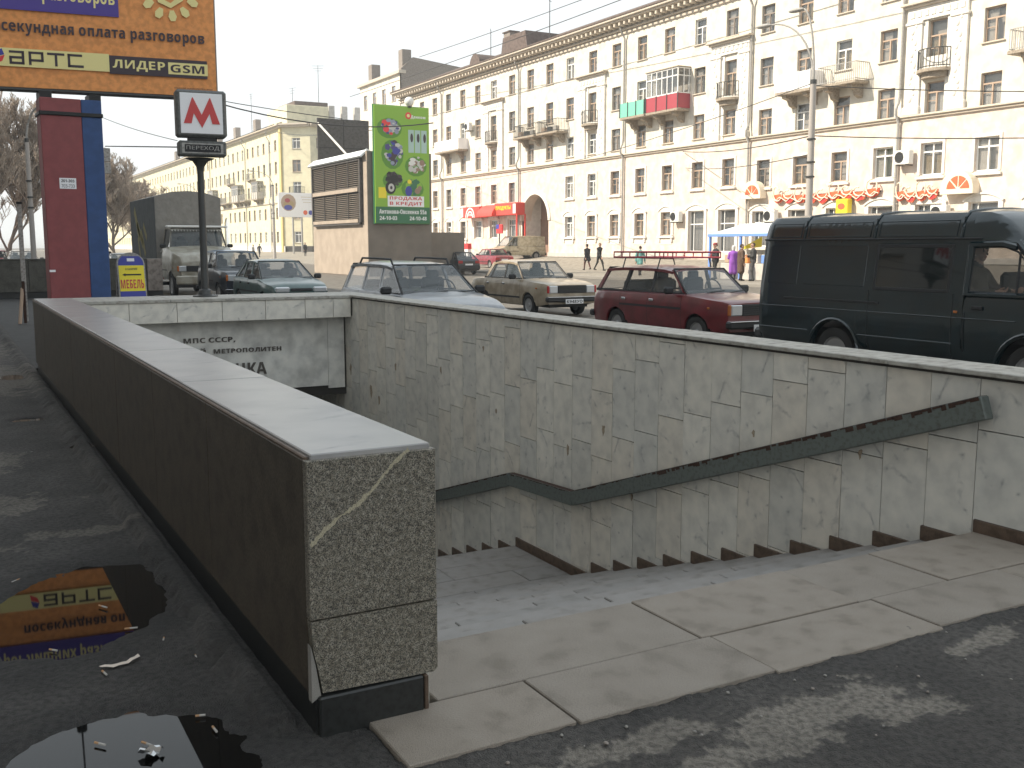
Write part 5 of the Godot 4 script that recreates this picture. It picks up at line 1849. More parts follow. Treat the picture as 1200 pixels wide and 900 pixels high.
	for sd in [-1.0, 1.0]:
		for q in [-1.93, -0.69, 0.62]:
			var pts := []
			for k in range(8, 14):
				pts.append(Vector3(sd * prof[k][0], prof[k][1] + 0.004, q))
			var rb := Geo.new()
			rb.tube(pts, 0.022, 0.018, 6)
			part(o, "roof_rib", rb.mesh(40), P)
		for q in [[-2.58, -2.0], [-1.86, -0.76], [-0.62, 0.55]]:
			var fr2 := Geo.new()
			var c4 := [Vector3(sd * 0.893, 1.9, q[0]), Vector3(sd * 0.893, 1.9, q[1]), Vector3(sd * 0.842, 2.085, q[1]), Vector3(sd * 0.842, 2.085, q[0]), Vector3(sd * 0.893, 1.9, q[0])]
			fr2.tube(c4, 0.009, 0.009, 5)
			part(o, "roof_panel_edge", fr2.mesh(40), P)
	var tr := Geo.new()
	for sd in [-1.0, 1.0]:
		for q in [-0.68, 0.60, 0.77, 1.78]:
			for k in prof.size() - 9:
				if prof[k + 1][1] <= (1.82 if q < 0.7 else 1.2):
					var a0 := Vector3(sd * (prof[k][0] + 0.003), prof[k][1], q)
					var b0 := Vector3(sd * (prof[k + 1][0] + 0.003), prof[k + 1][1], q)
					if q < 1.2 or q > 2.0 or prof[k][1] > 0.85:
						tr.cquad(a0, a0 + Vector3(0, 0, 0.012), b0 + Vector3(0, 0, 0.012), b0, Vector3(0, a0.y, q))
		tr.box(Vector3(sd * 0.99, 1.05, -1.35), Vector3(0.012, 0.03, 1.7), 0.004)
		tr.box(Vector3(sd * 0.905, 1.865, -0.9), Vector3(0.03, 0.022, 3.6), 0.006)
	part(o, "seams", tr.mesh(), M.black_plastic).set_meta("kind", "stuff")
	tr = Geo.new()
	for sd in [-1.0, 1.0]:
		tr.box(Vector3(sd * 0.988, 0.615, -0.1), Vector3(0.014, 0.022, 1.45), 0.005)
		tr.box(Vector3(sd * 0.985, 0.615, -2.2), Vector3(0.014, 0.022, 0.95), 0.005)
		tr.box(Vector3(sd * 0.992, 0.93, -0.6), Vector3(0.010, 0.014, 4.1), 0.004)
	part(o, "swage_line", tr.mesh(), P).set_meta("kind", "stuff")
	for sd in [-1.0, 1.0]:
		for zw in [-1.25, 1.65]:
			var ar := Geo.new()
			var pts := []
			for k in 15:
				var a := PI * k / 14
				pts.append(Vector3(sd * 0.985, 0.36 + sin(a) * 0.44, zw + cos(a) * 0.44))
			ar.tube(pts, 0.022, 0.022, 5)
			part(o, "wheel_arch", ar.mesh(40), P)
		box_part(o, "side_light", Vector3(sd * 0.99, 1.0, 0.66), Vector3(0.02, 0.03, 0.05), M.lamp_orange, 0.005)
		box_part(o, "wing_mirror", Vector3(sd * 1.10, 1.33, 1.70), Vector3(0.18, 0.30, 0.12), M.black_plastic, 0.05)
		box_part(o, "headlight", Vector3(sd * 0.66, 0.82, 2.69), Vector3(0.34, 0.2, 0.1), M.lamp_glass, 0.04)
		box_part(o, "tail_light", Vector3(sd * 0.86, 0.95, -2.735), Vector3(0.16, 0.4, 0.04), M.lamp_red, 0.015)
		for zw in [-1.25, 1.65]:
			wheel(o, sd * 0.86, 0.345, zw, 0.345, 0.2)
	box_part(o, "front_bumper", Vector3(0, 0.5, 2.78), Vector3(1.9, 0.28, 0.2), M.black_plastic, 0.06)
	box_part(o, "rear_bumper", Vector3(0, 0.5, -2.8), Vector3(1.86, 0.16, 0.16), M.dark_metal, 0.04)
	box_part(o, "underbody", Vector3(0, 0.5, 0), Vector3(1.4, 0.3, 5.2), M.car_inside)
	box_part(o, "cab_floor", Vector3(0, 0.72, 1.35), Vector3(1.7, 0.1, 1.3), M.car_inside)
	box_part(o, "dashboard", Vector3(0, 1.12, 1.82), Vector3(1.7, 0.2, 0.3), M.car_inside, 0.05)
	for x in [-0.48, 0.48]:
		box_part(o, "seat", Vector3(x, 0.9, 0.72), Vector3(0.5, 0.25, 0.5), M.seat_cloth, 0.05)
		box_part(o, "seat_back", Vector3(x, 1.2, 0.38), Vector3(0.48, 0.5, 0.14), M.seat_cloth, 0.05)
	var sw := Geo.new()
	var rg := []
	for k in 17:
		rg.append(Vector3(cos(TAU * k / 16) * 0.2, sin(TAU * k / 16) * 0.14, -sin(TAU * k / 16) * 0.14))
	sw.tube(rg, 0.015, 0.015, 5, false)
	sw.box(Vector3.ZERO, Vector3(0.36, 0.03, 0.03))
	part(o, "steering_wheel", sw.mesh(), M.black_plastic, at(0.48, 1.2, 1.55))

func truck() -> void:
	var s := lada({"zr": -1.0, "zf": 1.55, "w": 1.08, "sill": 0.62, "crown": 0.05, "belt": 1.72, "roof": 2.46, "wr": 0.86, "arch": 0.5, "axle": 0.44, "wheels": [0.75], "taper": 2.2,
		"top": [Vector2(-1.0, 1.70), Vector2(0.3, 1.74), Vector2(0.5, 1.72), Vector2(1.2, 1.52), Vector2(1.48, 1.38), Vector2(1.55, 1.2)],
		"zc": 0.36, "zrf": 0.02, "zrr": -0.92, "zb": -0.98, "doors": [[-0.78, 0.25]], "pillars": [[0.30, -0.03, 0.07], [-0.85, -0.85, 0.08], [-0.98, -0.94, 0.08]], "lamp_y": 1.02, "bench": false, "strip": 0.3, "plate_y": 0.5})
	var o := car("lorry", "grey-beige lorry with a bonnet and a dark grey tarpaulin body, parked at the left", "paint_truck", s, Vector3(7.85, -0.13, -37.0), 0.0, "lorry")
	box_part(o, "sun_visor", Vector3(0, 2.44, 0.12), Vector3(2.05, 0.07, 0.36), M.plastic_white, 0.02)
	var g := Geo.new()
	for k in 17:
		g.prism(PackedVector2Array([Vector2(-0.05, 0), Vector2(0.05, 0), Vector2(0, -0.07)]), -0.004, 0.004, at(-0.82 + 0.1025 * k, 2.34, 0.09))
	part(o, "fringe", g.mesh(), M.plastic_white)
	box_part(o, "bumper_bar", Vector3(0, 0.64, 1.66), Vector3(2.1, 0.3, 0.16), M.paint_truck, 0.04)
	# load bed with its tarpaulin: walls, gable-like roof, bows showing through
	g = Geo.new()
	g.prism(PackedVector2Array([Vector2(-1.15, 1.0), Vector2(1.15, 1.0), Vector2(1.15, 3.5), Vector2(0.55, 3.68), Vector2(0, 3.72), Vector2(-0.55, 3.68), Vector2(-1.15, 3.5)]), -6.4, -1.12)
	part(o, "tarpaulin", g.mesh(), M.tarpaulin)
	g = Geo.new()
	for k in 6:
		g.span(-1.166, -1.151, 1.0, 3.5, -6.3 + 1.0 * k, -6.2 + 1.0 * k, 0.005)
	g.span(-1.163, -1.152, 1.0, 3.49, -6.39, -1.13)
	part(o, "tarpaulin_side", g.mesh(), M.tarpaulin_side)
	g = Geo.new()
	for q in [[-4.9, 2.6, 1.5, 0.35, 0.7], [-4.3, 2.2, 1.4, 0.3, 0.9], [-3.7, 1.9, 1.2, 0.28, 0.7], [-4.6, 1.7, 0.9, 0.2, 0.5], [-3.2, 2.3, 0.8, 0.25, 0.9]]:
		g.box(Vector3(-1.169, q[1], q[0]), Vector3(0.004, q[2], q[3]), 0.0, Basis(Vector3.RIGHT, -q[4]))
	part(o, "painted_emblem", g.mesh(), mat("emblem_ochre", lin(0.22, 0.19, 0.07), 0.8))
	box_part(o, "load_bed", Vector3(0, 0.9, -3.75), Vector3(2.3, 0.2, 5.4), M.dark_metal)
	box_part(o, "chassis", Vector3(0, 0.66, -3.2), Vector3(0.9, 0.25, 6.2), M.black_metal)
	for x in [-0.95, 0.95]:
		wheel(o, x, 0.44, -4.6, 0.44, 0.25)
	# small goods van coming out of the archway
	var v := {"zr": -2.3, "zf": 2.2, "w": 0.9, "sill": 0.35, "crown": 0.06, "belt": 1.1, "roof": 1.96, "wr": 0.76, "arch": 0.37, "axle": 0.31, "wheels": [-1.35, 1.35], "old": false, "bumper": "paint_cream",
		"top": [Vector2(-2.3, 1.08), Vector2(1.2, 1.1), Vector2(1.5, 1.08), Vector2(2.1, 0.9), Vector2(2.2, 0.7)], "zc": 1.5, "zrf": 0.72, "zrr": -2.2, "zb": -2.28, "doors": [[0.3, 1.4]],
		"pillars": [[1.42, 0.68, 0.06], [0.28, 0.28, 0.08], [-2.26, -2.2, 0.1]], "bench": false}
	var c := car("goods_van", "cream goods van nosing out of the archway in the long building", "paint_cream", v, Vector3(42.2, 0.52, -75.4), -PI / 2, "van")
	for sd in [-1.0, 1.0]:
		g = Geo.new()
		g.cquad(Vector3(sd * 0.81, 1.06, -2.28), Vector3(sd * 0.81, 1.06, 0.3), Vector3(sd * 0.765, 1.9, 0.3), Vector3(sd * 0.765, 1.9, -2.22), Vector3(0, 1.5, -1))
		part(c, "side_panel", g.mesh(), M.paint_cream)

# ---------------------------------------------------------------- people
# bones: [from, to, radius, radius, colour]; one continuous skin is drawn round them
func skin_over(g: Geo, bones: Array, cell: float, k: float) -> void:
	var lo := Vector3.ONE * 1e9
	var hi := -lo
	for b in bones:
		var r := Vector3.ONE * (maxf(b[2], b[3]) + k + cell * 2.0)
		lo = lo.min(b[0] - r).min(b[1] - r)
		hi = hi.max(b[0] + r).max(b[1] + r)
	var n := Vector3i(((hi - lo) / cell).ceil()) + Vector3i.ONE
	var f := PackedFloat32Array()
	f.resize(n.x * n.y * n.z)
	f.fill(1.0)
	var near := PackedFloat32Array()
	near.resize(f.size())
	near.fill(9.0)
	var who := PackedInt32Array()
	who.resize(f.size())
	for bi in bones.size():
		var b: Array = bones[bi]
		var r: float = maxf(b[2], b[3]) + k + cell * 2.0
		var i0 := Vector3i((((b[0] as Vector3).min(b[1]) - Vector3.ONE * r - lo) / cell).floor()).clamp(Vector3i.ZERO, n - Vector3i.ONE)
		var i1 := Vector3i((((b[0] as Vector3).max(b[1]) + Vector3.ONE * r - lo) / cell).ceil()).clamp(Vector3i.ZERO, n - Vector3i.ONE)
		var a: Vector3 = b[0]
		var ab: Vector3 = b[1] - b[0]
		var l2 := maxf(ab.length_squared(), 1e-9)
		var r0: float = b[2]
		var r1: float = b[3]
		for z in range(i0.z, i1.z + 1):
			for y in range(i0.y, i1.y + 1):
				var at_ := (z * n.y + y) * n.x
				for x in range(i0.x, i1.x + 1):
					var p := lo + Vector3(x, y, z) * cell
					var t := clampf((p - a).dot(ab) / l2, 0.0, 1.0)
					var d := (p - a - ab * t).length() - lerpf(r0, r1, t)
					var q := at_ + x
					var o := f[q]
					var h := maxf(k - absf(o - d), 0.0) / k
					f[q] = minf(o, d) - h * h * k * 0.25
					if d < near[q]:
						near[q] = d
						who[q] = bi
	var ids := {}
	var pos: Array[Vector3] = []
	var col: Array[Color] = []
	var step := [0, 1, n.x, n.x + 1, n.x * n.y, n.x * n.y + 1, n.x * n.y + n.x, n.x * n.y + n.x + 1]
	for z in n.z - 1:
		for y in n.y - 1:
			for x in n.x - 1:
				var at_ := (z * n.y + y) * n.x + x
				var neg := 0
				for s in step:
					if f[at_ + s] < 0.0:
						neg += 1
				if neg == 0 or neg == 8:
					continue
				var sum := Vector3.ZERO
				var cnt := 0
				for e in [[0, 1], [2, 3], [4, 5], [6, 7], [0, 2], [1, 3], [4, 6], [5, 7], [0, 4], [1, 5], [2, 6], [3, 7]]:
					var fa := f[at_ + step[e[0]]]
					var fb := f[at_ + step[e[1]]]
					if (fa < 0.0) != (fb < 0.0):
						var t := fa / (fa - fb)
						var pa := Vector3(e[0] & 1, (e[0] >> 1) & 1, e[0] >> 2)
						var pb := Vector3(e[1] & 1, (e[1] >> 1) & 1, e[1] >> 2)
						sum += pa.lerp(pb, t)
						cnt += 1
				ids[at_] = pos.size()
				pos.append(lo + (Vector3(x, y, z) + sum / cnt) * cell)
				col.append(bones[who[at_]][4])
	g.painted = true
	for at_ in ids:
		for ax in 3:
			var d0: int = step[[1, 2, 4][ax]]
			var u: int = step[[2, 4, 1][ax]]
			var v: int = step[[4, 1, 2][ax]]
			var inside := f[at_] < 0.0
			if inside == (f[at_ + d0] < 0.0):
				continue
			if not (ids.has(at_ - u) and ids.has(at_ - v) and ids.has(at_ - u - v)):
				continue
			var q := [ids[at_], ids[at_ - u], ids[at_ - u - v], ids[at_ - v]]
			if not inside:
				q.reverse()
			g.paint = col[q[0]]
			g.quad(pos[q[0]], pos[q[1]], pos[q[2]], pos[q[3]])

func hand(g: Geo, wrist: Vector3, dir: Vector3, side: Vector3, skin: Color, curl := 0.5) -> void:
	# palm, four fingers of different length and a thumb from the side of the palm
	var d := dir.normalized()
	var s := (side - d * side.dot(d)).normalized()
	var nrm := d.cross(s)
	var b := [[wrist - d * 0.02, wrist + d * 0.085, 0.026, 0.030, skin], [wrist + d * 0.03 - s * 0.022, wrist + d * 0.085 - s * 0.026, 0.018, 0.017, skin]]
	for k in 4:
		var root := wrist + d * 0.085 + s * (0.030 - 0.020 * k)
		var ln: float = [0.075, 0.085, 0.078, 0.06][k]
		var bend := (d + nrm * curl * (0.6 + 0.1 * k)).normalized()
		var bend2 := (d * 0.6 + nrm * curl * 1.6).normalized()
		b.append([root, root + bend * ln * 0.55, 0.0095, 0.009, skin])
		b.append([root + bend * ln * 0.55, root + bend * ln * 0.55 + bend2 * ln * 0.45, 0.009, 0.0075, skin])
	var th := wrist + d * 0.025 + s * 0.03
	var td := (d * 0.7 + s * 0.6 + nrm * 0.3).normalized()
	b.append([th, th + td * 0.04, 0.013, 0.011, skin])
	b.append([th + td * 0.04, th + td * 0.04 + (d + nrm * 0.4).normalized() * 0.035, 0.011, 0.009, skin])
	skin_over(g, b, 0.006, 0.008)

func head(g: Geo, c: Vector3, fwd: Vector3, skin: Color, hair: Color, hat: String, hat_col: Color) -> void:
	# c: middle of the head, half way between crown and chin
	var f := fwd.normalized()
	var r := f.cross(Vector3.UP).normalized()
	var u := Vector3.UP
	var b := [[c + u * 0.03 - f * 0.015, c + u * 0.035 + f * 0.012, 0.082, 0.078, skin], [c - u * 0.05 + f * 0.03, c - u * 0.075 + f * 0.045, 0.052, 0.036, skin],
		[c + u * 0.012 + f * 0.088, c - u * 0.024 + f * 0.112, 0.010, 0.014, skin], [c - u * 0.055 + f * 0.083 - r * 0.016, c - u * 0.055 + f * 0.083 + r * 0.016, 0.009, 0.009, Color(skin.r * 0.75, skin.g * 0.5, skin.b * 0.5)]]
	for s in [-1.0, 1.0]:
		b.append([c + f * 0.074 + u * 0.012 + r * s * 0.031, c + f * 0.077 + u * 0.012 + r * s * 0.034, 0.011, 0.011, Color(0.06, 0.05, 0.045)])
		b.append([c + f * 0.078 + u * 0.032 + r * s * 0.02, c + f * 0.074 + u * 0.034 + r * s * 0.045, 0.007, 0.006, hair])
		b.append([c + r * s * 0.082 + u * 0.015 - f * 0.006, c + r * s * 0.084 - u * 0.02 - f * 0.002, 0.016, 0.012, skin])
	b.append([c + u * 0.055 - f * 0.03, c + u * 0.03 - f * 0.05, 0.078, 0.072, hair])
	b.append([c + u * 0.075 - f * 0.01, c + u * 0.075 + f * 0.03, 0.058, 0.05, hair])
	if hat == "cap" or hat == "hood":
		b.append([c + u * 0.085 - f * 0.03, c + u * 0.085 + f * 0.03, 0.086, 0.078, hat_col])
		if hat == "cap":
			b.append([c + u * 0.068 + f * 0.085 - r * 0.03, c + u * 0.068 + f * 0.085 + r * 0.03, 0.018, 0.018, hat_col])
		else:
			b.append([c + u * 0.0 - f * 0.06, c - u * 0.08 - f * 0.05, 0.08, 0.07, hat_col])
	elif hat == "scarf":
		b.append([c + u * 0.06 - f * 0.03, c - u * 0.06 - f * 0.035, 0.096, 0.085, hat_col])
		b.append([c + u * 0.085, c + u * 0.08 + f * 0.03, 0.072, 0.06, hat_col])
		b.append([c - u * 0.11 + f * 0.01, c - u * 0.12 + f * 0.03, 0.055, 0.05, hat_col])
	skin_over(g, b, 0.0085, 0.014)

# a standing or walking figure facing +z; stride in metres, coat length down from the waist
func person(label: String, xf: Vector3, turn: float, d: Dictionary, group := "") -> Node3D:
	var o := thing("person", label, "person", xf, turn, group)
	var hgt: float = d.get("h", 1.72) / 1.72
	var skin := Color(0.42, 0.26, 0.19)
	var coat: Color = d.coat
	var legs: Color = d.get("legs", Color(0.02, 0.02, 0.022))
	var shoe := Color(0.015, 0.013, 0.012)
	var st: float = d.get("stride", 0.0)
	var lean := 0.03 if st > 0.0 else 0.0
	var wide: float = d.get("wide", 1.0)
	var hip := Vector3(0, 0.92, 0)
	var chest := Vector3(0, 1.30, lean)
	var neck := Vector3(0, 1.45, lean + 0.01)
	var hd := Vector3(0, 1.60, lean + 0.035)
	var b := [[hip, hip + Vector3(0, 0.16, 0), 0.145 * wide, 0.138 * wide, coat], [hip + Vector3(0, 0.16, 0), chest, 0.138 * wide, 0.150 * wide, coat], [chest + Vector3(-0.10, 0.05, 0), chest + Vector3(0.10, 0.05, 0), 0.105, 0.105, coat],
		[chest + Vector3(0, 0.08, 0), neck, 0.09, 0.062, coat], [neck, hd - Vector3(0, 0.06, 0.01), 0.055, 0.052, skin]]
	for s in [-1.0, 1.0]:
		var sw: float = st * s
		var h := Vector3(s * 0.09, 0.90, 0)
		var ft := Vector3(s * 0.085, 0.09, sw * 0.5)
		var lift := 0.05 if sw < 0.0 else 0.0
		ft.y += lift
		var kn := (h + ft) / 2.0 + Vector3(0, 0.01, 0.05 + (0.05 if sw < 0.0 else 0.0))
		b.append([h, kn, 0.085, 0.062, legs])
		b.append([kn, ft, 0.060, 0.042, legs])
		b.append([ft + Vector3(0, -0.045, -0.03), ft + Vector3(0, -0.055 - lift * 0.4, 0.15), 0.042, 0.036, shoe])
		var sh := chest + Vector3(s * 0.19, 0.07, 0)
		var el: Vector3 = sh + Vector3(s * 0.05, -0.28, -sw * 0.25)
		var wr: Vector3 = el + Vector3(-s * 0.01, -0.24, 0.06 - sw * 0.2)
		if d.get("fold", false):
			el = sh + Vector3(s * 0.05, -0.26, 0.03)
			wr = el + Vector3(-s * 0.17, 0.02 + 0.03 * s, 0.20)
		b.append([sh, el, 0.068, 0.058, coat])
		b.append([el, wr, 0.056, 0.044, coat])
		d["wrist%d" % int(s)] = wr
		d["elbow%d" % int(s)] = el
	var long: float = d.get("long", 0.0)
	if long > 0.0:
		for s in [-1.0, 1.0]:
			b.append([hip + Vector3(s * 0.05, 0.05, 0), Vector3(s * 0.08, 0.92 - long, st * s * 0.2), 0.13 * wide, 0.12 * wide, coat])
	var g := Geo.new()
	skin_over(g, b, 0.021, 0.05)
	for s in [-1, 1]:
		var wr: Vector3 = d["wrist%d" % s]
		var el: Vector3 = d["elbow%d" % s]
		hand(g, wr + (wr - el).normalized() * 0.03, wr - el, Vector3(-s * 0.3, 0.2, 1.0), skin, 0.5 * -s)
	head(g, hd, Vector3(d.get("look", 0.0), -0.05, 1), skin, d.get("hair", Color(0.05, 0.035, 0.025)), d.get("hat", ""), d.get("hat_col", Color(0.02, 0.02, 0.02)))
	var m := g.mesh(75)
	var body := part(o, "body", m, M.people)
	body.scale = Vector3.ONE * hgt
	return o

func people() -> void:
	var dark := Color(0.018, 0.018, 0.02)
	person("walker in a long dark coat, left one of two before the facade", Vector3(37.6, 0.05, -57.6), PI, {"coat": dark, "legs": Color(0.09, 0.035, 0.03), "stride": 0.5, "long": 0.22, "h": 1.68, "hat": "cap"})
	person("walker in dark jacket and trousers, right one of two before the facade", Vector3(37.2, 0.05, -55.6), 0.25, {"coat": Color(0.02, 0.021, 0.025), "stride": 0.62, "h": 1.78})
	person("person in a light teal jacket behind the roof of the maroon estate car", Vector3(33.6, 0.02, -46.2), 2.2, {"coat": Color(0.12, 0.30, 0.28), "h": 1.62, "stride": 0.3, "long": 0.2})
	person("seller in black with a reddish hat at the left end of the blue-edged stall", Vector3(33.2, 0.02, -39.4), -1.9, {"coat": dark, "h": 1.74, "wide": 1.2, "fold": true, "hat": "cap", "hat_col": Color(0.30, 0.06, 0.06)})
	person("woman in a purple coat with a pale headscarf at the stall", Vector3(33.2, 0.02, -38.1), 2.4, {"coat": Color(0.26, 0.08, 0.42), "h": 1.62, "wide": 1.15, "long": 0.5, "hat": "scarf", "hat_col": Color(0.62, 0.6, 0.58), "fold": true})
	person("person in a brown mottled coat seen from behind at the stall", Vector3(32.8, 0.02, -37.1), 1.2, {"coat": Color(0.10, 0.062, 0.04), "h": 1.70, "wide": 1.2, "long": 0.45})
	person("person in grey with folded arms and a white scarf, rightmost at the stall", Vector3(33.0, 0.02, -36.5), -2.2, {"coat": Color(0.04, 0.04, 0.042), "legs": Color(0.06, 0.058, 0.055), "h": 1.76, "fold": true})
	person("distant walker beside the posts of the white hoarding", Vector3(41.0, 0.3, -129), 0.3, {"coat": dark, "h": 1.75, "long": 0.3})
	person("dark distant figure on the far pavement, left of the lamp post", Vector3(38.6, 0.1, -142), 2.5, {"coat": dark, "h": 1.8, "stride": 0.5})
	person("distant figure in a pale jacket beside the dark one on the far pavement", Vector3(38.0, 0.1, -143), 2.0, {"coat": Color(0.25, 0.24, 0.23), "h": 1.7, "long": 0.3})
	person("left one of two dark figures between the red and blue post and the lorry", Vector3(7.0, -0.13, -58), 0.5, {"coat": dark, "h": 1.72})
	person("right one of two dark figures between the red and blue post and the lorry", Vector3(7.5, -0.13, -57), 2.6, {"coat": Color(0.03, 0.02, 0.02), "h": 1.78, "stride": 0.5})
	# in the van: seated, looking ahead
	var o := thing("person", "person in brown jacket and dark hat at the near window of the dark van", "person", Vector3(11.0, 0.77, -8.2))
	var coat := Color(0.075, 0.060, 0.040)
	var skin := Color(0.34, 0.21, 0.15)
	var b := [[Vector3(0, 0.12, 0.0), Vector3(0, 0.30, -0.04), 0.16, 0.155, coat], [Vector3(0, 0.30, -0.04), Vector3(0, 0.48, -0.06), 0.16, 0.165, coat], [Vector3(-0.12, 0.53, -0.06), Vector3(0.12, 0.53, -0.06), 0.105, 0.105, coat],
		[Vector3(0, 0.58, -0.05), Vector3(0, 0.66, -0.03), 0.085, 0.07, Color(0.03, 0.025, 0.02)], [Vector3(0, 0.66, -0.02), Vector3(0, 0.72, 0.0), 0.058, 0.056, skin]]
	for s in [-1.0, 1.0]:
		b.append([Vector3(s * 0.10, 0.08, 0.0), Vector3(s * 0.13, 0.10, 0.42), 0.095, 0.075, dark])
		b.append([Vector3(s * 0.13, 0.10, 0.42), Vector3(s * 0.13, -0.14, 0.5), 0.07, 0.05, dark])
		b.append([Vector3(s * 0.21, 0.52, -0.06), Vector3(s * 0.27, 0.29, 0.10), 0.078, 0.064, coat])
		b.append([Vector3(s * 0.27, 0.29, 0.10), Vector3(s * 0.17, 0.33, 0.34), 0.062, 0.046, coat])
	var g := Geo.new()
	skin_over(g, b, 0.018, 0.05)
	for s in [-1.0, 1.0]:
		hand(g, Vector3(s * 0.158, 0.335, 0.37), Vector3(-s * 0.3, 0.05, 1), Vector3(-s * 1.0, 0.6, 0.2), skin, 0.7 * -s)
	head(g, Vector3(0, 0.81, 0.02), Vector3(-0.15, -0.05, 1), skin, Color(0.02, 0.016, 0.014), "cap", Color(0.012, 0.011, 0.011))
	part(o, "body", g.mesh(75), M.people)

# ---------------------------------------------------------------- trees
func grow(wood: Geo, twigs: Geo, a: Vector3, dir: Vector3, ln: float, r: float, lvl: int, up: float) -> void:
	var pts := [a]
	var d := dir
	var n := 4 if lvl < 2 else (3 if lvl < 4 else 2)
	for i in n:
		d = (d + Vector3(rng.randf_range(-1, 1), rng.randf_range(-1, 1), rng.randf_range(-1, 1)) * 0.17 + Vector3(0, up * 0.12, 0)).normalized()
		pts.append(pts[pts.size() - 1] + d * ln / n)
	if lvl >= 3:
		twigs.tube(pts, r, r * 0.4, 3, false)
	else:
		wood.tube(pts, r, r * 0.5, 7 if lvl < 1 else 5, false)
	if lvl >= 5:
		return
	var kids: int = [17, 8, 6, 6, 7][lvl]
	for k in kids:
		var t := lerpf(0.16 if lvl == 0 else 0.2, 1.0, (k + rng.randf()) / kids)
		var i := mini(int(t * n), n - 1)
		var p: Vector3 = (pts[i] as Vector3).lerp(pts[i + 1], t * n - i)
		var ax := Vector3(rng.randf_range(-1, 1), rng.randf_range(-0.2, 0.4), rng.randf_range(-1, 1)).normalized()
		var nd := (d * 0.75 + ax * 0.75 + Vector3(0, up * 0.4, 0)).normalized()
		grow(wood, twigs, p, nd, ln * rng.randf_range(0.42, 0.66) * (1.15 - t * 0.4), maxf(r * (0.5 if lvl < 2 else 0.6), 0.0165), lvl + 1, up)

func tree(label: String, xf: Vector3, h: float, up: float, sd: int) -> void:
	rng.seed = sd
	var o := thing("bare_tree", label, "tree", xf)
	var wood := Geo.new()
	var twigs := Geo.new()
	grow(wood, twigs, Vector3.ZERO, Vector3.UP, h * 0.72, h * 0.016, 0, up)
	part(o, "trunk", wood.mesh(), M.bark)
	var t := part(o, "crown", twigs.mesh(), M.twig)
	t.set_meta("kind", "stuff")

# ---------------------------------------------------------------- street furniture and signs
func cable(label: String, a: Vector3, b: Vector3, sag: float, r := 0.012) -> void:
	var o := thing("cable", label, "cable", a, 0.0, "cables over the street")
	var pts := []
	for i in 13:
		var t := i / 12.0
		pts.append((b - a) * t - Vector3(0, sag * 4.0 * t * (1.0 - t), 0))
	var g := Geo.new()
	g.tube(pts, r, r, 5)
	part(o, "wire", g.mesh(), M.cable)

func street_lamp(label: String, xf: Vector3, h: float, r: float, arms: Array) -> void:
	var o := thing("street_lamp", label, "street lamp", xf)
	var g := Geo.new()
	g.tube([Vector3.ZERO, Vector3(0, h, 0)], r, r * 0.72, 12)
	part(o, "pole", g.mesh(40), M.pole_concrete)
	g = Geo.new()
	g.tube([Vector3(0, h * 0.995, 0), Vector3(0, h + 0.12, 0)], r * 0.78, r * 0.78, 10)
	part(o, "collar", g.mesh(), M.dark_metal)
	for y in [h * 0.55, h * 0.62, h * 0.73]:
		g = Geo.new()
		g.lathe([Vector2(r * 0.85, y), Vector2(r * 1.12, y), Vector2(r * 1.12, y + 0.06), Vector2(r * 0.85, y + 0.06)], 10)
		part(o, "clamp", g.mesh(), M.dark_metal)
	for e in arms:
		var tip: Vector3 = e
		var pts := []
		for k in 11:
			var t := k / 10.0
			pts.append(Vector3(tip.x * (1.0 - cos(t * PI / 2)), h + (tip.y - h) * sin(t * PI / 2 * 1.05), tip.z * (1.0 - cos(t * PI / 2))))
		g = Geo.new()
		g.tube(pts, 0.045, 0.032, 7)
		part(o, "arm", g.mesh(40), M.pole_grey)
		var d := Vector3(tip.x, 0, tip.z).normalized()
		g = Geo.new()
		g.ball(Vector3.ZERO, Vector3(0.14, 0.09, 0.36), 7)
		part(o, "lamp_head", g.mesh(60), M.pole_grey, Transform3D(Basis.looking_at(-d, Vector3.UP), (pts[10] as Vector3) + d * 0.25))

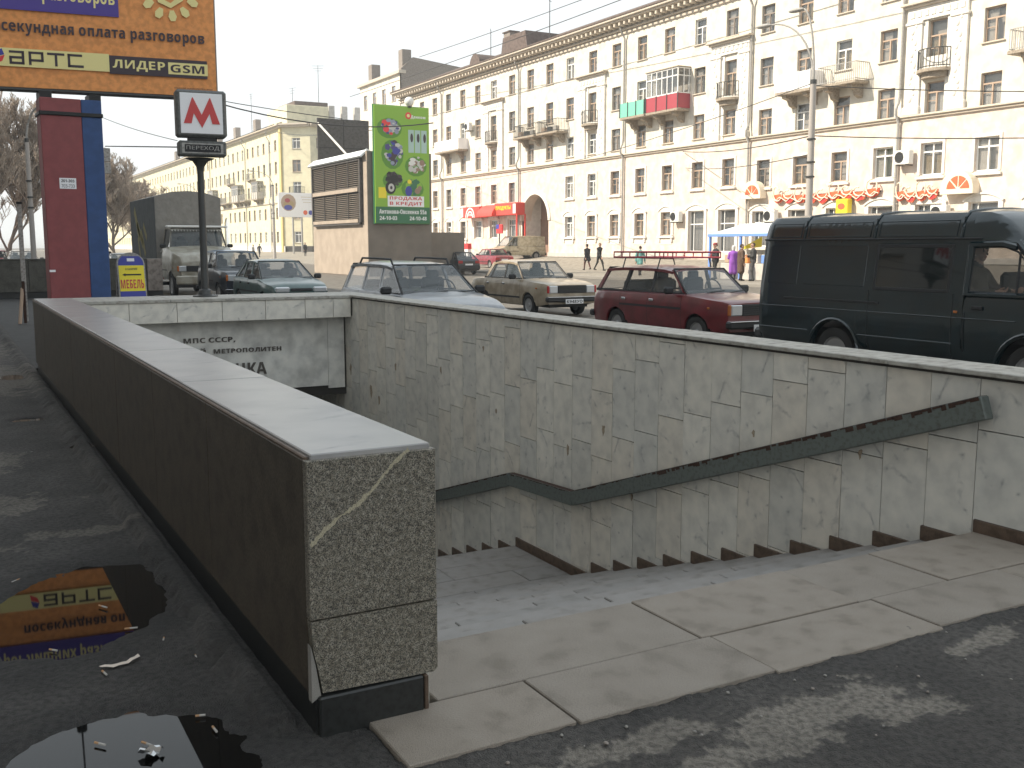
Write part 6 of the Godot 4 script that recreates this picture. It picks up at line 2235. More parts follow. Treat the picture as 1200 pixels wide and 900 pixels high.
func metro_sign() -> void:
	var o := thing("metro_sign", "boxed sign with a red letter M over a lettered strip, on a grey pole", "sign", Vector3(3.18, 0.951, -14.55), -0.10)
	var g := Geo.new()
	g.lathe([Vector2(0.17, 0.0), Vector2(0.17, 0.015), Vector2(0.10, 0.03), Vector2(0.085, 0.09), Vector2(0.052, 0.11), Vector2(0.044, 1.70), Vector2(0.05, 1.76), Vector2(0.10, 1.84), Vector2(0.2, 1.88), Vector2(0, 1.88)], 18)
	part(o, "pole", g.mesh(40), M.dark_metal)
	box_part(o, "strip_case", Vector3(0.03, 2.005, 0.0), Vector3(0.63, 0.20, 0.24), M.sign_case, 0.02)
	box_part(o, "strip_frame", Vector3(0.03, 2.005, 0.121), Vector3(0.54, 0.135, 0.006), M.pole_grey, 0.002)
	box_part(o, "strip_face", Vector3(0.03, 2.005, 0.1245), Vector3(0.47, 0.10, 0.006), M.ink_black, 0.001)
	letters(o, "strip_text", "ПЕРЕХОД", M.pole_grey, at(0.03, 2.005, 0.1282), 0.43, 0.062, 0.003, 400)
	box_part(o, "sign_neck", Vector3(0.04, 2.13, 0.0), Vector3(0.38, 0.07, 0.16), M.black_metal, 0.01)
	box_part(o, "sign_case", Vector3(0.03, 2.465, 0.0), Vector3(0.66, 0.62, 0.26), M.sign_case, 0.03)
	box_part(o, "sign_face", Vector3(0.03, 2.465, 0.13), Vector3(0.55, 0.53, 0.008), M.sign_white, 0.003)
	g = Geo.new()
	var pl := PackedVector2Array([Vector2(-0.235, -0.145), Vector2(-0.118, 0.195), Vector2(-0.108, 0.195), Vector2(0, -0.03), Vector2(0.108, 0.195), Vector2(0.118, 0.195), Vector2(0.235, -0.145), Vector2(0.135, -0.145), Vector2(0.103, -0.01), Vector2(0.0, -0.2), Vector2(-0.103, -0.01), Vector2(-0.135, -0.145)])
	g.prism(pl, 0.1345, 0.142, at(0.03, 2.475, 0))
	part(o, "letter", g.mesh(), M.sign_red)

func orange_billboard() -> void:
	var turn := -0.13
	var o := thing("billboard", "large orange advertising hoarding with dark Cyrillic lettering, at the top left", "billboard", Vector3(4.73, 4.42, -20.0), turn)
	# local: the lower right corner is the origin, x runs to the left as negative
	box_part(o, "panel", Vector3(-3.0, 1.5, -0.12), Vector3(6.0, 3.0, 0.2), M.banner_orange, 0.01)
	# the banner hangs in soft folds
	var g := Geo.new()
	var rows := []
	var fold := FastNoiseLite.new()
	fold.seed = 4
	fold.frequency = 1.1
	for i in 31:
		var row := []
		for j in 61:
			var x := -6.0 + 0.1 * j
			var y := 0.1 * i
			var e := minf(minf(i, 30 - i), minf(j, 60 - j)) / 4.0
			var low := 1.0 + 1.6 * smooth(0.45, 0.05, y)
			row.append(Vector3(x, y, -0.012 + 0.016 * fold.get_noise_2d(x * 1.3, y * 2.2) * low * clampf(e, 0.25, 1.0) - 0.004))
		rows.append(row)
	g.grid(rows)
	part(o, "banner", g.mesh(60), M.banner_orange)
	box_part(o, "lower_frame", Vector3(-3.0, -0.03, -0.14), Vector3(6.04, 0.05, 0.26), M.dark_metal, 0.01)
	box_part(o, "side_frame", Vector3(0.012, 1.5, -0.14), Vector3(0.02, 3.0, 0.25), M.frame_dark)
	box_part(o, "purple_panel", Vector3(-3.82, 1.63, 0.012), Vector3(4.32, 0.64, 0.008), M.banner_purple)
	letters(o, "slogan", "порог лишних разговоров", M.banner_yellow, at(-3.10, 1.56, 0.0165), 2.76, 0.25, 0.003)
	letters(o, "slogan", "посекундная оплата разговоров", M.ink_dark, at(-2.02, 0.985, 0.012), 3.66, 0.215, 0.004)
	box_part(o, "yellow_strip", Vector3(-3.05, 0.50, 0.012), Vector3(2.38, 0.31, 0.008), M.banner_yellow)
	box_part(o, "dark_strip", Vector3(-1.01, 0.475, 0.013), Vector3(1.70, 0.32, 0.010), M.ink_dark)
	# the squared wordmark
	g = Geo.new()
	var t := 0.042
	var z0 := 0.0165
	var bar := func(x0: float, x1: float, y0: float, y1: float) -> void: g.span(x0, x1, y0, y1, z0, z0 + 0.004)
	var x := -3.49
	for e in [[0, 0.24, 0.19, 0.23], [0.24 - t, 0.24, 0.0, 0.23], [0, 0.24, 0.0, t], [0, t, 0.0, 0.13], [0, 0.24, 0.095, 0.095 + t]]:
		bar.call(x + e[0], x + e[1], 0.385 + e[2], 0.385 + e[3])
	x = -3.18
	for e in [[0, t, -0.0, 0.23], [0, 0.24, 0.19, 0.23], [0.24 - t, 0.24, 0.06, 0.23], [0, 0.24, 0.06, 0.06 + t]]:
		bar.call(x + e[0], x + e[1], 0.385 + e[2], 0.385 + e[3])
	x = -2.88
	for e in [[0, 0.28, 0.19, 0.23], [0.12, 0.12 + t, 0.0, 0.19]]:
		bar.call(x + e[0], x + e[1], 0.385 + e[2], 0.385 + e[3])
	x = -2.55
	for e in [[0, 0.24, 0.19, 0.23], [0, t, 0.0, 0.23], [0, 0.26, 0.0, t]]:
		bar.call(x + e[0], x + e[1], 0.385 + e[2], 0.385 + e[3])
	part(o, "wordmark", g.mesh(), M.ink_dark)
	for e in [["lower_mark", PackedVector2Array([Vector2(-3.72, 0.37), Vector2(-3.60, 0.43), Vector2(-3.56, 0.53), Vector2(-3.70, 0.48)]), M.bright_red], ["upper_mark", PackedVector2Array([Vector2(-3.71, 0.49), Vector2(-3.565, 0.54), Vector2(-3.60, 0.64), Vector2(-3.68, 0.6)]), M.sign_blue]]:
		g = Geo.new()
		g.prism(e[1], 0.0165, 0.0205)
		part(o, e[0], g.mesh(), e[2])
	letters(o, "strip_text", "ЛИДЕР", M.banner_yellow, at(-1.355, 0.475, 0.0185), 0.90, 0.19, 0.003)
	box_part(o, "strip_box", Vector3(-0.50, 0.47, 0.0195), Vector3(0.70, 0.21, 0.004), M.banner_yellow)
	letters(o, "strip_text", "GSM", M.ink_dark, at(-0.51, 0.47, 0.0218), 0.60, 0.14, 0.003)
	letters(o, "small_print", "лицензия министерства связи", M.ink_dark, at(-0.42, 0.12, 0.012), 0.68, 0.035, 0.003, 400)
	# little sun of yellow rays
	g = Geo.new()
	for k in 12:
		var a := TAU * k / 12 + 0.1
		var B := Basis(Vector3(0, 0, 1), a)
		g.prism(PackedVector2Array([Vector2(-0.035, 0.35), Vector2(0.035, 0.35), Vector2(0.075, 0.46), Vector2(0.04, 0.54), Vector2(-0.04, 0.54), Vector2(-0.075, 0.46)]), 0.012, 0.017, Transform3D(B, Vector3(-0.78, 1.85, 0)))
	part(o, "sun_rays", g.mesh(), M.banner_yellow)
	g = Geo.new()
	g.prism(PackedVector2Array([Vector2(-0.25, 0.12), Vector2(-0.2, -0.22), Vector2(0.02, -0.31), Vector2(0.24, -0.16), Vector2(0.2, 0.2), Vector2(0, 0.28)]), 0.012, 0.016, at(-0.78, 1.85, 0))
	part(o, "sun_disc", g.mesh(), M.banner_yellow)
	g = Geo.new()
	g.prism(PackedVector2Array([Vector2(-0.16, 0.08), Vector2(-0.13, -0.15), Vector2(0.02, -0.22), Vector2(0.15, -0.1), Vector2(0.13, 0.13), Vector2(0, 0.18)]), 0.0165, 0.019, at(-0.78, 1.85, 0))
	part(o, "sun_centre", g.mesh(), M.banner_orange)
	for k in 3:
		box_part(o, "truss", Vector3(-1.5 - 1.5 * k, 1.5, -0.35), Vector3(0.1, 3.0, 0.24), M.dark_metal)
	# its post
	var p := thing("billboard_post", "broad square post painted red and blue under the orange hoarding", "post", Vector3(2.19, 0, -20.5), 0.04)
	box_part(p, "red_face", Vector3(-0.17, 2.14, 0.0), Vector3(0.68, 4.22, 0.5), M.post_red, 0.01)
	box_part(p, "blue_face", Vector3(0.345, 2.14, 0.0), Vector3(0.345, 4.22, 0.5), M.post_blue, 0.01)
	box_part(p, "black_band", Vector3(0.0, 3.98, 0.0), Vector3(1.07, 0.07, 0.56), M.black_metal, 0.01)
	for x2 in [-0.4, 0.42]:
		box_part(p, "foot", Vector3(x2, 0.015, 0.1), Vector3(0.18, 0.03, 0.5), M.black_metal)
		box_part(p, "top_bracket", Vector3(x2, 4.3, 0.0), Vector3(0.2, 0.12, 0.45), M.black_metal)
	var nt := box_part(p, "paper_notice", Vector3(-0.12, 2.76, 0.2525), Vector3(0.28, 0.19, 0.004), M.sign_white)
	letters(nt, "notice_text", "201-303", M.ink_black, at(0, 0.045, 0.0022), 0.22, 0.05, 0.002)
	letters(nt, "notice_text", "703-733", M.ink_black, at(0, -0.045, 0.0022), 0.22, 0.06, 0.002, 400)
	box_part(p, "paper_scrap", Vector3(-0.46, 1.2, 0.2525), Vector3(0.1, 0.04, 0.004), M.sign_white)

func sandwich_board() -> void:
	var o := thing("sandwich_board", "round-topped purple and yellow furniture advertising board with an arrow", "signboard", Vector3(3.22, 0.0, -21.2), 0.12)
	var outline := func(w: float, y0: float, y1: float, grow: float) -> PackedVector2Array:
		var pl := PackedVector2Array([Vector2(-w / 2 - grow, y0 - grow), Vector2(w / 2 + grow, y0 - grow)])
		for k in 13:
			var a := PI * k / 12
			pl.append(Vector2(cos(a) * (w / 2 + grow), y1 + sin(a) * (0.2 + grow)))
		return pl
	for s in [0, 1]:
		var T := Transform3D(Basis(Vector3.UP, PI * s) * Basis(Vector3.RIGHT, -0.13), Vector3(0, 0.02, 0.2 if s == 0 else -0.2))
		var g := Geo.new()
		g.prism(outline.call(0.48, 0.03, 1.29, 0.025), -0.03, 0.0, T)
		part(o, "panel_frame", g.mesh(), M.pole_grey)
		g = Geo.new()
		g.prism(outline.call(0.48, 0.03, 1.29, 0.0), 0.001, 0.004, T)
		var f := part(o, "panel", g.mesh(), M.sign_blue)
		g = Geo.new()
		g.span(-0.24, 0.24, 0.76, 1.26, 0.0045, 0.0065)
		part(f, "yellow_field", g.mesh(), M.sign_yellow, T)
		g = Geo.new()
		g.prism(PackedVector2Array([Vector2(-0.18, 1.08), Vector2(-0.12, 1.11), Vector2(-0.12, 1.095), Vector2(0.18, 1.095), Vector2(0.18, 1.065), Vector2(-0.12, 1.065), Vector2(-0.12, 1.05)]), 0.0068, 0.009)
		part(f, "arrow", g.mesh(), M.ink_black, T)
		letters(f, "board_text", "МЕБЕЛЬ", M.sign_red, T * at(0, 0.90, 0.0068), 0.44, 0.17, 0.003)
		letters(f, "board_text", "в наличии", M.ink_dark, T * at(0, 1.19, 0.0068), 0.22, 0.04, 0.003, 400)
		g = Geo.new()
		g.span(-0.07, 0.07, 1.34, 1.40, 0.0045, 0.0065)
		part(f, "white_label", g.mesh(), M.sign_white, T)

func vent_building() -> void:
	var o := thing("ventilation_building", "square plastered ventilation tower with two rows of louvres, bearing the green poster", "building", Vector3(21.8, -0.13, -56.7))
	var g := Geo.new()
	g.span(0, 4.05, 0, 7.2, -10.0, 0, 0.02)
	part(o, "wall", g.mesh(), M.vent_plaster)
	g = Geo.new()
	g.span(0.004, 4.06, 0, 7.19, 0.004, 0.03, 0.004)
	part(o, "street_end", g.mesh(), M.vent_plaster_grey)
	g = Geo.new()
	g.span(0.0, 4.1, 0, 1.05, 0.03, 0.09, 0.01)
	part(o, "end_plinth", g.mesh(), M.vent_plaster_grey)
	g = Geo.new()
	g.prism(PackedVector2Array([Vector2(-0.25, 6.85), Vector2(0.1, 7.18), Vector2(0.1, 7.3), Vector2(-0.35, 6.92)]), -9.9, -0.2)
	part(o, "louvre_roof", g.mesh(), M.awning_white)
	# frame and slats on the street side
	g = Geo.new()
	for z in [-9.5, -0.75]:
		g.span(-0.2, -0.02, 3.15, 6.85, z - 0.1, z + 0.1)
	for y in [3.1, 6.8]:
		g.span(-0.2, -0.02, y - 0.08, y + 0.08, -9.4, -0.85)
	g.span(-0.19, -0.02, 4.9, 5.2, -9.4, -0.85)
	for z in [-7.2, -5.0, -2.8]:
		g.span(-0.17, -0.02, 3.2, 6.75, z - 0.05, z + 0.05)
	part(o, "louvre_frame", g.mesh(), M.shed_dark)
	box_part(o, "louvre_back", Vector3(-0.012, 4.95, -5.12), Vector3(0.02, 3.6, 8.5), M.ink_black)
	box_part(o, "louvre_sill", Vector3(-0.21, 3.24, -5.12), Vector3(0.06, 0.2, 8.3), M.vent_plaster)
	box_part(o, "louvre_sill", Vector3(-0.21, 5.05, -5.12), Vector3(0.06, 0.22, 8.3), M.vent_plaster)
	var sl := Geo.new()
	sl.box(Vector3.ZERO, Vector3(0.11, 0.012, 2.02), 0.0, Basis(Vector3(0, 0, 1), 0.45))
	var slm := sl.mesh()
	for zz in [-8.3, -6.1, -3.9, -1.8]:
		for k in 26:
			var y := 3.42 + 0.115 * k if k < 13 else 5.25 + 0.115 * (k - 13)
			part(o, "slat", slm, M.vent_plaster_grey, at(-0.11, y, zz))
	# the annex behind it
	g = Geo.new()
	g.span(4.05, 7.0, 0, 2.6, -6.5, -1.5, 0.02)
	part(o, "annex", g.mesh(), M.vent_plaster_grey)
	# green poster
	var b := thing("poster_board", "tall green advertising board with pictures of machines and white lettering", "billboard", Vector3(23.9, 2.95, -56.5), 0.05)
	box_part(b, "board", Vector3(0, 3.35, 0), Vector3(3.52, 6.7, 0.18), M.board_green, 0.02)
	box_part(b, "board_frame", Vector3(0, 3.35, -0.04), Vector3(3.6, 6.78, 0.12), M.board_dark_green, 0.01)
	box_part(b, "lower_field", Vector3(0, 0.48, 0.092), Vector3(3.5, 0.94, 0.006), M.board_dark_green)
	box_part(b, "white_field", Vector3(0.2, 1.28, 0.094), Vector3(2.36, 0.62, 0.01), M.sign_white)
	letters(b, "poster_text", "ПРОДАЖА", M.sign_red, at(0.2, 1.43, 0.1), 2.1, 0.24, 0.004)
	letters(b, "poster_text", "В КРЕДИТ", M.sign_red, at(0.2, 1.13, 0.1), 2.1, 0.24, 0.004)
	letters(b, "poster_text", "Антонова-Овсеенко 55а", M.sign_white, at(0, 0.68, 0.096), 3.05, 0.26, 0.004)
	letters(b, "poster_text", "24-10-03", M.sign_white, at(-0.95, 0.30, 0.096), 1.12, 0.22, 0.004)
	letters(b, "poster_text", "24-10-48", M.sign_white, at(0.98, 0.30, 0.096), 1.12, 0.22, 0.004)
	letters(b, "poster_text", "Данком", M.sign_white, at(1.05, 6.13, 0.092), 0.95, 0.22, 0.004)
	var disc := func(m: Vector3, r: Vector2, mt: Material, z: float, n := 12) -> void:
		var pl := PackedVector2Array()
		for k in n:
			pl.append(Vector2(cos(TAU * k / n) * r.x, sin(TAU * k / n) * r.y))
		var q := Geo.new()
		q.prism(pl, z, z + 0.004, at(m.x, m.y, 0))
		part(b, "printed_shape", q.mesh(), mt)
	disc.call(Vector3(0.42, 6.2, 0), Vector2(0.2, 0.2), M.bright_red, 0.092)
	disc.call(Vector3(0.42, 6.2, 0), Vector2(0.1, 0.1), M.banner_yellow, 0.097)
	var grey_blue := mat("print_grey_blue", lin(0.28, 0.32, 0.42), 0.6)
	var violet := mat("print_violet", lin(0.07, 0.06, 0.22), 0.6)
	var pale := mat("print_pale", lin(0.55, 0.55, 0.52), 0.6)
	var radiator := mat("print_radiator", lin(0.42, 0.58, 0.55), 0.6)
	var brown := mat("print_brown", lin(0.30, 0.20, 0.15), 0.6)
	# engine, motor, pump, helmet with a wheel, glass flask: each a patchwork of flat printed tones on a darker halo
	var halo := mat("print_halo", lin(0.10, 0.27, 0.03), 0.6)
	var red: Material = M.bright_red
	for e in [[-0.72, 5.52, 0.74, 0.55, [grey_blue, pale, red, violet, M.ink_dark, grey_blue]], [-0.55, 4.05, 0.66, 0.80, [violet, grey_blue, violet, pale, M.sign_blue, M.ink_dark]], [0.95, 3.42, 0.66, 0.55, [pale, brown, pale, M.plastic_white, brown, pale]],
		[-0.55, 2.55, 0.6, 0.46, [M.ink_dark, M.ink_black, M.dark_metal, violet, M.ink_dark, M.ink_black]], [0.72, 2.12, 0.68, 0.52, [M.board_dark_green, M.board_green, brown, violet, M.board_dark_green, M.sign_yellow]]]:
		disc.call(Vector3(e[0] - 0.08, e[1] - 0.1, 0), Vector2(e[2] * 1.08, e[3] * 1.06), halo, 0.0912, 14)
		for k in 34:
			var a := rng.randf_range(0, TAU)
			var q := sqrt(rng.randf()) * 0.78
			var sz: float = rng.randf_range(0.1, 0.3) * (1.15 - q * 0.6)
			disc.call(Vector3(e[0] + cos(a) * q * e[2], e[1] + sin(a) * q * e[3], 0), Vector2(sz, sz * rng.randf_range(0.5, 1.1)) * 0.9, e[4][rng.randi() % 6], 0.0925 + 0.00013 * k, rng.randi_range(5, 9))
	disc.call(Vector3(-0.78, 2.05, 0), Vector2(0.34, 0.38), M.ink_black, 0.0975)
	disc.call(Vector3(-0.74, 2.05, 0), Vector2(0.2, 0.24), pale, 0.0985)
	disc.call(Vector3(-0.74, 2.05, 0), Vector2(0.08, 0.1), M.ink_dark, 0.0995)
	disc.call(Vector3(0.38, 1.88, 0), Vector2(0.22, 0.3), M.sign_blue, 0.0985)
	for k in 3:
		box_part(b, "printed_shape", Vector3(0.58 + 0.42 * k, 4.75, 0.094), Vector3(0.36, 1.3, 0.008), radiator)
		disc.call(Vector3(0.62 + 0.42 * k, 4.95, 0), Vector2(0.09, 0.26), M.ink_dark, 0.0985)
	box_part(b, "printed_shape", Vector3(-1.3, 1.75, 0.094), Vector3(0.5, 0.62, 0.006), M.sign_yellow)
	# dark back of a hoarding on the roof behind, with its pale struts
	var d := thing("hoarding_back", "dark grey back of a large hoarding above the louvred tower, with pale struts", "hoarding", Vector3(28.0, 0.0, -78))
	box_part(d, "panel", Vector3(0.1, 9.3, 0), Vector3(4.2, 4.2, 0.15), M.shed_dark)
	box_part(d, "panel_seam", Vector3(0.1, 9.2, 0.08), Vector3(4.2, 0.06, 0.02), M.black_metal)
	box_part(d, "panel_seam", Vector3(0.1, 9.3, 0.08), Vector3(0.06, 4.2, 0.02), M.black_metal)
	for x in [-1.6, 1.7]:
		g = Geo.new()
		g.tube([Vector3(x, 0, -0.3), Vector3(x, 11.2, -0.3)], 0.12, 0.12, 6)
		part(d, "leg", g.mesh(), M.pole_grey)
	for e in [[-2.0, 11.0, -0.2, 7.0], [1.9, 9.0, 1.4, 7.2], [1.9, 9.2, 2.6, 7.4]]:
		g = Geo.new()
		g.tube([Vector3(e[0], e[1], 0.2), Vector3(e[2], e[3], 5.0)], 0.09, 0.09, 6)
		part(d, "strut", g.mesh(), M.plaster_white)

func shop_signs() -> void:
	# red awning over the shop left of the archway
	var o := thing("shop_awning", "bright red shop awning with a white arched emblem and yellow lettering, left of the archway", "awning", Vector3(FX, 4.15, -82.3), -PI / 2)
	box_part(o, "fascia", Vector3(-3.4, 0.55, 0.55), Vector3(3.6, 1.0, 0.9), M.shop_red, 0.04)
	box_part(o, "fascia", Vector3(3.3, 0.65, 0.55), Vector3(3.9, 1.05, 0.9), M.shop_red, 0.04)
	var g := Geo.new()
	var pl := PackedVector2Array()
	for k in 9:
		var a := PI / 2 * k / 8
		pl.append(Vector2(0.1 + sin(a) * 1.3, 0.1 + cos(a) * 1.05))
	pl.append(Vector2(0.1, 0.1))
	g.prism(pl, -1.6, 1.35, Transform3D(Basis(Vector3(0, 0, -1), Vector3.UP, Vector3(1, 0, 0)) * Basis(Vector3.UP, PI), Vector3.ZERO))
	part(o, "canopy", g.mesh(40), M.shop_red)
	g = Geo.new()
	for r in [0.92, 0.62]:
		var rim := PackedVector2Array()
		for k in 15:
			rim.append(Vector2(cos(PI * k / 14), sin(PI * k / 14)) * r)
		for k in 15:
			rim.append(Vector2(cos(PI * (14 - k) / 14), sin(PI * (14 - k) / 14)) * (r - 0.13))
		g.prism(rim, 1.01, 1.03, at(-3.4, 0.06, 0))
	part(o, "arched_emblem", g.mesh(), M.sign_white)
	letters(o, "emblem_text", "ГАСТРОНОМ", M.sign_white, at(-3.4, 0.32, 1.012), 1.0, 0.22, 0.01)
	letters(o, "awning_text", "ПРОДУКТЫ", M.sign_yellow, at(3.0, 0.72, 1.012), 2.7, 0.4, 0.01)
	box_part(o, "white_panel", Vector3(5.0, 0.65, 1.012), Vector3(0.45, 0.8, 0.02), M.sign_white)
	box_part(o, "white_panel", Vector3(-5.0, 0.55, 1.012), Vector3(0.3, 0.8, 0.02), M.sign_white)
	g = Geo.new()
	for k in 2:
		g.tube([Vector3(5.25, 0.2, 0.9 - 0.8 * k), Vector3(5.25, -3.3, 0.9 - 0.8 * k)], 0.08, 0.08, 8)
	part(o, "awning_post", g.mesh(), M.shop_red)
	var s := thing("hanging_sign", "small red and blue boxed sign on a pole before the red shop", "sign", Vector3(41.5, 0.5, -77.2), -PI / 2)
	g = Geo.new()
	g.tube([Vector3(0, 0, 0), Vector3(0, 3.0, 0)], 0.05, 0.05, 6)
	part(s, "pole", g.mesh(), M.dark_metal)
	box_part(s, "red_box", Vector3(0.15, 2.55, 0.05), Vector3(1.0, 0.75, 0.14), M.bright_red, 0.02)
	box_part(s, "blue_band", Vector3(-0.1, 2.75, 0.125), Vector3(0.5, 0.35, 0.02), M.sign_blue)
	s = thing("litter_bin_stand", "low red and white stand at the door of the red shop", "stand", Vector3(40.6, 0.4, -81.8), -PI / 2)
	box_part(s, "red_top", Vector3(0, 1.2, 0), Vector3(1.5, 0.5, 0.4), M.bright_red, 0.02)
	box_part(s, "white_base", Vector3(0, 0.47, 0), Vector3(1.4, 0.94, 0.36), M.sign_white, 0.02)
	letters(s, "stand_text", "С", M.sign_white, at(-0.3, 1.2, 0.201), 0.3, 0.36, 0.01)
	# half-round fruit-slice signs and the swinging lettering between them
	for e in [[-48.5, 4.72, 0.58, "half-round orange slice sign at the left end of the red lettering"], [-33.9, 4.38, 0.64, "half-round orange slice sign at the right end of the red lettering"]]:
		var f := thing("slice_sign", e[3], "shop sign", Vector3(FX - 0.02, e[1], e[0]), -PI / 2, "orange slice signs")
		var half := PackedVector2Array()
		for k in 17:
			half.append(Vector2(cos(PI * k / 16), sin(PI * k / 16)) * float(e[2]) * 1.45)
		half.append(Vector2(-1.45 * e[2], -0.22))
		half.append(Vector2(1.45 * e[2], -0.22))
		g = Geo.new()
		g.prism(half, 0.0, 0.5)
		part(f, "shell", g.mesh(), M.cream_sign)
		for k in 4:
			g = Geo.new()
			var a0 := PI * k / 4 + 0.06
			var a1 := PI * (k + 1) / 4 - 0.06
			var seg := PackedVector2Array([Vector2(cos((a0 + a1) / 2), sin((a0 + a1) / 2)) * 0.12])
			for q in 6:
				var a := lerpf(a0, a1, q / 5.0)
				seg.append(Vector2(cos(a), sin(a)) * float(e[2]))
			g.prism(seg, 0.501, 0.53, at(0.1, 0, 0))
			part(f, "slice", g.mesh(), M.orange_red)
	for e in [[-46.9, -38.9, 9, 4.45, "long row of orange-red brush strokes and cream script over the shop windows behind the van"], [-37.8, -35.2, 4, 4.2, "shorter row of orange-red brush strokes and cream script, right of the drainpipe"]]:
		var f := thing("brush_sign", e[4], "shop sign", Vector3(FX - 0.02, e[3], e[0]), -PI / 2, "brush stroke shop signs")
		var wide: float = e[1] - e[0]
		for k in e[2]:
			var x: float = wide * (k + 0.5) / e[2]
			g = Geo.new()
			var w2: float = wide / e[2]
			var y := rng.randf_range(-0.12, 0.06)
			var bowl := PackedVector2Array([Vector2(x - w2 * 0.54, y + 0.16), Vector2(x + w2 * 0.54, y + 0.22)])
			for q in 9:
				var a := PI * q / 8.0
				bowl.append(Vector2(x + cos(a) * w2 * 0.5, y + 0.1 - sin(a) * rng.randf_range(0.34, 0.46)))
			g.prism(bowl, 0.12 + 0.012 * (k % 2), 0.2 + 0.012 * (k % 2))
			part(f, "brush_stroke", g.mesh(), M.orange_red)
			g = Geo.new()
			g.prism(PackedVector2Array([Vector2(x - w2 * 0.4, y - 0.08), Vector2(x + w2 * 0.42, y - 0.02), Vector2(x + w2 * 0.2, y - 0.24), Vector2(x - w2 * 0.1, y - 0.28)]), 0.215, 0.225)
			part(f, "brush_shade", g.mesh(), M.bright_red)
			var pts := []
			var tall: float = 0.42 if (k == 0 or k % 3 == 2) else 0.24
			for q in 13:
				var a: float = TAU * q / 12.0 * 0.95 + 0.6 + 0.5 * (k % 3)
				pts.append(Vector3(x + cos(a) * w2 * 0.34 + 0.02 * q - 0.12, 0.22 + sin(a) * tall + y, 0.27))
			g = Geo.new()
			g.tube(pts, 0.045, 0.035, 6)
			part(f, "script_loop", g.mesh(40), M.cream_sign)
			g = Geo.new()
			g.tube([Vector3(x - w2 * 0.5, -0.02 + y, 0.25), Vector3(x - w2 * 0.15, -0.18 + y, 0.26), Vector3(x + w2 * 0.2, 0.02 + y, 0.26), Vector3(x + w2 * 0.5, -0.06 + y, 0.25)], 0.03, 0.03, 5)
			part(f, "script_stroke", g.mesh(40), M.cream_sign)
		box_part(f, "sign_rail", Vector3(wide / 2, 0.1, 0.06), Vector3(wide, 0.06, 0.1), M.dark_metal)
	var p := thing("yellow_box_sign", "small yellow boxed sign with a red oval above the dark van", "sign", Vector3(FX - 0.02, 3.2, -41.2), -PI / 2)
	box_part(p, "box", Vector3(0, 0.45, 0.3), Vector3(0.85, 1.1, 0.4), M.sign_yellow, 0.04)
	g = Geo.new()
	pl = PackedVector2Array()
	for k in 14:
		pl.append(Vector2(cos(TAU * k / 14) * 0.26, sin(TAU * k / 14) * 0.17))
	g.prism(pl, 0.501, 0.52, at(0, 0.6, 0))
	part(p, "oval", g.mesh(), M.orange_red)

func stall() -> void:
	var o := thing("market_stall", "street stall with a white roof edged in blue and yellow triangular cloths", "stall", Vector3(34.8, 0.0, -37.0), -PI / 2)
	var g := Geo.new()
	g.quad(Vector3(-3.5, 2.2, 1.2), Vector3(3.5, 2.2, 1.2), Vector3(3.2, 2.75, -0.9), Vector3(-3.2, 2.75, -0.9))
	g.quad(Vector3(3.5, 2.17, 1.2), Vector3(-3.5, 2.17, 1.2), Vector3(-3.2, 2.72, -0.9), Vector3(3.2, 2.72, -0.9))
	part(o, "roof", g.mesh(), M.awning_white)
	box_part(o, "roof_edge", Vector3(0, 2.16, 1.2), Vector3(7.05, 0.14, 0.05), M.stall_blue, 0.01)
	for x in [-3.4, -1.15, 1.15, 3.4]:
		box_part(o, "post", Vector3(x, 1.08, 1.13), Vector3(0.12, 2.1, 0.12), M.stall_blue, 0.01)
		box_part(o, "post", Vector3(x, 1.3, -0.85), Vector3(0.1, 2.6, 0.1), M.stall_blue, 0.01)
	for k in 3:
		g = Geo.new()
		var x := -2.9 + 2.3 * k
		g.prism(PackedVector2Array([Vector2(x - 0.6, 1.45), Vector2(x + 1.1, 1.6), Vector2(x + 1.1, 2.1)]), -0.82, -0.80)
		part(o, "yellow_cloth", g.mesh(), M.sign_yellow)
	box_part(o, "back_cloth", Vector3(-2.2, 0.9, -0.87), Vector3(2.0, 1.1, 0.04), M.plaster_grey)
	box_part(o, "back_cloth", Vector3(2.3, 0.9, -0.87), Vector3(2.0, 1.1, 0.04), M.plaster_pink)
	box_part(o, "brown_board", Vector3(-0.1, 1.25, -0.6), Vector3(2.0, 0.3, 0.05), M.frame_brown)
	box_part(o, "counter", Vector3(0, 0.4, 0.2), Vector3(6.4, 0.8, 0.9), M.plaster_grey, 0.02)
	var cols := ["frame_brown", "sign_yellow", "banner_orange", "curtain_grey", "stall_blue", "balcony_red", "sign_white", "frame_dark"]
	for k in 9:
		var w := rng.randf_range(0.3, 0.5)
		tag_box("goods_box", "piece of goods number %s from the left on the counter of the stall" % ["one", "two", "three", "four", "five", "six", "seven", "eight", "nine"][k], "goods", Vector3(34.8 - 0.35, 0.81 + 0.2, -37.0 - 2.8 + 0.66 * k), Vector3(0.4, 0.4, w), M[cols[k % 8]])

func tag_box(called: String, label: String, category: String, m: Vector3, s: Vector3, mt: Material) -> void:
	var o := thing(called, label, category, m - Vector3(0, s.y / 2, 0), 0.0, "goods on the stall")
	box_part(o, "carton", Vector3(0, s.y / 2, 0), s, mt, 0.03)
	box_part(o, "lid", Vector3(0, s.y + 0.012, 0), Vector3(s.x * 0.9, 0.02, s.z * 0.9), M.plaster_white, 0.005)

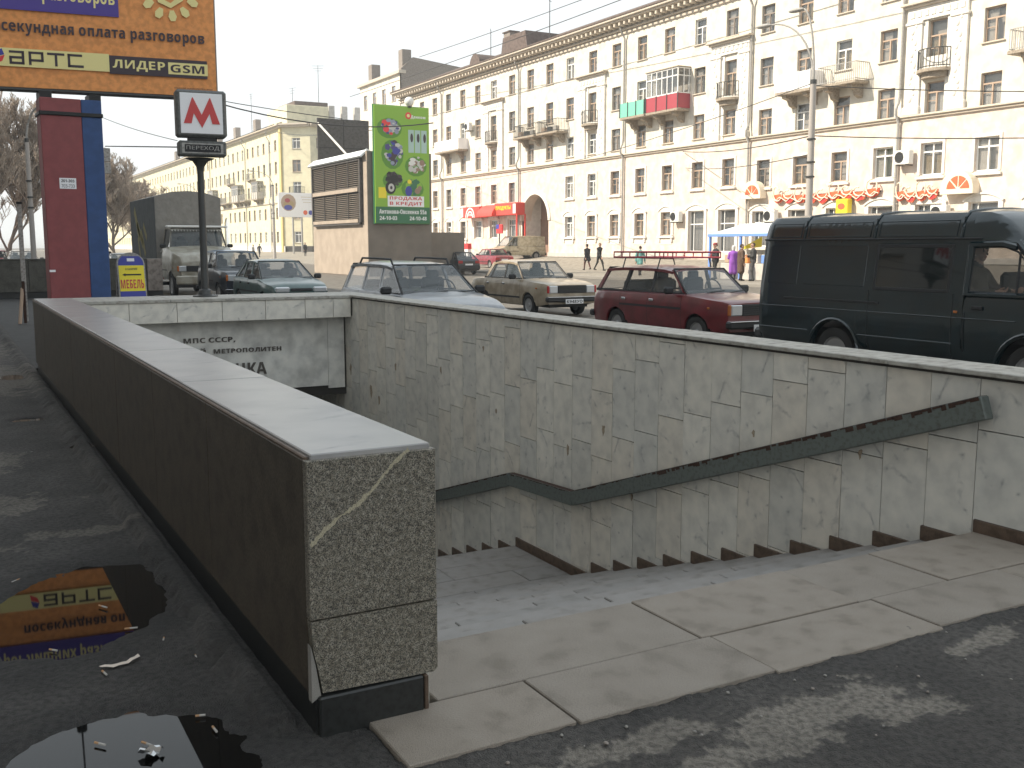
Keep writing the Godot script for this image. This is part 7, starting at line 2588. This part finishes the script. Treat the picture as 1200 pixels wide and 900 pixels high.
func furniture() -> void:
	metro_sign()
	orange_billboard()
	sandwich_board()
	vent_building()
	shop_signs()
	stall()
	# granite wall of the opposite entrance
	var o := thing("far_granite_wall", "dark granite parapet of the next entrance, behind the red and blue post", "wall", Vector3(0, 0, -36.3))
	var x := -3.0
	var i := 0
	while x < 6.0:
		box_part(o, "granite_slab", Vector3(x + 0.9, 0.69, 0), Vector3(1.79, 1.0, 0.5), M.granite_far, 0.006)
		box_part(o, "plinth", Vector3(x + 0.9, 0.095, -0.03), Vector3(1.8, 0.19, 0.4), M.granite_black)
		box_part(o, "coping_slab", Vector3(x + 0.9, 1.215, 0), Vector3(1.79, 0.05, 0.54), M.granite_far, 0.006)
		x += 1.8
		i += 1
	box_part(o, "end_slab", Vector3(6.25, 0.69, 0.02), Vector3(0.48, 1.06, 0.52), M.brick_old, 0.006)
	box_part(o, "end_plinth", Vector3(6.25, 0.08, 0), Vector3(0.46, 0.16, 0.46), M.granite_black)
	# leaning pale post with a rusty foot at the left end of the near wall
	o = thing("steel_post", "pale square steel post with a rusty foot beyond the far end of the near wall", "post", Vector3(1.5, 0, -24.4))
	box_part(o, "post", Vector3(0.02, 1.28, 0), Vector3(0.09, 2.5, 0.09), M.pole_grey, 0.006)
	box_part(o, "cap", Vector3(0.02, 2.55, 0), Vector3(0.11, 0.05, 0.11), M.black_metal)
	box_part(o, "rusty_foot", Vector3(-0.0, 0.45, 0.06), Vector3(0.06, 0.9, 0.05), M.rust, 0.006)
	var g := Geo.new()
	g.tube([Vector3(-0.12, 0, 0.25), Vector3(-0.02, 0.75, 0.05)], 0.035, 0.035, 6)
	part(o, "brace", g.mesh(), M.frame_brown)
	# grey sign box and blue road sign on a pole, half behind the red and blue post
	o = thing("road_sign", "grey sign back and small blue sign on a pole beside the red-and-blue post", "road sign", Vector3(3.9, 0, -30.2))
	g = Geo.new()
	g.tube([Vector3(0, 0, -0.05), Vector3(0, 4.4, -0.05)], 0.05, 0.05, 8)
	part(o, "pole", g.mesh(40), M.frame_brown)
	box_part(o, "sign_back", Vector3(0.1, 4.1, 0), Vector3(0.42, 0.36, 0.04), M.pole_grey, 0.01)
	box_part(o, "sign_back", Vector3(0.1, 3.75, 0), Vector3(0.42, 0.30, 0.04), M.pole_grey, 0.01)
	box_part(o, "blue_plate", Vector3(-0.02, 2.83, 0), Vector3(0.3, 0.42, 0.03), M.sign_blue, 0.01)
	box_part(o, "white_arrow", Vector3(-0.0, 2.73, 0.018), Vector3(0.16, 0.04, 0.01), M.sign_white, 0.0, 0.0)
	# white hoarding on two posts before the yellow house
	o = thing("white_hoarding", "white advertising hoarding with a round picture, on two posts before the yellow house", "billboard", Vector3(43.6, 0.1, -139.5), 0.12)
	box_part(o, "panel", Vector3(0, 7.1, 0), Vector3(6.0, 3.3, 0.2), M.sign_white, 0.02)
	for px in [-0.9, 0.4]:
		box_part(o, "post", Vector3(px, 2.75, -0.05), Vector3(0.2, 5.5, 0.2), M.pole_grey)
	var discs := [[-1.55, 7.4, 1.1, 1.15, "frame_brown"], [-1.5, 7.2, 0.8, 0.5, "curtain_ochre"], [-1.7, 7.7, 0.4, 0.3, "balcony_red"], [-1.6, 6.75, 0.6, 0.35, "sign_blue"], [0.9, 6.1, 0.32, 0.32, "orange_red"], [1.7, 6.1, 0.32, 0.32, "sign_blue"]]
	for k in discs.size():
		var e: Array = discs[k]
		g = Geo.new()
		var pl := PackedVector2Array()
		for q in 14:
			pl.append(Vector2(cos(TAU * q / 14) * e[2], sin(TAU * q / 14) * e[3]))
		g.prism(pl, 0.101 + 0.002 * k, 0.103 + 0.002 * k, at(e[0], e[1], 0))
		part(o, "printed_shape", g.mesh(), M[e[4]])
	for k in 3:
		box_part(o, "printed_line", Vector3(1.2, 8.2 - 0.35 * k, 0.102), Vector3(1.8 - 0.3 * k, 0.12, 0.006), M.curtain_grey)
	# lamps
	street_lamp("tall lamp post with two curved arms, rising above the van before the long building", Vector3(30, -0.1, -30.1), 8.0, 0.16, [Vector3(-0.55, 10.45, -1.95), Vector3(-0.15, 10.85, -0.6)])
	street_lamp("lamp post behind the left side of the red and blue post", Vector3(3.15, 0, -44), 5.6, 0.11, [Vector3(0.6, 6.9, 0.6)])
	street_lamp("lamp post in front of the yellow house, left of the white hoarding", Vector3(37.6, 0.05, -131), 9.2, 0.2, [Vector3(-2.6, 10.9, 0.6)])
	street_lamp("farther lamp post between the lorry and the yellow house", Vector3(35.5, 0.05, -165), 9.4, 0.2, [Vector3(-2.6, 11.0, 0.6)])
	# globe lamp hung in the air before the long building
	o = thing("globe_lamp", "white globe lamp standing above the top edge of the green poster", "lamp", Vector3(24.4, 9.95, -56.45))
	g = Geo.new()
	g.ball(Vector3(0, 0.0, 0), Vector3(0.28, 0.28, 0.28), 9)
	part(o, "globe", g.mesh(60), M.plastic_white)
	g = Geo.new()
	g.lathe([Vector2(0.0, -0.34), Vector2(0.12, -0.34), Vector2(0.12, -0.22), Vector2(0.0, -0.22)], 8)
	part(o, "cap", g.mesh(), M.dark_metal)
	# lamp slung above the near pavement, seen only in the puddle
	o = thing("slung_lamp", "dark lamp slung from a cable above the near pavement, seen in the puddle", "lamp", Vector3(1.49, 5.87, -16.94))
	box_part(o, "lamp_box", Vector3(0, 0, 0), Vector3(0.15, 0.37, 0.15), M.black_metal, 0.03)
	g = Geo.new()
	g.tube([Vector3(0, 0.18, 0), Vector3(0.05, 3.6, 0)], 0.015, 0.015, 5)
	part(o, "hanger", g.mesh(), M.cable)
	# air conditioners
	conditioner(on_facade(-56.0, 3.6, 0.32), "air conditioner between two arched shop windows, left of the stall")
	conditioner(on_facade(-46.9, 3.42, 0.32), "air conditioner just left of the lamp post, behind the roof of the van")
	conditioner(on_facade(-37.3, 6.15, 0.32), "air conditioner beside the right-hand drainpipe on the second storey")
	conditioner(on_facade(-34.9, 3.3, 0.32), "air conditioner under the shorter brush stroke sign")
	conditioner(on_facade(-87.2, 12.6, 0.4), "air conditioner above the white balcony at the left")
	# antennas
	antenna(Vector3(46, 17.8, -76.6), 5.0, "tall television antenna on the long roof, above the third chimney")
	antenna(Vector3(48, 17.8, -91), 4.6, "television antenna on the left part of the long roof")
	antenna(Vector3(47, 18.8, -152), 6.0, "television antenna on the roof of the yellow house, by its corner")
	antenna(Vector3(50, 18.8, -149), 9.0, "tall antenna behind the corner attic of the yellow house")
	antenna(Vector3(47, 18.8, -175), 8.0, "television antenna halfway along the roof of the yellow house")
	antenna(Vector3(46, 17.8, -57.2), 4.0, "television antenna on the right part of the long roof")
	# wires
	cable("dark tension wire from the red and blue post to the metro sign", Vector3(2.75, 3.45, -20.3), Vector3(2.88, 2.97, -14.55), 0.0, 0.009)
	cable("thin cable sloping down behind the metro sign", Vector3(2.72, 3.98, -20.4), Vector3(2.9, 3.06, -14.6), 0.03, 0.005)
	cable("thick dark trolley cable over the louvred tower", Vector3(9.5, 9.3, -52), Vector3(25.8, 8.8, -56.2), 0.9, 0.035)
	cable("trolley wire continuing left from the tower", Vector3(-2, 12.5, -58), Vector3(19.6, 8.5, -54.5), 0.6, 0.022)
	cable("trolley span wire across the long facade to the lamp post", Vector3(30, 5.9, -30.1), Vector3(43.9, 7.9, -55.7), 0.25, 0.025)
	cable("second trolley span wire, a little lower on the lamp post", Vector3(30, 5.2, -30.1), Vector3(43.9, 6.8, -55.4), 0.25, 0.02)
	cable("span wire from the lamp post to the right edge of the photo", Vector3(30, 5.9, -30.1), Vector3(43.8, 6.0, -18), 0.3, 0.022)
	cable("lower span wire from the lamp post to the right edge of the photo", Vector3(30, 7.8, -30.1), Vector3(43.8, 7.4, -18), 0.3, 0.02)
	cable("long thin wire crossing the cream facade from the lamp post", Vector3(30, 7.9, -30.1), Vector3(43.8, 7.8, -90), 0.8, 0.018)
	cable("wire above the cornice of the long building", Vector3(40.5, 17.9, -110), Vector3(40.5, 18.4, -20), 0.4, 0.03)
	cable("second wire above the cornice of the long building", Vector3(40.0, 19.0, -90), Vector3(38.5, 18.2, -20), 0.4, 0.026)
	cable("wire from the tower towards the yellow house", Vector3(25.8, 9.0, -57), Vector3(44, 18.0, -150), 0.6, 0.03)
	cable("wire above the near pavement that carries the slung lamp, out of the frame", Vector3(-9.5, 10.5, -14), Vector3(14, 9.0, -20.2), 0.35, 0.012)
	cable("faint wire high at the left beside the orange hoarding", Vector3(4.2, 9.0, -28), Vector3(24, 18, -60), 0.6, 0.014)

func litter() -> void:
	# cigarette ends and scraps round the puddles
	var spots := [[0.62, -3.86], [0.70, -3.55], [0.72, -3.42], [0.86, -3.38], [0.50, -3.42], [0.36, -3.5], [0.62, -4.55], [0.55, -4.9], [0.72, -4.35], [0.30, -4.45], [0.8, -4.1], [0.22, -5.5], [0.9, -3.95], [0.45, -4.08]]
	for i in spots.size():
		var o := thing("cigarette_end", "cigarette end lying on the wet asphalt by the puddles", "cigarette end", Vector3(spots[i][0], -0.006 if i < 12 else 0.004, spots[i][1]), rng.randf_range(0, 3), "cigarette ends round the puddles")
		var g := Geo.new()
		var ln := rng.randf_range(0.016, 0.03)
		g.tube([Vector3(-ln, 0.004, 0), Vector3(ln * 0.2, 0.004, 0)], 0.0042, 0.0042, 6)
		part(o, "paper", g.mesh(), M.paper_dirty)
		g = Geo.new()
		g.tube([Vector3(ln * 0.2, 0.004, 0), Vector3(ln, 0.004, 0)], 0.0043, 0.0043, 6)
		part(o, "filter", g.mesh(), M.cork)
	var o2 := thing("crumpled_wrapper", "shiny crumpled wrapper in the nearer puddle", "wrapper", Vector3(0.50, -0.01, -3.36), 0.6)
	var g2 := Geo.new()
	var rows := []
	for i in 6:
		var row := []
		for j in 6:
			row.append(Vector3(0.012 * i - 0.03, 0.004 + rng.randf_range(0, 0.022), 0.012 * j - 0.03))
		rows.append(row)
	g2.grid(rows, true)
	part(o2, "foil", g2.mesh(), M.chrome)
	o2 = thing("paper_strip", "dirty pinkish strip of paper between the two puddles", "paper", Vector3(0.52, 0.003, -4.16), 0.2)
	g2 = Geo.new()
	rows = []
	for i in 9:
		var x := -0.08 + 0.02 * i
		rows.append([Vector3(x, 0.006 + 0.006 * absf(sin(i * 1.3)), -0.012 + 0.03 * sin(i * 0.45)), Vector3(x, 0.005 + 0.006 * absf(sin(i * 1.1 + 1)), 0.012 + 0.03 * sin(i * 0.45))])
	g2.grid(rows, true)
	part(o2, "paper", g2.mesh(), M.plaster_pink)
	# pebbles and crumbs on the broken asphalt in front
	for i in 36:
		var px := rng.randf_range(1.2, 4.4)
		var pz := rng.randf_range(-2.8, -2.25)
		var o := thing("pebble", "small pebble lying on the crumbled asphalt in front of the paving", "pebble", Vector3(px, 0.002, pz), rng.randf_range(0, 3), "pebbles on the crumbled asphalt")
		var g := Geo.new()
		var r := rng.randf_range(0.003, 0.008)
		g.ball(Vector3(0, r * 0.6, 0), Vector3(r, r * 0.7, r * rng.randf_range(0.7, 1.3)), 4)
		part(o, "stone", g.mesh(60), M.kerb if i % 3 else M.brick_old)

# ----------------------------------------------------------------
func _ready() -> void:
	# camera, sky, sun and exposure
	var cam := Camera3D.new()
	cam.name = "camera"
	add_child(cam)
	cam.position = Vector3(0, 1.65, 0)
	cam.rotation = Vector3(deg_to_rad(-7.6884), deg_to_rad(-28.9564), 0)
	cam.fov = 41.1121
	cam.near = 0.05
	cam.far = 3000.0
	var env := Environment.new()
	env.background_mode = Environment.BG_SKY
	var sky := Sky.new()
	var sm := ProceduralSkyMaterial.new()
	sm.sky_top_color = Color(0.865, 0.905, 0.935)
	sm.sky_horizon_color = Color(0.955, 0.965, 0.96)
	sm.sky_curve = 0.25
	sm.sky_energy_multiplier = 0.90
	sm.ground_bottom_color = Color(0.3, 0.28, 0.26)
	sm.ground_horizon_color = Color(0.7, 0.7, 0.68)
	sm.sun_angle_max = 1.0
	sky.sky_material = sm
	env.sky = sky
	env.tonemap_mode = Environment.TONE_MAPPER_LINEAR
	env.tonemap_exposure = 1.62
	env.sdfgi_enabled = true
	env.ssao_enabled = true
	env.ssil_enabled = true
	env.fog_enabled = true
	env.fog_density = 0.0009
	env.fog_light_color = Color(0.92, 0.94, 0.95)
	var we := WorldEnvironment.new()
	we.name = "world"
	we.environment = env
	add_child(we)
	var sun := DirectionalLight3D.new()
	sun.name = "sun"
	add_child(sun)
	sun.light_energy = 1.5
	sun.light_color = Color(1.0, 0.95, 0.87)
	sun.light_angular_distance = 0.5
	sun.shadow_enabled = true
	sun.look_at_from_position(Vector3(-0.66, 0.60, -0.25), Vector3.ZERO)
	rng.seed = 20
	materials()
	lay_ground()
	build_stairs()
	build_right_wall()
	build_left_wall()
	build_back_wall()
	street_building()
	side_buildings()
	cars()
	van()
	truck()
	people()
	furniture()
	tree("tall dense bare tree at the left edge of the photo", Vector3(2.3, 0, -58), 10.8, 1.0, 101)
	tree("bare tree just right of the tall one at the left edge, behind it", Vector3(3.6, 0, -72), 9.6, 0.9, 102)
	tree("bare tree between the red and blue post and the lorry, with a forked trunk", Vector3(11.9, -0.1, -85), 8.6, 0.45, 103)
	tree("fainter bare tree right of the forked one, behind the lorry", Vector3(18.5, -0.1, -115), 8.5, 0.4, 104)
	rng.seed = 77
	litter()
